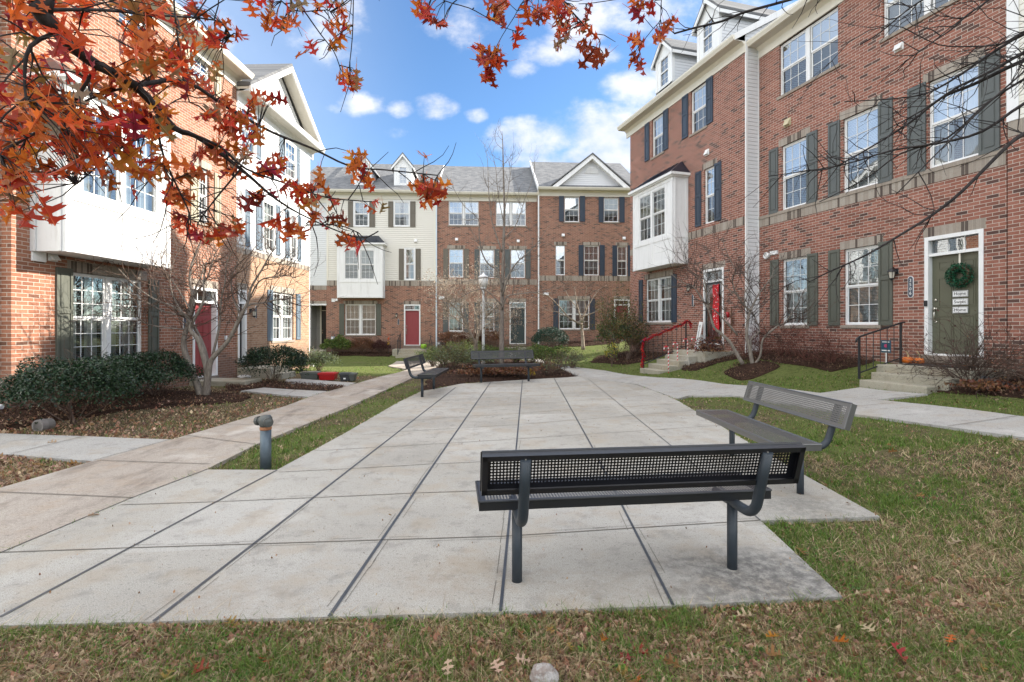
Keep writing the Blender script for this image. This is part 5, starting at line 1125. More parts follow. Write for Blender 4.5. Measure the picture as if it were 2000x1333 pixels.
# totes on the grass edge
def tote(name, label, px, py, w, d, hgt, mat, rz=.1, lid=None, group='storage boxes by the path'):
    x, y = gpt(px, py); r = thing(name, label, 'storage box', (x, y + d / 2, tz(x, y) - .02), rz, group)
    m = MB(); t = .03; a, b = w / 2, d / 2; m.add([(-a + t, -b + t, 0), (a - t, -b + t, 0), (a - t, b - t, 0), (-a + t, b - t, 0), (-a, -b, hgt), (a, -b, hgt), (a, b, hgt), (-a, b, hgt)], [(0, 3, 2, 1), (0, 1, 5, 4), (1, 2, 6, 5), (2, 3, 7, 6), (3, 0, 4, 7)]); m.build('tub', mat, r, bevel=.01)
    m = MB(); m.box(-a - .015, a + .015, -b - .015, b + .015, hgt - .03, hgt + .025); m.box(-a * .8, a * .8, -b * .8, b * .8, hgt + .025, hgt + .035); m.build('lid', lid or mat, r, bevel=.008)
    return r
M_GB = plain('grey_plastic', (.10, .11, .10), .45); M_RB2 = plain('red_plastic', (.45, .012, .015), .4); M_KB = plain('charcoal_plastic', (.045, .048, .052), .45)
tote('storage_box', 'long grey planter box beside the red box', 602, 741, .50, .34, .20, M_GB); tote('storage_box', 'bright red plastic storage box', 637, 742, .48, .34, .19, M_RB2, .05)
r = tote('storage_box', 'charcoal tote with a small white tag', 672, 744, .30, .30, .21, M_KB); m = MB(); m.box(-.03, .03, -.165, -.135, .06, .10); m.build('tag', M_WH, r); tote('storage_box', 'dark crate at the end of the row of boxes', 686, 744, .16, .3, .20, M_GB, 0)
# green pot, black stand, spinner
w = FF1.W(FF1.L(*Z5(690, 0), .5)[0], .5); zl_ = FF1.L(*Z5(600, 1218), .6)[1]; r = thing('flower_pot', 'lime green pot beside the red door', 'pot', (w[0], w[1], zl_)); m = MB(); m.lathe([(.10, 0), (.16, .06), (.18, .16), (.165, .27), (.15, .27), (.15, .22), (0, .22)], n=18); m.build('pot', plain('lime_glaze', (.22, .42, .02), .3), r, smooth=True)
w = FF1.W(FF1.L(*Z5(730, 0), .6)[0], .6); r = thing('plant_stand', 'black metal plant obelisk next to the downspout', 'plant stand', (w[0], w[1], tz(*w) - .03)); m = MB()
for sx, sy in ((-.12, -.12), (.12, -.12), (.12, .12), (-.12, .12)): m.tube([(sx, sy, 0), (sx * .7, sy * .7, .5), (0, 0, .95)], .012, 5)
m.build('frame', M_BLACK, r); m = MB(); m.lathe([(.13, .48), (.13, .5)], n=12); m.lathe([(0, .94), (.03, .97), (0, 1.02)], n=8); m.build('ring', M_BLACK, r)
w = FF1.W(FF1.L(*Z5(482, 0), .8)[0], .8); r = thing('garden_spinner', 'orange garden flower spinner on a stake under the lantern', 'garden ornament', (w[0], w[1], tz(*w) - .03)); m = MB(); m.tube([(0, 0, 0), (0, 0, .75)], .01, 5); m.build('stake', M_BLACK, r)
for zc, col, nm in ((1.05, (.7, .10, .01), 'orange_petals'), (.72, (.6, .35, .03), 'yellow_petals')):
    m = MB()
    for k in range(12):
        a = k * 2.4; q = .10 + .03 * math.sin(k); cz = zc + .16 * math.sin(k * 1.7) * (1 if zc > .9 else .5); m.add([(0, -.01, cz), (q * math.cos(a) * .6, -.05, cz + q * .5), (q * math.cos(a), -.02, cz + q * math.sin(a)), (q * .4 * math.cos(a + 1), .02, cz + q * .3)], [(0, 1, 2, 3)])
    m.build(nm, plain(nm, col, .5), r)
# wreaths
def wreath(label, fac, xl, zl_, off, R_, rad, n, mats, size, bow=None):
    w = fac.W(xl, off); r = thing('wreath', label, 'wreath', (w[0], w[1], zl_), math.atan2(fac.x[1], fac.x[0]), None); a = RNG.uniform(0, 2 * PI, n); b = RNG.uniform(0, 2 * PI, n); q = rad * RNG.uniform(.5, 1.05, n)
    pts = np.stack([(R_ + q * np.cos(b)) * np.cos(a), -np.abs(q * np.sin(b)), (R_ + q * np.cos(b)) * np.sin(a)], 1); leaf_cloud('foliage', mats, pts, size, r)
    m = MB(); m.tube([(R_ * math.cos(2 * PI * k / 20), -.02, R_ * math.sin(2 * PI * k / 20)) for k in range(21)], rad * .4, 6, cap=False); m.build('ring', M_WOOD, r)
    m = MB(); m.box(-.015, .015, -.012, -.004, R_ * .8, R_ + .32); m.build('ribbon', M_CREAM, r)
def leaf_cloud(name, mats, pts, size, parent=None, aspect=.5, up=0.0, jit=.35):
    n = len(pts); a = RNG.normal(size=(n, 3)); a[:, 2] += up; a /= np.linalg.norm(a, axis=1)[:, None]; b = RNG.normal(size=(n, 3)); b -= (b * a).sum(1)[:, None] * a; b /= np.linalg.norm(b, axis=1)[:, None]
    c = np.cross(a, b); s_ = (size * RNG.uniform(1 - jit, 1 + jit, n))[:, None]
    V = np.stack([pts - a * s_ * .5, pts + b * s_ * aspect * .5 + c * s_ * .06, pts + a * s_ * .5, pts - b * s_ * aspect * .5 + c * s_ * .06], 1).reshape(-1, 3)
    return np_mesh(name, V, np.arange(4 * n).reshape(n, 4), mats, RNG.integers(0, len(mats), n) if isinstance(mats, list) else None, parent)
L_BOX = [leafmat('boxwood_leaf', (.022, .055, .018), .15), leafmat('boxwood_leaf_light', (.045, .095, .03), .2)]
L_FAUX = [leafmat('wreath_leaf', (.02, .13, .06), .15), leafmat('wreath_leaf_dark', (.008, .06, .03), .1)]
xl, zl_ = FR1.L(*Z11(1268, 360), -.1); wreath('round green leafy wreath on the olive door', FR1, xl, zl_, -.05, .165, .095, 1500, L_FAUX, .035)
xl, zl_ = FF2.L(*Z6(512, 1045)); wreath('silvery wreath on the dark green door', FF2, xl, zl_, -.06, .16, .07, 400, [leafmat('silver_leaf', (.25, .30, .34), .1), leafmat('dark_leaf', (.02, .03, .03), .1)], .05)
# red garland on railing
M_TIN = leafmat('red_tinsel', (.55, .004, .01), .1, .5, .25); pts = []
root = MB(); path_ = [Vector(T2(-.06, .88)), Vector(T2(0, .93))] + [Vector(T2(k / 8, .90 - .05 * math.sin(k * 1.6) ** 2)) for k in range(1, 9)] + [Vector(T2(1.03, .6)), Vector(T2(1.0, .35)), Vector(T2(1.04, .15)), Vector(T2(1.02, .02))]
path_ = [Vector(T2(-.12, .62)), Vector(T2(-.12, .78))] + path_
for a, b in zip(path_, path_[1:]):
    k = int((b - a).length * 900) + 20; t = RNG.uniform(0, 1, k); pts.append(np.array(a)[None] * (1 - t)[:, None] + np.array(b)[None] * t[:, None] + RNG.normal(0, .022, (k, 3)))
gr = thing('garland', 'red tinsel garland draped along the railing and post', 'garland', rr.location, rr.rotation_euler[2]); leaf_cloud('tinsel', [M_TIN], np.concatenate(pts), .042, gr, .35); root.tube(path_, .012, 5); root.build('cord', M_BLACK, gr)
# meters
def meter(label, px, py, Yv, k=1.0, loop=False):
    p = at(px, py, Yv); r = thing('gas_meter', label, 'gas meter', (p.x, p.y, tz(p.x, p.y) - .05), 0, 'gas meters at house fronts'); z = p.z - tz(p.x, p.y) + .05
    m = MB(); m.lathe([(.0, .16), (.10, .15), (.13, .08), (.13, -.06), (.10, -.13), (0, -.14)], (0, 0, z), 12, axis='y'); m.box(-.11, .11, -.09, .09, z - .12, z + .13); m.build('meter_body', plain('meter_grey', (.30, .31, .32), .5) if 'meter_grey' not in MATS else MATS['meter_grey'], r, bevel=.02)
    m = MB(); m.tube([(-.08, 0, 0), (-.08, 0, z + .25), (-.02, 0, z + .32), (.06, 0, z + .25), (.06, 0, z + .1)], .02, 6)
    if loop: m.tube([(-.35, .05, 0), (-.35, .05, z + .35), (-.38, .05, z + .55), (-.25, .05, z + .72), (-.12, .05, z + .6), (.0, .05, z + .2)], .022, 7); m.tube([(-.45, 0, 0), (-.45, 0, z + .12)], .03, 6)
    m.tube([(.08, 0, z), (.08, 0, 0)], .02, 6); m.build('pipework', MATS['cast_metal'], r); m = MB(); m.lathe([(.055, -.15), (.06, -.19), (.0, -.195)], (0, 0, z + .03), 12, axis='y'); m.build('dial', M_WH, r)
meter('gas meter with looped pipe at the corner of the white sided house', 556, 690, 19.6, loop=True); meter('gas meter by the evergreen shrub at the recessed porch', 651, 662, 29.2); meter('gas meter beside the pale blue downspout', 866, 668, 29.4); meter('grey meter touching the downspout of the brick house', 858, 672, 29.3)
# drain pipe, rock, hose
x, y = gpt(74, 838); r = thing('drain_pipe', 'open grey drain pipe end poking from the dark shrubs', 'pipe', (x, y + .2, tz(x, y) + .035), -.1); m = MB(); m.lathe([(.085, -.18), (.085, .0), (.07, .0), (.07, -.18)], n=18, axis='y'); m.build('pipe', plain('clay_pipe', (.19, .175, .165), .8, var=.4, vs=9), r, smooth=False); m = MB(); m.lathe([(.092, -.19), (.092, -.10), (.07, -.10), (.07, -.19)], n=18, axis='y'); m.build('pipe_rim', plain('clay_pipe_rim', (.24, .22, .21), .8, var=.4, vs=9), r)
x, y = gpt(1063, 1324); m = MB(); rg = np.random.default_rng(5); dirs = rg.normal(size=(70, 3)) * np.array([1.0, .9, 1.0]); dirs /= np.linalg.norm(dirs, axis=1)[:, None]
import bmesh
def rock_mat():
    m, g, b, out = base_mat('pale_rock'); v = obj_vec(g); n = g.noise(v, 16, 6, .7); n2 = g.noise(v, 70, 5, .7)
    g.put(b.inputs['Base Color'], g.mix(g.sm(n2, .35, .7), g.mix(g.sm(n, .45, .55), (.23, .18, .155), (.44, .41, .39)), (.30, .27, .245))); b.inputs['Roughness'].default_value = .9
    g.put(b.inputs['Normal'], g.n('ShaderNodeBump', Strength=1.0, Distance=.01, Height=g.m('ADD', n, n2)).outputs[0]); return m
bm = bmesh.new(); [bm.verts.new((d[0] * .064 * (1 + .12 * math.sin(d[1] * 9)), d[1] * .052, max(d[2] * .052 * (1 + .2 * math.sin(d[0] * 7)), -.02))) for d in dirs]; bmesh.ops.convex_hull(bm, input=bm.verts); me = bpy.data.meshes.new('rock'); bm.to_mesh(me); bm.free(); o_ = bpy.data.objects.new('rock', me); COL.objects.link(o_); me.materials.append(rock_mat()); o_.location = (x, y, tz(x, y) + .005); tag(o_, 'pale grey angular rock lying in the foreground grass', 'rock')
x, y = gpt(477, 742); o_ = MB(); o_.tube([(.16 * math.cos(2 * PI * k / 24), .11 * math.sin(2 * PI * k / 24), .02 + .01 * math.sin(k)) for k in range(25)], .02, 6, cap=False); o_.tube([(.12 * math.cos(2 * PI * k / 20), .09 * math.sin(2 * PI * k / 20), .045) for k in range(21)], .018, 6, cap=False); o_ = o_.build('hose_coil', M_WH, smooth=True); w = FL1.W(FL1.L(477, HY, .9)[0], .9); o_.location = (w[0], w[1], .172); tag(o_, 'white coil of hose lying on the flat stoop', 'hose')
# black corrugated drain behind the right shrub
w = FR1.W(FR1.L(1975, HY, .9)[0], .9); m = MB()
for k in range(12): m.lathe([(.055, k * .06), (.062, k * .06 + .02), (.055, k * .06 + .04)], n=10, axis='x')
o_ = m.build('corrugated_drain', M_BLACK); o_.location = (w[0] - .3, w[1] + .2, tz(*w) + .12); o_.rotation_euler = (0, .25, r1z); tag(o_, 'black corrugated drain pipe on the mulch behind the twiggy shrub', 'drain pipe')
# ================================================================== vegetation
BK_GREY = bark('grey_bark', (.15, .125, .105), (.27, .235, .20)); BK_DARK = bark('dark_twig_bark', (.022, .018, .018), (.05, .042, .04)); BK_BROWN = bark('brown_twig', (.085, .055, .043), (.165, .115, .088)); BK_PALE = bark('pale_bark', (.24, .19, .145), (.36, .30, .235)); BK_TAN = bark('tan_twig', (.30, .235, .18), (.42, .34, .27))
BK_RED = bark('reddish_twig', (.085, .032, .026), (.14, .06, .045))
rg = random.Random(11)
def smooth_pts(pts, k=3):
    P_ = [Vector(p) for p in pts]
    if len(P_) < 3: return P_
    out = []
    for i in range(len(P_) - 1):
        a, b, c, d = P_[max(i - 1, 0)], P_[i], P_[i + 1], P_[min(i + 2, len(P_) - 1)]
        for j in range(k):
            t = j / k; out.append(.5 * ((2 * b) + (c - a) * t + (2 * a - 5 * b + 4 * c - d) * t * t + (3 * b - a - 3 * c + d) * t ** 3))
    return out + [P_[-1]]
def limb(mb, Zf, pts, Y0, r0, r1, dy=0.0, n=7, jit=.0):
    k = len(pts); W_ = [at(*Zf(*p), Y0 + dy * (i / (k - 1)) + rg.uniform(-jit, jit)) for i, p in enumerate(pts)]
    W_ = smooth_pts(W_); q = len(W_); mb.tube(W_, [r0 + (r1 - r0) * (i / (q - 1)) ** .8 for i in range(q)], n)
    return W_, r0, r1
def twig(mb, p, d, L, r, lvl, up=.15, kids=3, spread=.75, sides=3, tips=None, wig=.22):
    seg = 4; pts = [p]; d = d.normalized(); dirs = [d]
    for i in range(seg):
        d = (d + Vector((rg.gauss(0, wig), rg.gauss(0, wig), rg.gauss(0, wig) + up * .4))).normalized(); pts.append(pts[-1] + d * L / seg); dirs.append(d)
    mb.tube(pts, [r * (1 - .62 * i / seg) for i in range(seg + 1)], sides, cap=False)
    if tips is not None and lvl <= 0: tips.append(pts[-1])
    if lvl > 0:
        for k in range(kids):
            i = rg.randint(1, seg); q = dirs[i]; o = q.orthogonal().normalized(); o.rotate(Matrix.Rotation(rg.uniform(0, 2 * PI), 3, q))
            twig(mb, pts[i], q + o * spread * rg.uniform(.6, 1.3), L * rg.uniform(.5, .8), r * .55, lvl - 1, up, kids, spread, sides, tips, wig)
def clothe(mb, W_, r0, r1, n, L, lvl=1, t0=.35, up=.25, kids=3, tips=None, out=None, spread=.8, rmax=.012):
    for _ in range(n):
        t = rg.uniform(t0, 1); i = min(int(t * (len(W_) - 1)), len(W_) - 2); a = W_[i]; d = (W_[i + 1] - a).normalized(); o = d.orthogonal().normalized(); o.rotate(Matrix.Rotation(rg.uniform(0, 2 * PI), 3, d))
        p = a.lerp(W_[i + 1], rg.random()); twig(mb, p, d * .5 + o * spread, L * rg.uniform(.5, 1.1), min(rmax, (r0 + (r1 - r0) * t) * .5 + .0027), lvl, up, kids, .75, 3, tips)
def tree(name, label, Y0, base, bark_, twigm, limbs, twigs, group=None, cat='tree', crown='crown'):
    b = at(*base, Y0); g0 = tz(b.x, b.y); root = thing(name, label, cat, (b.x, b.y, g0), 0, group)
    m = MB(); c = MB(); tips = []
    for Zf, pts, r0, r1, dy in limbs:
        W_, *_r = limb(m, Zf, pts, Y0, r0, r1, dy, 8 if r0 > .03 else 5)
        if twigs: clothe(c, W_, r0, r1, *twigs, tips=tips)
    for mm, nm, mt in ((m, 'trunk', bark_), (c, crown, twigm)):
        mm.v = [(x - b.x, y - b.y, z - g0) for x, y, z in mm.v]
        if mm.v: mm.build(nm, mt, root, smooth=True)
    return root, [Vector((t.x - b.x, t.y - b.y, t.z - g0)) for t in tips]
ZR = zoomer(1300, 480, 5.127); ZV = zoomer(820, 540, 6.058)
LAB_G = 'small bare trees in the court'
tree('bare_tree', 'bare multi-stem tree in mulch before the orange brick house', 10.6, (395, 776), BK_GREY, BK_BROWN, [
    (Z3, [(1052, 1012), (1035, 960), (1005, 880), (965, 775), (958, 700), (985, 610), (1000, 560), (1005, 480), (988, 390), (1002, 300), (1042, 200), (1060, 130)], .085, .012, .4),
    (Z3, [(1075, 1005), (1080, 880), (1060, 790), (1030, 700), (990, 650), (1010, 600), (1060, 500), (1060, 400), (1075, 300)], .075, .012, -.3),
    (Z4, [(70, 1255), (90, 1120), (108, 1015), (178, 935), (232, 865), (298, 725), (345, 640), (368, 540), (440, 420), (490, 330), (530, 280)], .07, .009, -.5),
    (Z4, [(60, 1250), (85, 1080), (60, 930), (0, 800), (-40, 720), (-20, 600), (40, 480), (60, 380)], .06, .009, .5),
    (Z4, [(235, 860), (330, 670), (450, 640), (560, 615), (640, 610), (700, 640)], .03, .004, .3), (Z4, [(345, 640), (420, 500), (520, 470), (600, 460), (660, 480)], .022, .004, -.6), (Z4, [(300, 720), (250, 600), (240, 480), (280, 380), (320, 300), (330, 220)], .025, .004, .5),
    (Z3, [(985, 590), (900, 530), (800, 490), (700, 420), (600, 320), (520, 285)], .026, .004, -.7), (Z3, [(990, 575), (860, 560), (740, 500), (640, 500), (560, 545), (480, 530)], .022, .004, .5), (Z3, [(1000, 560), (920, 430), (850, 330), (800, 240), (760, 180)], .022, .004, .6), (Z3, [(1005, 480), (1080, 380), (1120, 260), (1180, 170)], .022, .004, -.6),
    (Z3, [(960, 650), (860, 640), (760, 620), (690, 560), (640, 510)], .018, .004, -.9), (Z4, [(110, 1010), (160, 800), (170, 640), (200, 500), (210, 380), (260, 280)], .03, .005, -.9), (Z4, [(0, 800), (-120, 640), (-160, 500), (-140, 380), (-90, 280)], .025, .004, .2)],
    (21, .8, 1, .3, .3, 3), LAB_G)
tree('bare_tree', 'tallest bare tree with a straight trunk behind the far bench', 17.0, (981, 716), BK_GREY, BK_GREY, [
    (Z6, [(422, 1320), (424, 1150), (425, 1000), (428, 850), (432, 700), (436, 560), (440, 400), (436, 250), (432, 100), (430, 0), (425, -70)], .095, .008, .3),
    (Z6, [(426, 880), (400, 760), (340, 710), (305, 640), (290, 540), (285, 450), (200, 370), (140, 270), (90, 180)], .035, .004, -.6), (Z6, [(428, 900), (468, 780), (520, 700), (590, 640), (650, 570), (710, 480)], .038, .004, -.5), (Z6, [(425, 640), (390, 540), (360, 430), (345, 250), (340, 100), (318, 15)], .03, .004, .5),
    (Z6, [(440, 560), (500, 500), (540, 400), (560, 330), (610, 200), (622, 40)], .022, .004, .7), (Z6, [(426, 985), (452, 910), (520, 893), (640, 880), (770, 850)], .035, .004, -.6), (Z6, [(430, 830), (480, 760), (530, 735), (560, 640)], .024, .005, .7), (Z6, [(424, 960), (330, 870), (240, 880), (120, 950), (40, 930)], .024, .004, -.4),
    (Z6, [(437, 430), (462, 280), (482, 130), (495, 15)], .018, .003, .4), (Z6, [(436, 470), (402, 300), (386, 130), (345, 0)], .018, .003, -.5), (Z6, [(425, 780), (300, 800), (180, 820), (60, 800)], .018, .003, .6), (Z6, [(436, 600), (380, 590), (300, 590), (240, 560)], .012, .003, -.6), (Z6, [(430, 1010), (350, 960), (300, 860), (250, 760)], .02, .003, .7)],
    (10, .8, 1, .3, .5, 2), LAB_G)
r, tips = tree('crape_myrtle', 'pale multi-stem tree with tan seed heads left of the tall trunk', 19.0, (929, 702), BK_PALE, BK_TAN, [
    (ZV, [(660, 930), (655, 840), (655, 790), (610, 700), (560, 590), (510, 480), (480, 380), (470, 300)], .075, .012, -.4), (ZV, [(670, 930), (668, 800), (690, 700), (740, 620), (760, 520), (830, 430), (880, 380)], .065, .010, .4),
    (ZV, [(665, 900), (675, 760), (680, 600), (670, 450), (690, 330), (700, 200)], .05, .01, .8), (ZV, [(560, 590), (470, 540), (400, 480), (330, 420), (270, 370)], .03, .006, .3), (ZV, [(510, 480), (420, 380), (340, 300), (280, 220)], .025, .006, -.5), (ZV, [(740, 620), (830, 560), (900, 540), (960, 480)], .03, .006, -.6), (ZV, [(480, 380), (520, 250), (560, 150), (600, 80)], .02, .005, .5), (ZV, [(690, 330), (780, 240), (860, 160), (900, 110)], .02, .005, .3), (ZV, [(830, 430), (950, 340), (1050, 330), (1150, 380), (1190, 430)], .022, .005, -.8), (ZV, [(470, 300), (400, 200), (350, 130), (300, 100)], .018, .004, .4)],
    (30, .7, 2, .3, .2, 2), LAB_G)
pts = np.array([t + Vector((rg.gauss(0, .05), rg.gauss(0, .05), rg.gauss(0, .05))) for t in tips for _ in range(4)]); leaf_cloud('seed_heads', [leafmat('seed_head', (.50, .40, .30), .2)], pts, .055, r, .55)
tree('bare_tree', 'little bare tree on the mulch mound before the navy shuttered house', 24.3, (1139, 684), BK_PALE, BK_BROWN, [
    (Z7, [(330, 1222), (327, 1150), (322, 1100), (318, 1050), (300, 980), (285, 900), (280, 850)], .10, .012, .4), (Z7, [(322, 1075), (250, 1035), (195, 975), (125, 905), (60, 890), (-20, 880)], .05, .006, -.6), (Z7, [(320, 1060), (345, 990), (380, 930), (420, 870), (470, 840)], .05, .006, .6), (Z7, [(315, 1030), (400, 1000), (450, 960), (500, 930)], .035, .005, -.8), (Z7, [(300, 980), (250, 920), (220, 860), (200, 830)], .03, .005, .7), (Z7, [(250, 1035), (180, 1000), (120, 990), (60, 960)], .025, .005, .5), (Z7, [(345, 990), (340, 920), (350, 860), (340, 820)], .03, .005, -.4)],
    (13, .9, 2, .3, .2, 2), LAB_G)
tree('bare_tree', 'bare multi-stem tree leaning over the red wrapped door side', 12.8, (1466, 716), BK_GREY, bark('dark_brown_twig', (.06, .042, .036), (.12, .09, .075)), [
    (ZR, [(772, 1185), (700, 1062), (640, 962), (565, 890), (480, 810), (435, 650), (380, 560), (330, 480), (270, 405), (200, 385), (110, 330), (40, 270)], 0.0520, .007, .6), (ZR, [(720, 900), (600, 760), (500, 655), (430, 590), (400, 400), (360, 250), (300, 180)], 0.0256, .006, -.6),
    (ZR, [(872, 1205), (842, 1035), (812, 885), (830, 710), (850, 655), (892, 560), (922, 500), (1000, 400), (1060, 310), (1090, 220)], 0.0560, .006, .3), (ZR, [(850, 655), (780, 590), (720, 500), (682, 420), (668, 315), (700, 270), (640, 125), (590, 15), (570, -80)], 0.0280, .005, -.5),
    (ZR, [(872, 1205), (852, 950), (940, 860), (905, 745), (870, 660), (800, 540)], 0.0280, .006, .6), (ZR, [(880, 1200), (948, 1105), (975, 935), (1110, 815), (1182, 780), (1270, 670), (1335, 560), (1400, 420)], 0.0336, .005, -.6),
    (ZR, [(790, 590), (790, 480), (832, 400), (820, 250), (900, 100), (920, 0)], 0.0176, .004, .6), (ZR, [(435, 650), (390, 420), (330, 330), (250, 250), (180, 120), (150, 0)], 0.0160, .004, -.5), (ZR, [(892, 560), (950, 470), (1040, 340), (1150, 260)], 0.0144, .004, .4), (ZR, [(720, 500), (560, 380), (470, 240), (440, 100), (400, 0)], 0.0144, .004, .5), (ZR, [(720, 890), (610, 740), (590, 600), (550, 480)], 0.0160, .004, .2)],
    (18, .8, 1, .3, .3, 3), LAB_G)

# ---------------------------------------------------------------- shrubs
L_DK = [leafmat('holly_leaf', (.014, .034, .016), .1, .4, .35), leafmat('holly_leaf_mid', (.025, .055, .022), .12, .4, .35)]; L_MID = [leafmat('shrub_leaf', (.08, .15, .03), .3), leafmat('shrub_leaf_yellow', (.18, .22, .05), .35)]
L_BRN = [leafmat('brown_leaf', (.17, .085, .05), .25), leafmat('rust_leaf', (.25, .11, .05), .3)]; L_MAR = [leafmat('maroon_leaf', (.10, .028, .022), .2), leafmat('plum_leaf', (.07, .03, .028), .2)]; L_OLV = [leafmat('olive_leaf', (.10, .125, .04), .3), leafmat('bronze_leaf', (.19, .135, .05), .3)]; L_SIL = [leafmat('silver_green_leaf', (.16, .19, .12), .2), leafmat('pale_green_leaf', (.19, .23, .10), .25)]
def shrub(name, label, x, y, rx, ry, h, n, size, mats, group=None, stems=10, stemm=None, shell=.55, lump=.2, z0=None, flat=0.0, cat='shrub', aspect=.5):
    z = tz(x, y) - .03 if z0 is None else z0; root = thing(name, label, cat, (x, y, z), 0, group); d = RNG.normal(size=(n, 3)); d[:, 2] = np.abs(d[:, 2]) * 1.0 - .25 * (RNG.random(n) < .3); d /= np.linalg.norm(d, axis=1)[:, None]
    k = RNG.uniform(shell, 1, n) ** .6; ph = x * 3.1; k *= 1 + lump * np.sin(d[:, 0] * 5 + ph) * np.sin(d[:, 1] * 4.3 + ph * 2) + lump * .7 * np.sin(d[:, 2] * 7 + d[:, 0] * 6 + ph)
    if flat: d = np.sign(d) * np.abs(d) ** (1 - flat)
    P_ = d * k[:, None] * np.array([rx, ry, h * .56]) + np.array([0, 0, h * .46]); P_ = P_[P_[:, 2] > .01]; leaf_cloud('foliage', mats, P_, size, root, aspect)
    m = MB()
    for i in range(stems): a = rg.uniform(0, 2 * PI); twig(m, Vector((rg.gauss(0, .06) * rx, rg.gauss(0, .06) * ry, 0)), Vector((math.cos(a) * .6 * rx / h, math.sin(a) * .6 * ry / h, 1)), h * rg.uniform(.7, 1.02), .010, 1, .1, 3, .6)
    if stems: m.build('stems', stemm or BK_BROWN, root)
    return root
G_EV = 'clipped evergreens by the orange brick house'
shrub('holly_shrub', 'large dark evergreen shrub at the brick corner over the drain pipe', -6.75, 7.75, .95, .85, 1.0, 9500, .045, L_DK, G_EV, lump=.13); shrub('holly_shrub', 'wide dark evergreen shrub under the double window', -7.25, 9.0, .9, .9, .96, 8000, .045, L_DK, G_EV, lump=.13); shrub('holly_shrub', 'dark evergreen shrub next to the bare tree stems', -7.3, 10.3, .85, .8, .98, 7500, .045, L_DK, G_EV, lump=.13)
shrub('holly_shrub', 'clipped dark shrub between the two stoops', -6.4, 13.6, .82, .6, 1.0, 8000, .05, L_DK, G_EV, lump=.12, flat=.25)
w = farfac(638).W; sh = lambda px, o, dY=0: (((px - CX) / F * (29.9 - o)) , 29.9 - o)
x, y = sh(660, 1.2); shrub('green_shrub', 'bright green rounded shrub at the left end of the cream house bed', x, y, .85, .6, 1.0, 3500, .085, L_MID); x, y = sh(707, 1.1); shrub('brown_shrub', 'rusty brown low hedge shrub under the cream house window', x, y, .75, .5, .95, 3500, .06, L_BRN, 'brown winter shrubs', 14); x, y = sh(742, 1.0); shrub('brown_shrub', 'plum brown shrub next to the concrete steps of the cream house', x, y, .6, .5, .8, 2600, .06, L_MAR, 'brown winter shrubs', 14)
x, y = sh(885, 1.0); shrub('brown_shrub', 'brown clipped hedge shrub under the left ground window', x, y, .85, .5, 1.15, 4200, .06, L_BRN, 'brown winter shrubs', 16, flat=.3); x, y = sh(920, 1.0); shrub('brown_shrub', 'brown hedge shrub partly behind the pale myrtle trunk', x, y, .7, .5, 1.05, 3500, .06, L_MAR + L_BRN, 'brown winter shrubs', 16, flat=.3); x, y = sh(958, 1.0); shrub('brown_shrub', 'orange brown hedge shrub behind the white lamp post', x, y, .75, .5, 1.15, 4000, .06, L_BRN, 'brown winter shrubs', 16, flat=.3)
x, y = (1074 - CX) / F * 25.5, 25.5; shrub('yew_shrub', 'round dark green clipped yew at the foot of the brick house', x, y, .95, .8, 1.35, 9000, .05, [leafmat('yew_leaf', (.008, .038, .026), .08, .35), leafmat('yew_leaf_light', (.018, .06, .035), .1, .35)], lump=.05)
x, y = (1068 - CX) / F * 19, 19.0; shrub('green_shrub', 'leafy green shrub in front of the round yew', x, y, .8, .7, .75, 3500, .075, L_MID, stems=16, lump=.3)
for px, Yv, rx, hh, n_, mt, lab in ((905, 21.5, .8, .7, 2500, L_MID, 'yellow green shrub by the pale tree trunks'), (862, 18.5, .75, .65, 2300, L_SIL + L_MID, 'grassy green shrub beside the small side on bench'), (884, 16.3, .6, .62, 1800, L_OLV + L_SIL, 'wispy olive shrub at the left of the planted bed'), (925, 17.0, .7, .5, 2000, L_SIL, 'silvery low shrub left of the far bench'), (960, 18.5, .6, .55, 1900, L_MID, 'fresh green shrub behind the far bench lamp'), (1008, 19.5, .6, .5, 1500, L_SIL + L_MID, 'pale green shrub behind the far bench'), (1040, 18.2, .6, .5, 1600, L_MID, 'green shrub behind the right end of the far bench'), (1118, 18.2, .5, .45, 700, L_SIL, 'sparse pale shrub at the right tip of the bed'), (1090, 16.0, .38, .42, 350, L_MAR + L_SIL, 'twiggy nearly leafless shrub right of the far bench'), (1066, 15.4, .42, .4, 350, L_SIL + L_BRN, 'thin twiggy shrub by the far bench leg'), (845, 20.5, .5, .55, 1500, L_MID, 'green shrub by the left walkway bend')):
    x = (px - CX) / F * Yv; shrub('bed_shrub', lab, x, Yv, rx * 1.15, rx * .9, hh * 1.35, int(n_ * 1.5), .062, mt, 'mixed shrubs of the central bed', 26, lump=.35, shell=.3, aspect=.3)
x = (970 - CX) / F * 14.7; shrub('dry_perennials', 'low rust brown dried perennials under the far bench', x, 15.0, 1.25, .45, .36, 2200, .085, L_BRN, None, 30, lump=.4, shell=.1, cat='plants'); x, y = (1034 - CX) / F * 15.0, 14.9; shrub('yellow_plant', 'small yellow leaved plant at the bench leg', x, y, .16, .14, .3, 120, .06, [leafmat('yellow_leaf', (.42, .30, .03), .3)], None, 4, cat='plant')
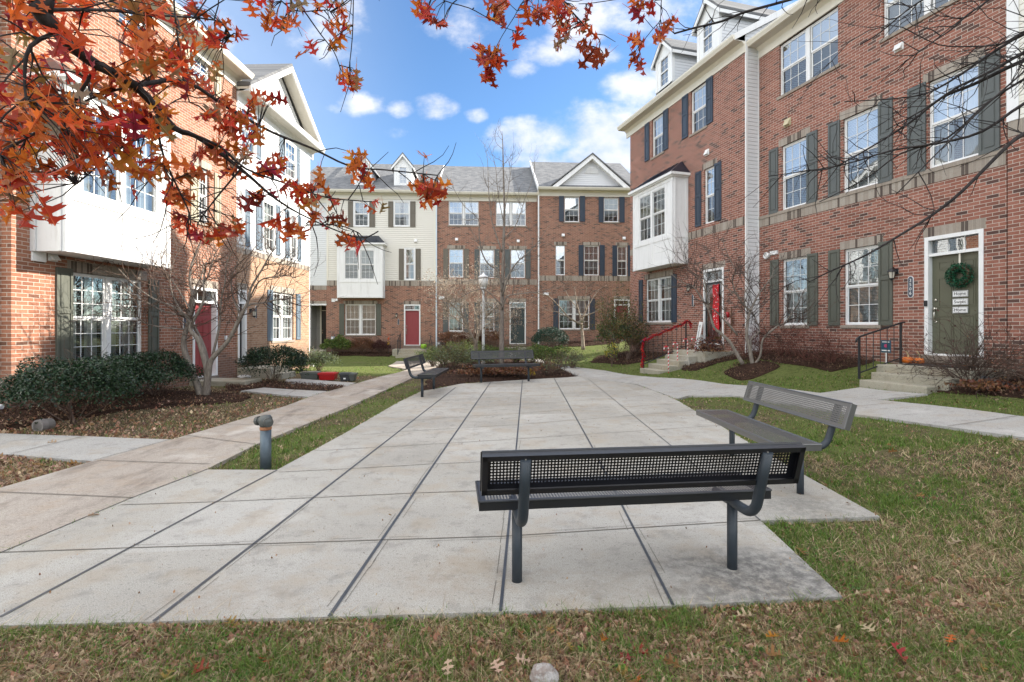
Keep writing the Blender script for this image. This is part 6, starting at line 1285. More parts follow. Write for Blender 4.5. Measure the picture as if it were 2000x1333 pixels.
# right side shrubs
x, y = FR2.W(.9, 1.15); shrub('tall_shrub', 'tall loose bronze green shrub before the bay house window', x, y, 1.0, .75, 2.6, 2900, .07, L_OLV, None, 26, shell=.2, lump=.4); x, y = FR2.W(2.0, 1.2); shrub('tall_shrub', 'dark green loose shrub behind the garland railing', x, y, .75, .65, 1.9, 2800, .07, L_OLV + L_DK[1:], None, 18, shell=.2, lump=.4)
x, y = (1200 - CX) / F * 23.8, 23.8; shrub('green_shrub', 'glossy green shrub with brown side at the mound top', x, y, .75, .7, 1.35, 3500, .09, [L_MID[0], L_DK[1]], None, 10, lump=.25); x, y = (1232 - CX) / F * 23.2, 23.2; shrub('brown_shrub', 'brown and green mixed shrub left of the tall bronze shrub', x, y, .85, .7, 1.5, 3600, .075, L_BRN + L_OLV, 'brown winter shrubs', 14, lump=.25); x, y = (1246 - CX) / F * 20.5, 20.5; shrub('brown_shrub', 'low brown shrub on the bed by the garland railing foot', x, y, .6, .5, .8, 1500, .06, L_BRN + L_OLV, 'brown winter shrubs', 14, lump=.3, shell=.2)
x, y = FR2.W(2.5, 2.15); shrub('yellow_plant', 'yellow flowering plant behind the garland post', x, y, .26, .2, .85, 260, .07, [leafmat('yellow_flower', (.50, .42, .05), .3), L_MID[0]], None, 8, cat='plant')
x, y = FR2.W(6.3, .9); shrub('brown_shrub', 'brown leaved low shrub by the sled ornament', x, y, .5, .4, .75, 800, .07, L_BRN + L_MAR, 'brown winter shrubs', 12, shell=.2, lump=.3)
# barberry thicket along the near right house
def thicket(label, x, y, n, h, spread, leaf, nleaf, mat_=BK_RED, lv=2, group='leafless twiggy shrubs', r=.007, name='twiggy_shrub', size=.04):
    z = tz(x, y) - .02; root = thing(name, label, 'shrub', (x, y, z), 0, group); m = MB(); tips = []
    for i in range(n): a = rg.uniform(0, 2 * PI); s_ = rg.uniform(.1, 1); twig(m, Vector((rg.gauss(0, .05), rg.gauss(0, .05), 0)), Vector((math.cos(a) * s_ * spread, math.sin(a) * s_ * spread, 1)), h * rg.uniform(.6, 1), r, lv, -.12, 4, .8, 3, tips, .28)
    m.build('branches', mat_, root)
    if leaf and tips: k = rg.choices(tips, k=nleaf); leaf_cloud('leaves', leaf, np.array([t + Vector((rg.gauss(0, .03), rg.gauss(0, .03), rg.gauss(0, .03))) for t in k]), size, root)
for xl_, o, lab in ((1.0, .75, 'reddish twiggy shrub under the left grey shuttered window'), (1.75, .8, 'reddish twiggy shrub between the two ground windows'), (2.5, .8, 'reddish twiggy shrub below the right ground window'), (3.2, .8, 'reddish twiggy shrub close to the black railing'), (.35, .7, 'reddish twiggy shrub at the white corner siding')):
    x, y = FR1.W(xl_, o); thicket(lab, x, y, 15, .82, .75, L_MAR, 320)
x, y = FR1.W(6.15, 1.05); thicket('big dark twiggy shrub hiding the foot of the olive door', x, y, 44, 1.0, 1.1, L_MAR, 350, bark('umber_twig', (.05, .033, .026), (.10, .07, .055)), 2, r=.011); x, y = FR1.W(7.1, .8); thicket('brown twiggy shrub at the right frame edge by the drain', x, y, 26, .9, .9, L_BRN, 300, BK_BROWN, 2)
x, y = FR1.W(6.6, 1.3); shrub('dry_perennials', 'heap of dead brown leaves at the twiggy shrub base', x, y, .5, .4, .22, 700, .07, L_BRN, None, 0, shell=.1, cat='plants')
x, y = (622 - CX) / F * 18.2, 18.2; shrub('pale_shrub', 'pale variegated shrub above the storage boxes', x, y, .7, .5, .75, 2200, .06, L_SIL, None, 14, lump=.35, shell=.3); x, y = (588 - CX) / F * 17.8, 17.8; shrub('pale_shrub', 'yellow green low plants beside the gas meter', x, y, .7, .5, .45, 1800, .06, L_SIL + L_MID, None, 14, lump=.35, shell=.3)

# ---------------------------------------------------------------- oaks: overhead branches with red leaves
half = [(0, .012), (.10, .02), (.15, .07), (.12, .20), (.17, .17), (.18, .25), (.24, .17), (.29, .055), (.37, .05), (.44, .13), (.40, .36), (.47, .29), (.50, .42), (.56, .26), (.60, .14), (.63, .055), (.70, .05), (.75, .11), (.75, .29), (.81, .19), (.87, .24), (.87, .11), (.91, .05), (1.0, .0)]
mid = [(k / 10, 0.0) for k in range(1, 10)]; lowr = [(x + .012 * math.sin(i * 3), -y) for i, (x, y) in list(enumerate(half))[1:-1]]
nh, nlw = len(half), len(lowr); LO = np.array(half + lowr + mid); mi = list(range(nh + nlw, nh + nlw + 9))
pu = list(range(nh)) + mi[::-1]; pl_ = [0] + mi + [nh - 1] + list(range(nh, nh + nlw))[::-1]; LT = []
for pg in (pu, pl_): LT += [[pg[k] for k in t] for t in tessellate_polygon([[Vector((*LO[k], 0)) for k in pg]])]
LT = np.array(LT, np.int32); RIB = np.zeros(len(LO)); RIB[mi] = 1; RIB[0] = RIB[nh - 1] = 1
nL = len(LO); LT = np.concatenate([LT, [[nL, nL + 1, nL + 2], [nL, nL + 2, nL + 3]]]); LO = np.concatenate([LO, [(-.38, .008), (-.38, -.008), (.02, -.012), (.02, .012)]]); RIB = np.concatenate([RIB, [1, 1, 1, 1]])
L_OAK = [leafmat('oak_leaf_red', (.56, .085, .022), .5, .4, .42, rib=True), leafmat('oak_leaf_scarlet', (.70, .15, .03), .55, .35, .42, rib=True), leafmat('oak_leaf_crimson', (.30, .035, .022), .45, .4, .42, rib=True), leafmat('oak_leaf_orange', (.62, .21, .035), .55, .3, .45, rib=True), leafmat('oak_leaf_bronze', (.30, .17, .05), .4, .35, .5, rib=True), leafmat('oak_leaf_tan', (.46, .33, .22), .3, .3, .55, rib=True)]
OAKP = [.38, .34, .10, .09, .05, .04]
def oak_leaves(name, pts, size, parent, probs, o0, flat=False):
    n = len(pts); s_ = size * RNG.uniform(.7, 1.3, n)
    d = RNG.normal(size=(n, 3)) * np.array([.7, .55, .6]); d[:, 2] -= .55
    if flat: d[:, 2] = RNG.normal(size=n) * .12
    d /= np.linalg.norm(d, axis=1)[:, None]; q = RNG.normal(size=(n, 3)) * np.array([.8, .9, .5]); q[:, 1] -= .35
    if not flat: pts = pts - d * (s_ * .4)[:, None]
    if flat: q = RNG.normal(size=(n, 3)) * .25; q[:, 2] += 1
    q -= (q * d).sum(1)[:, None] * d; q /= np.linalg.norm(q, axis=1)[:, None]; w_ = np.cross(q, d)
    L = LO[None] * s_[:, None, None]; fold = RNG.uniform(.0, .9, n)[:, None]; bend = RNG.uniform(-.8, 1.9, n)[:, None]; tw = RNG.uniform(-1.8, 1.8, n)[:, None]
    u, v = L[:, :, 0], L[:, :, 1] * RNG.uniform(.8, 1.1, n)[:, None]; su = u / s_[:, None]
    wz = np.abs(v) * fold - bend * su * su * s_[:, None] * .3 + v * tw * su * .6 + .012 * np.sin(su * 17 + tw * 5) * s_[:, None] * 3 * np.abs(v) / s_[:, None]
    V = pts[:, None] + d[:, None] * u[..., None] + w_[:, None] * v[..., None] + q[:, None] * wz[..., None]
    fs = (LT[None] + (np.arange(n) * len(LO))[:, None, None]).reshape(-1, 3)
    o_ = np_mesh(name, V.reshape(-1, 3) - np.array(o0), fs, L_OAK, np.repeat(RNG.choice(len(L_OAK), n, p=probs), len(LT)), parent)
    a_ = o_.data.attributes.new('rib', 'FLOAT', 'POINT'); a_.data.foreach_set('value', np.tile(RIB, n).astype(np.float32)); return o_
def px_cluster(cx, cy, rx, ry, n, y0, y1):
    a = RNG.uniform(0, 2 * PI, n); r_ = np.sqrt(RNG.uniform(0, 1, n)); Yv = RNG.uniform(y0, y1, n)
    px, py = cx + rx * r_ * np.cos(a), cy + ry * r_ * np.sin(a); return np.stack([(px - CX) / F * Yv, Yv, H - (py - HY) / F * Yv], 1)
ID = lambda x, y: (x, y)
O0 = (-3.3, .3, tz(-3.3, .3)); oak = thing('red_oak', 'red leaved oak hanging its dense branches over the orange brick house', 'tree', O0, 0, 'oak trees over the camera')
m = MB(); c = MB()
tr = smooth_pts([(-3.3, .3, 0), (-3.28, .32, 1.0), (-3.2, .4, 2.2), (-3.05, .5, 3.4), (-3.0, .6, 4.8), (-2.9, .6, 6.5)]); m.tube(tr, [.17 - .11 * i / (len(tr) - 1) for i in range(len(tr))], 14)
W1 = [Vector((-3.08, .5, 3.1)), Vector((-2.4, 1.0, 2.9)), at(20, -40, 1.65)] + [at(px, py, Yv) for px, py, Yv in ((75, 20, 1.7), (110, 58, 1.75), (150, 97, 1.85), (190, 128, 1.95), (265, 168, 2.1), (340, 250, 2.3), (385, 268, 2.45), (470, 330, 2.6), (540, 390, 2.75), (610, 430, 2.9), (700, 465, 3.0), (739, 452, 3.05))]
W1 = smooth_pts(W1); m.tube(W1, [max(.004, .038 * (1 - i / (len(W1) - 1)) ** 1.15) for i in range(len(W1))], 8)
def obr(pts, r0, r1, src=None, n=6, tw=8, L=.35):
    W_ = [at(*p) for p in pts]
    if src: s0 = Vector(src); d_ = (W_[1] - W_[0]).normalized() * (s0 - W_[0]).length * .3; W_ = [s0, s0.lerp(W_[0] - d_, .35), s0.lerp(W_[0] - d_ * .6, .7), W_[0] - d_ * .25] + W_
    W_ = smooth_pts(W_); q = len(W_); c.tube(W_, [r0 + (r1 - r0) * i / (q - 1) for i in range(q)], n); clothe(c, W_, r0, r1, tw, L, 0, .15, -.1, 0, rmax=.004); return W_
SRC = at(190, 128, 1.95)
br = [obr([(265, 168, 2.1), (360, 159, 2.4), (450, 214, 2.6), (532, 259, 2.75), (607, 289, 2.85), (686, 326, 2.95), (750, 332, 3.0), (855, 343, 3.05)], .010, .0035), obr([(340, 250, 2.3), (427, 285, 2.5), (480, 330, 2.6), (562, 360, 2.75), (637, 386, 2.85), (735, 395, 2.95)], .008, .003), obr([(307, 215, 2.2), (311, 270, 2.25), (326, 322, 2.3), (367, 409, 2.4), (372, 440, 2.4)], .006, .003), obr([(339, -20, 2.2), (341, 20, 2.2), (347, 75, 2.25), (352, 130, 2.35), (370, 200, 2.4)], .005, .003, (-2.3, 1.6, 3.5)),
      obr([(120, 60, 1.75), (60, 90, 1.7), (48, 150, 1.7), (52, 200, 1.7)], .008, .003), obr([(190, 128, 1.95), (130, 217, 1.95), (52, 270, 1.9), (0, 300, 1.85)], .007, .003), obr([(265, 168, 2.1), (199, 184, 2.1), (131, 217, 2.1), (52, 270, 2.05)], .006, .003), obr([(330, 235, 2.3), (277, 266, 2.3), (221, 300, 2.3), (150, 360, 2.3)], .006, .003), obr([(610, 430, 2.9), (600, 440, 2.9), (660, 440, 3.0), (700, 455, 3.05)], .005, .003), obr([(470, 330, 2.6), (420, 390, 2.6), (390, 430, 2.6)], .005, .003), obr([(75, 20, 1.7), (200, 20, 1.9), (300, 30, 2.2), (420, 40, 2.5), (450, 70, 2.6)], .007, .003)]
SPR = [obr([(575, -60, 2.7), (581, 0, 2.7), (600, 30, 2.75), (626, 67, 2.8), (652, 101, 2.85), (664, 132, 2.9)], .006, .0025, (-1.3, 2.2, 3.9)), obr([(690, -40, 2.8), (690, 10, 2.8), (688, 75, 2.85), (682, 132, 2.9)], .004, .0025, (-1.0, 2.3, 3.9)), obr([(520, -40, 2.6), (570, 20, 2.7), (640, 20, 2.8), (660, 40, 2.8)], .004, .0025)]
def stalks(mb, pts, curves, mx=.45):
    bp = np.array([tuple(p) for w_ in curves for p in w_])
    for p in pts:
        d_ = ((bp - p) ** 2).sum(1); i = int(d_.argmin())
        if d_[i] < mx * mx: a = Vector(bp[i]); b = Vector(p); q = a.lerp(b, .5) + Vector((0, 0, .12 * (b - a).length)); mb.tube([a, q, b], [.0028, .0022, .0014], 3, cap=False)
CL = [(60, 50, 120, 80, 34, 1.5, 2.5), (200, 60, 140, 90, 42, 1.7, 2.6), (50, 200, 105, 90, 62, 1.6, 2.5), (195, 210, 115, 75, 62, 1.8, 2.6), (90, 290, 110, 60, 62, 1.8, 2.5), (170, 285, 70, 55, 26, 1.9, 2.6), (300, 170, 70, 100, 42, 1.9, 2.5), (320, 50, 70, 60, 24, 2.0, 2.6), (25, 385, 40, 40, 12, 1.8, 2.3), (75, 420, 25, 20, 4, 1.8, 2), (250, 330, 50, 50, 10, 2, 2.5), (385, 120, 50, 60, 15, 2.4, 2.8), (300, 290, 40, 60, 14, 2.2, 2.6)]
pts = [px_cluster(*k) for k in CL]
fine = [(495, 205, 2.7, 6), (530, 190, 2.7, 4), (440, 250, 2.6, 8), (470, 300, 2.7, 9), (520, 330, 2.75, 9), (570, 370, 2.8, 9), (600, 400, 2.85, 7), (620, 425, 2.9, 5), (548, 440, 2.8, 5), (575, 455, 2.8, 5), (375, 340, 2.5, 5), (390, 300, 2.5, 5), (340, 372, 2.4, 5), (360, 392, 2.4, 4), (350, 430, 2.4, 4), (392, 452, 2.6, 5), (425, 455, 2.6, 4), (455, 440, 2.6, 4), (395, 15, 2.6, 3), (420, 50, 2.6, 4), (427, 80, 2.6, 4), (455, 72, 2.6, 3), (400, 70, 2.6, 4), (435, 200, 2.6, 5), (470, 240, 2.65, 5), (500, 260, 2.7, 6), (545, 310, 2.8, 5), (410, 220, 2.5, 6), (620, 345, 2.85, 3), (690, 308, 2.95, 4), (700, 335, 2.95, 4), (713, 350, 2.95, 3), (840, 308, 3.05, 1), (832, 358, 3.05, 7), (842, 380, 3.05, 5), (856, 368, 3.05, 4), (655, 380, 2.9, 2), (735, 403, 2.95, 3), (640, 430, 3, 3), (662, 425, 3, 2), (682, 462, 3, 3), (695, 475, 3, 3), (705, 330, 2.95, 2), (515, 380, 2.75, 6), (480, 390, 2.7, 5), (455, 330, 2.65, 6), (425, 300, 2.6, 6), (600, 372, 2.85, 5)]
top = [(490, 3, 2.65, 3), (518, 12, 2.65, 3), (530, 32, 2.7, 5), (560, 40, 2.7, 4), (598, 92, 2.75, 2), (575, 12, 2.7, 3), (628, 8, 2.8, 4), (662, 22, 2.8, 5), (668, 55, 2.8, 3), (672, 85, 2.85, 2), (640, 48, 2.8, 2), (677, 152, 2.9, 7), (688, 160, 2.9, 3)]
pts += [px_cluster(a, b, 16, 14, n, y - .12, y + .12) for a, b, y, n in fine + top]
pts = np.concatenate(pts); stalks(c, pts, br + SPR + [W1]); oak_leaves('foliage', pts, .105, oak, OAKP, O0)
for mm, nm in ((m, 'trunk'), (c, 'branches')): mm.v = [(x - O0[0], y - O0[1], z - O0[2]) for x, y, z in mm.v]; mm.build(nm, BK_DARK, oak, smooth=True)
# right hand tree, nearly bare
O1 = (5.2, 2.4, tz(5.2, 2.4)); oak2 = thing('red_oak', 'nearly bare oak reaching dark twigs in from the right', 'tree', O1, 0, 'oak trees over the camera'); m = MB(); c = MB()
tr = smooth_pts([(5.2, 2.4, 0), (5.2, 2.4, 1.5), (5.15, 2.45, 3.0), (5.1, 2.5, 4.6), (5.1, 2.5, 6.5)]); m.tube(tr, [.17 - .10 * i / (len(tr) - 1) for i in range(len(tr))], 14)
RB_ = []
def rb(src, pts, r0, r1, tw=9, L=.3): RB_.append(obr(pts, r0, r1, src, 6, int(tw * 1.8), L)); c_ = RB_[-1]; [twig(c, c_[rg.randint(len(c_) // 3, len(c_) - 2)], Vector((-1, .1, rg.uniform(-.7, .5))), L * rg.uniform(1, 2.2), .004, 1, .0, 3, .7) for _ in range(3 if tw > 7 else 0)]
T_ = lambda z: (5.14, 2.45, z)
rb(T_(3.2), [(2060, 50, 3.3), (2000, 67, 3.3), (1936, 105, 3.35), (1851, 162, 3.4), (1784, 189, 3.45), (1649, 199, 3.5)], .020, .003, 14); rb(T_(3.0), [(2060, 80, 3.2), (2000, 103, 3.2), (1935, 140, 3.25), (1868, 172, 3.3), (1801, 216, 3.35), (1730, 255, 3.4)], .020, .003, 16); rb(T_(2.9), [(2060, 100, 3.25), (2000, 118, 3.25), (1902, 165, 3.3), (1838, 192, 3.35), (1770, 245, 3.4), (1642, 321, 3.45), (1591, 334, 3.5)], .022, .003, 20); rb(T_(2.5), [(2060, 185, 3.3), (2000, 203, 3.3), (1919, 257, 3.35), (1834, 280, 3.4), (1743, 294, 3.45), (1639, 324, 3.5), (1500, 345, 3.6)], .018, .003, 16)
rb(T_(2.3), [(2060, 230, 3.2), (2000, 262, 3.2), (1966, 287, 3.2), (1878, 375, 3.25), (1818, 422, 3.3), (1757, 460, 3.3), (1691, 499, 3.35), (1618, 532, 3.4), (1579, 552, 3.4)], .020, .0035, 10); rb(T_(4.0), [(1990, -60, 3.2), (1931, 0, 3.2), (1890, 29, 3.2), (1861, 56, 3.25), (1821, 83, 3.25), (1767, 121, 3.3)], .010, .003); rb(T_(3.9), [(1850, -30, 3.2), (1802, 0, 3.2), (1767, 24, 3.2), (1719, 64, 3.25), (1680, 88, 3.3)], .009, .003); rb(T_(3.1), [(2050, 40, 3.2), (2000, 62, 3.2), (1955, 86, 3.2), (1901, 91, 3.25), (1834, 88, 3.3), (1772, 58, 3.3)], .010, .003); rb(T_(2.7), [(2000, 155, 3.3), (1930, 200, 3.35), (1850, 270, 3.4), (1760, 300, 3.45), (1690, 350, 3.5), (1600, 395, 3.55)], .012, .003, 14); rb(T_(2.9), [(2000, 140, 3.1), (1900, 230, 3.1), (1830, 300, 3.15), (1750, 380, 3.2)], .009, .003, 8)
rb(T_(4.6), [(1700, -50, 3.4), (1542, 0, 3.4), (1455, 24, 3.45), (1410, 42, 3.5), (1356, 55, 3.5), (1317, 66, 3.5)], .014, .006, 14, .22)
rb((2.2, 3.2, 4.3), [(1310, -40, 3.2), (1292, 0, 3.2), (1290, 38, 3.2), (1276, 56, 3.2), (1247, 92, 3.2)], .005, .002, 6, .15); rb((1.6, 3.0, 4.4), [(1060, -60, 3.0), (1090, -10, 3.0), (1105, 10, 3.0), (1135, 43, 3.0), (1153, 61, 3.0), (1171, 79, 3.0), (1170, 95, 3.0)], .009, .003, 7, .16); rb((.8, 3.0, 4.4), [(1060, -20, 3.0), (1024, 0, 3.0), (1004, 34, 3.0), (981, 70, 3.0), (961, 108, 3.0)], .004, .002, 3, .1); rb((.4, 3.0, 4.3), [(840, -20, 2.9), (869, 2, 2.9), (916, 16, 2.9), (950, 34, 2.95), (986, 54, 3.0), (1006, 61, 3.0)], .005, .002, 4, .12); rb((1.5, 3.0, 4.3), [(1250, -8, 3.0), (1160, 6, 3.0), (1130, 8, 3.0)], .004, .002, 2, .1)
pts = [px_cluster(a, b, q, q * .9, n, y - .1, y + .1) for a, b, y, n, q in ((815, 10, 2.9, 4, 16), (828, 30, 2.9, 4, 12), (842, 42, 2.9, 2, 8), (872, 42, 2.9, 4, 12), (965, 8, 2.95, 4, 16), (968, 35, 2.95, 5, 12), (985, 10, 2.95, 4, 14), (1013, 66, 3.0, 2, 6), (1035, 12, 3, 5, 16), (1060, 25, 3, 7, 18), (1080, 10, 3, 8, 22), (1095, 50, 3, 6, 18), (1100, 70, 3, 6, 16), (1110, 30, 3, 5, 18), (1140, 50, 3, 4, 14), (1145, 20, 3, 3, 10), (1140, 95, 3, 3, 9), (1160, 106, 3, 3, 9), (1176, 108, 3, 2, 8), (945, 100, 2.95, 6, 12), (955, 120, 2.95, 8, 16), (972, 115, 2.95, 4, 12), (950, 145, 2.95, 5, 12), (975, 100, 2.95, 2, 8), (1240, 15, 3.2, 5, 14), (1262, 6, 3.2, 3, 10), (1242, 80, 3.2, 3, 8), (1290, 72, 3.3, 4, 8), (1302, 52, 3.4, 3, 8), (1240, 112, 3.2, 2, 7), (1252, 122, 3.2, 2, 6), (1310, 40, 3.4, 2, 5))]
pts = np.concatenate(pts); stalks(c, pts, RB_, .3); oak_leaves('foliage', pts, .115, oak2, [.5, .22, .2, .03, .01, .04], O1)
for mm, nm in ((m, 'trunk'), (c, 'branches')): mm.v = [(x - O1[0], y - O1[1], z - O1[2]) for x, y, z in mm.v]; mm.build(nm, BK_DARK, oak2, smooth=True)

# ---------------------------------------------------------------- grass, litter, mulch chips
LW = [0]
def lawn_points(n, pxr=(-700, 2700), pyr=(668, 1480), ymin=1.2, pw=1.0):
    px = RNG.uniform(*pxr, n); py = pyr[0] + (pyr[1] - pyr[0]) * RNG.uniform(0, 1, n) ** pw; z = np.zeros(n)
    for _ in range(14):
        Yv = (H - z) * F / np.maximum(py - HY, 6); Yv = np.clip(Yv, .8, 34); X_ = (px - CX) / F * Yv; z = .5 * z + .5 * terr(X_, Yv)
    P_ = np.stack([X_, Yv], 1); ok = (Yv > ymin) & (Yv < 29.0) & (np.abs(X_) < 10.5)
    ok &= X_ < XR0 + KR * Yv - .05; ok &= X_ > XL0 + KL * Yv + .05
    ok &= np.abs(H - z - (py - HY) / F * Yv) < .08
    P_ = P_[ok]
    for w_ in PATHS: P_ = P_[~inside(P_, w_)]
    return P_
def in_beds(P_):
    r_ = np.zeros(len(P_), bool)
    for w_ in BEDS: r_ |= inside(P_, w_)
    return r_
def blades(name, P_, h, w0, mats, label, lean=.5, wf=.00075, probs=None):
    n = len(P_); z = gz(P_[:, 0], P_[:, 1]) - .008; a = RNG.uniform(0, 2 * PI, n); hh = h * RNG.uniform(.5, 1.3, n); w_ = np.maximum(w0, wf * P_[:, 1]) * RNG.uniform(.7, 1.3, n); la = RNG.normal(0, lean, (n, 2)) * hh[:, None]
    B = np.stack([P_[:, 0], P_[:, 1], z], 1); sx = np.stack([np.cos(a) * w_, np.sin(a) * w_, 0 * a], 1); md = np.stack([la[:, 0] * .35, la[:, 1] * .35, hh * .6], 1); tp = np.stack([la[:, 0], la[:, 1], hh], 1)
    V = np.stack([B - sx, B + sx, B + md + sx * .7, B + md - sx * .7, B + tp], 1).reshape(-1, 3); k = np.arange(n)[:, None] * 5
    fs = np.concatenate([k + np.array([[0, 1, 2]]), k + np.array([[0, 2, 3]]), k + np.array([[3, 2, 4]])], 1).reshape(-1, 3)
    o_ = np_mesh(name, V, fs, mats, np.repeat(RNG.choice(len(mats), n, p=probs), 3)); return tag(o_, label, 'grass', kind='stuff')
G_GR = [leafmat('grass_green', (.14, .235, .04), .4, .5), leafmat('grass_olive', (.24, .265, .085), .4, .5)]; G_DRY = [leafmat('grass_straw', (.50, .40, .235), .3, .5), leafmat('grass_brown', (.36, .25, .14), .3, .45)]
P_ = np.concatenate([lawn_points(420000), lawn_points(130000, (-700, 2700), (1000, 1500))]); P_ = P_[~in_beds(P_)]
X_, Yv = P_[:, 0], P_[:, 1]; dn = fbm(X_, Yv, 1.0) + .5 * fbm(X_ + 7, Yv - 3, 2.6)
grn = greenness(X_, Yv)
cg = .6 * dn + .35 * fbm(X_ - 2, Yv + 9, 6.5) + grn + RNG.normal(0, .42, len(P_)); isg = cg > 0
hm = .028 + .022 * np.clip(fbm(X_ * 2.1, Yv * 2.3, 2.2) + .4, 0, 1.2) + .012 * RNG.random(len(P_)) ** 3
def tufts(P_, nb, r_): q = np.repeat(P_, nb, 0); return q + RNG.normal(0, r_, q.shape)
blades('grass', P_[isg], hm[isg], .0017, G_GR, 'short green lawn grass', probs=[.65, .35]); dr = ~isg; keep = RNG.random(len(P_)) < .8; blades('dry_grass', P_[dr & keep], .028, .0016, G_DRY, 'dry straw coloured lawn grass', .9, probs=[.55, .45])
Tc = lawn_points(9000, (-300, 2500), (850, 1480)); Tc = Tc[~in_beds(Tc)]; kg = fbm(Tc[:, 0], Tc[:, 1], 1.0) + .5 * fbm(Tc[:, 0] + 7, Tc[:, 1] - 3, 2.6) * .3 + greenness(Tc[:, 0], Tc[:, 1]) + RNG.normal(0, .5, len(Tc))
blades('grass_tufts', tufts(Tc[kg > .1], 14, .016), .062, .0019, G_GR, 'taller tufts of green grass', .65, probs=[.75, .25]); blades('straw_tufts', tufts(Tc[(kg < .1)], 9, .022), .05, .0016, G_DRY, 'matted tufts of dead straw grass', 1.6, probs=[.7, .3])
# clover and weeds near the camera
Q = lawn_points(60000, (-300, 2500), (860, 1450)); Q = Q[~in_beds(Q)]; Q = Q[(fbm(Q[:, 0] + 3, Q[:, 1] + 5, 1.6) + .35 * fbm(Q[:, 0], Q[:, 1], 5) + np.where(Q[:, 1] < 3.0, .05, -.1) + RNG.normal(0, .15, len(Q))) > .22]
pt = np.stack([Q[:, 0], Q[:, 1], gz(Q[:, 0], Q[:, 1]) + RNG.uniform(.002, .022, len(Q))], 1); o_ = leaf_cloud('clover', [leafmat('clover_leaf', (.15, .31, .05), .35, .4), leafmat('clover_leaf_dark', (.08, .18, .04), .35, .35)], pt, .019, None, .85, 1.6); tag(o_, 'patches of clover and weeds in the lawn', 'ground cover', kind='stuff')
# leaf litter
Q = np.concatenate([lawn_points(90000, (-500, 2600), (690, 1480)), lawn_points(45000, (-300, 2300), (1150, 1480))]); wl = (Q[:, 1] < 3.1) * 1.0 + (Q[:, 0] < -3.3) * (Q[:, 1] < 16) * .75 + (Q[:, 1] >= 3.1) * (Q[:, 0] > 1) * .12 + .05; Q = Q[RNG.random(len(Q)) < np.clip(wl * (.8 + .9 * fbm(Q[:, 0], Q[:, 1], 1.3)), .02, 1)]
L_LIT = [leafmat('litter_tan', (.52, .36, .24), .2, .4), leafmat('litter_brown', (.22, .125, .08), .2, .5), leafmat('litter_rust', (.36, .19, .11), .2, .4)]
pt = np.stack([Q[:, 0], Q[:, 1], gz(Q[:, 0], Q[:, 1]) + RNG.uniform(.0, .018, len(Q))], 1); o_ = leaf_cloud('leaf_litter', L_LIT, pt, np.where(Q[:, 1] < 3.2, RNG.uniform(.018, .045, len(Q)), .028), None, .6, 1.2, .4); tag(o_, 'crumbled brown leaf litter over the lawn', 'leaf litter', kind='stuff')
Q = lawn_points(40000, (-500, 900), (690, 1000)); Q = Q[(Q[:, 0] < -3.6) & (Q[:, 1] < 16)]; Q = Q[RNG.random(len(Q)) < np.clip(.35 + .5 * fbm(Q[:, 0], Q[:, 1], 1.1) + .35 * (Q[:, 1] < 11), .03, 1)]
pt = np.stack([Q[:, 0], Q[:, 1], gz(Q[:, 0], Q[:, 1]) + RNG.uniform(.0, .02, len(Q))], 1); pt[in_beds(Q), 2] += .05; o_ = leaf_cloud('leaf_litter', L_LIT, pt, .055, None, .55, 1.2, .6); tag(o_, 'brown fallen leaf litter by the left beds', 'leaf litter', kind='stuff')
# weeds and long blades leaning over the concrete edges
E_ = []
for poly in (court, walk):
    b_ = np.array(densify(poly, .02)); b_ = b_[RNG.random(len(b_)) < np.clip(.35 + .9 * fbm(b_[:, 0] * 2, b_[:, 1] * 2, 1.7), 0, 1)]; E_.append(b_ + RNG.normal(0, .022, b_.shape))
E_ = np.concatenate([np.concatenate(E_)] * 3); E_ += RNG.normal(0, .012, E_.shape); E_ = E_[(E_[:, 1] > 1.5) & (E_[:, 1] < 14)]; bad = np.zeros(len(E_), bool)
for w_ in PATHS: bad |= inside(E_, [tuple(np.array(k) * .985 + .015 * np.array(w_).mean(0)) for k in w_])
blades('edge_grass', E_[~bad], .06, .0022, [G_GR[0], G_GR[1], G_DRY[0]], 'longer grass and weeds along the concrete edges', .8, probs=[.5, .25, .25])
Q = RNG.uniform((-3.5, 2.6), (3.2, 12), (1500, 2)); Q = Q[inside(Q, court)]; Q = Q[RNG.random(len(Q)) < np.clip(1.5 / Q[:, 1], .08, .6)]; o_ = leaf_cloud('path_debris', L_LIT, np.stack([Q[:, 0], Q[:, 1], np.full(len(Q), .007)], 1), .014, None, .6, 3.0, .7); tag(o_, 'small leaf crumbs on the courtyard concrete', 'debris', kind='stuff')
Q = lawn_points(4200, (-300, 2300), (800, 1420)); Q = Q[RNG.random(len(Q)) < np.where(Q[:, 0] < -3, .16, np.where(Q[:, 1] < 3, .035, .012))]
Q = np.concatenate([Q, [gpt(*k) for k in ((1040, 1292), (1235, 1285), (1200, 1308), (1270, 1280), (765, 1005), (30, 842), (125, 848), (200, 900), (15, 838), (975, 1318), (1110, 1255), (1660, 985), (90, 866), (170, 1010), (1250, 1320), (1520, 1245), (1925, 1180))]])
pt = np.stack([Q[:, 0], Q[:, 1], terr(Q[:, 0], Q[:, 1]) + .004], 1); o_ = oak_leaves('fallen_leaves', pt, .085, None, [.0, .0, .08, .06, .58, .28], (0, 0, 0), True); tag(o_, 'fallen oak leaves scattered on lawn and paths', 'fallen leaves', kind='stuff')
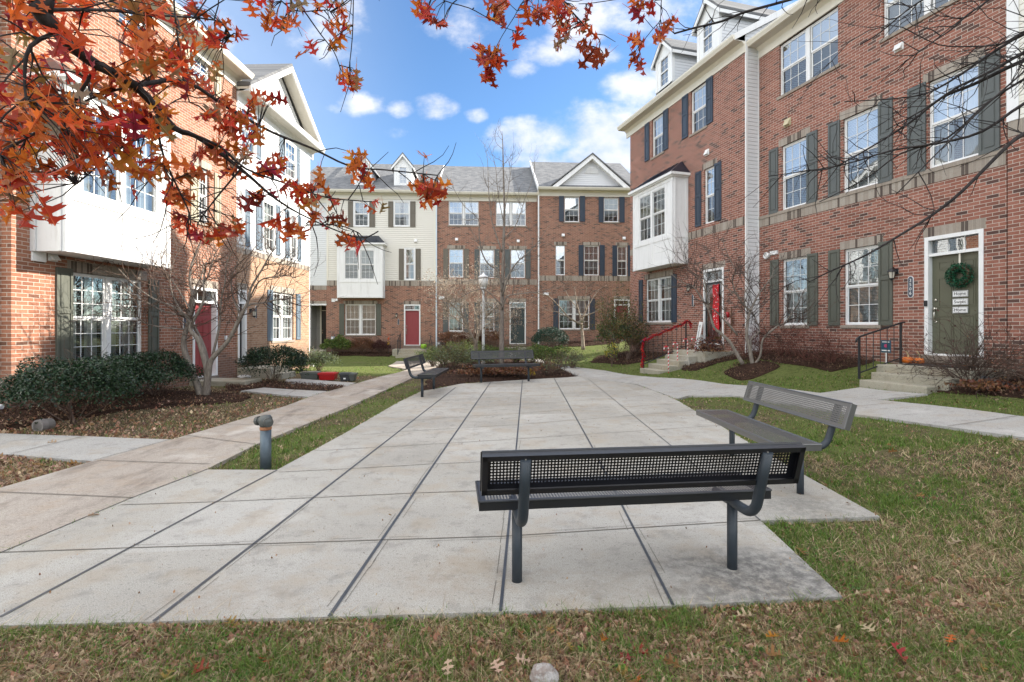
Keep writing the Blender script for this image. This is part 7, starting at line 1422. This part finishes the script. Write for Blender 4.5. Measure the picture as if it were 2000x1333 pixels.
# mulch chips
allc = []
for w_ in BEDS:
    bx = np.array(w_); lo, hi = bx.min(0), bx.max(0); n = int(min(9000, (hi - lo).prod() * 900)); q = RNG.uniform(lo, hi, (n, 2)); allc.append(q[inside(q, w_)])
Q = np.concatenate(allc); bm_ = np.zeros(len(Q))
pt = np.stack([Q[:, 0], Q[:, 1], gz(Q[:, 0], Q[:, 1]) + .065 + RNG.uniform(-.02, .03, len(Q))], 1); o_ = leaf_cloud('mulch_chips', [leafmat('chip_dark', (.05, .026, .018), 0, .5, .9), leafmat('chip_red', (.085, .045, .03), 0, .5, .9), leafmat('chip_leaf', (.20, .12, .075), .1, .4, .8)], pt, .045, None, .35, 1.2, .6); tag(o_, 'dark shredded mulch in the planting beds', 'mulch', kind='stuff')
# ================================================================== sky, sun, camera
w = bpy.data.worlds.new('World'); S.world = w; w.use_nodes = True
g = NG(w.node_tree); out = g.n('ShaderNodeOutputWorld'); bg = g.n('ShaderNodeBackground'); g.t.links.new(bg.outputs[0], out.inputs[0])
sun = Vector((1, .37, .60)).normalized(); EL = math.asin(sun.z); AZ = math.atan2(sun.x, sun.y)
sky = g.n('ShaderNodeTexSky', {'sky_type': 'NISHITA', 'sun_disc': False, 'sun_elevation': EL, 'sun_rotation': AZ, 'air_density': 1.0, 'dust_density': .3, 'ozone_density': 2.5})
co = g.n('ShaderNodeTexCoord'); sp = g.n('ShaderNodeSeparateXYZ', Vector=co.outputs['Generated']); dx, dy, dz = sp.outputs
dyc = g.m('MAXIMUM', dy, .05); u = g.m('DIVIDE', dx, dyc); v = g.m('DIVIDE', dz, dyc)
uv = g.n('ShaderNodeCombineXYZ'); g.put(uv.inputs[0], u); g.put(uv.inputs[1], g.m('MULTIPLY', v, 1.35))
n1 = g.noise(uv.outputs[0], 7.0, 8, .6); n2 = g.noise(uv.outputs[0], 2.6, 5, .55)
acc = None
for cx, cy, rx, ry, a in ((1060, 272, 112, 50, 1.05), (1180, 260, 132, 64, 1.15), (1290, 290, 155, 82, 1.1), (1130, 312, 172, 40, 1.0), (703, 203, 50, 26, .95), (850, 207, 44, 28, .95), (785, 212, 30, 16, .6), (655, 212, 25, 10, .5), (1085, 98, 85, 34, 1.0), (1165, 112, 60, 26, .7), (1245, 165, 75, 48, 1.0), (1215, 20, 150, 48, 1.0), (1130, 60, 60, 40, .6), (650, 60, 75, 75, .55), (925, 48, 75, 45, .6), (440, 62, 34, 40, .8), (935, 225, 22, 14, .5), (1025, 130, 30, 18, .4), (1040, 345, 200, 30, .35), (1500, 60, 200, 60, .5)):
    a1 = g.m('MULTIPLY', g.m('SUBTRACT', u, (cx - CX) / F), F / rx); b1 = g.m('MULTIPLY', g.m('SUBTRACT', v, (HY - cy) / F), F / ry)
    k = g.m('MULTIPLY', g.m('SUBTRACT', 1.0, g.m('ADD', g.m('MULTIPLY', a1, a1), g.m('MULTIPLY', b1, b1))), a); k = g.m('MAXIMUM', k, -.6); acc = k if acc is None else g.m('MAXIMUM', acc, k)
field = g.m('ADD', acc, g.m('MULTIPLY', g.m('SUBTRACT', n1, .52), 4.2))
cl = g.m('MULTIPLY', g.sm(field, -.25, 1.25), g.sm(dy, .1, .3))
# bright clouds outside the frame, added as fill light for the shaded court
d3 = co.outputs['Generated']; n3 = g.noise(d3, 2.2, 6, .6)
rest = g.m('MAXIMUM', g.m('SUBTRACT', 1.0, g.sm(dy, .05, .45)), g.sm(dz, .62, .85)); cl_fill = g.m('MULTIPLY', g.m('MULTIPLY', g.sm(n3, .38, .58), rest), g.sm(dz, .02, .2))
offs = g.n('ShaderNodeVectorMath', {'operation': 'ADD'}); g.put(offs.inputs[0], uv.outputs[0]); offs.inputs[1].default_value = (.025, .045, 0)
sh = g.m('SUBTRACT', g.noise(offs.outputs[0], 7.0, 5, .55), g.noise(uv.outputs[0], 7.0, 5, .55))
lit = g.m('ADD', g.m('MULTIPLY_ADD', sh, -2.6, .30), g.m('MULTIPLY', g.sm(v, .33, .46), .5), 0, True)
SKYM, CB, CB_FILL = 1.0, 5.3, 12.5
ccol = g.mix(lit, (.56 * CB, .66 * CB, .87 * CB), (1.02 * CB, 1.0 * CB, 1.0 * CB))
skyc = g.mix(1.0, sky.outputs[0], (SKYM * .74, SKYM * .93, SKYM * 1.08), 'MULTIPLY')
c = g.mix(g.m('MULTIPLY', cl, .92), skyc, ccol); c = g.mix(g.m('MULTIPLY', g.sm(g.m('MULTIPLY', dx, -1.0), .1, .8), g.m('MULTIPLY_ADD', n3, .6, .1)), c, (7.5, 8.2, 9.0)); c = g.mix(cl_fill, c, (CB_FILL, CB_FILL * 1.0, CB_FILL * 1.0))  # sky whitened toward the left, added to brighten reflections in the right-hand windows
g.put(bg.inputs[0], c); bg.inputs[1].default_value = .10
L = bpy.data.lights.new('sun', 'SUN'); L.energy = 5.0; L.angle = math.radians(.53); L.color = (1, .93, .82)
so = bpy.data.objects.new('sun', L); COL.objects.link(so); so.rotation_euler = (-sun).to_track_quat('-Z', 'Y').to_euler(); so.location = (30, 10, 40)
cam = bpy.data.cameras.new('camera'); cam.lens = F / 2000 * 36; cam.sensor_width = 36; cam.sensor_fit = 'HORIZONTAL'; cam.shift_y = -(666.5 - HY) / 2000; cam.clip_end = 3000; cam.clip_start = .05
cam.shift_y = -(666.5 - HY) / 2000
co_ = bpy.data.objects.new('camera', cam); COL.objects.link(co_); co_.location = (0, 0, H); co_.rotation_euler = (PI / 2, 0, 0); S.camera = co_
S.view_settings.view_transform = 'Standard'; S.view_settings.look = 'None'; S.view_settings.exposure = 1.2; S.view_settings.gamma = 1.0
S.cycles.max_bounces = 8; S.cycles.transparent_max_bounces = 12; S.cycles.use_denoising = True; S.cycles.caustics_reflective = False; S.cycles.caustics_refractive = False
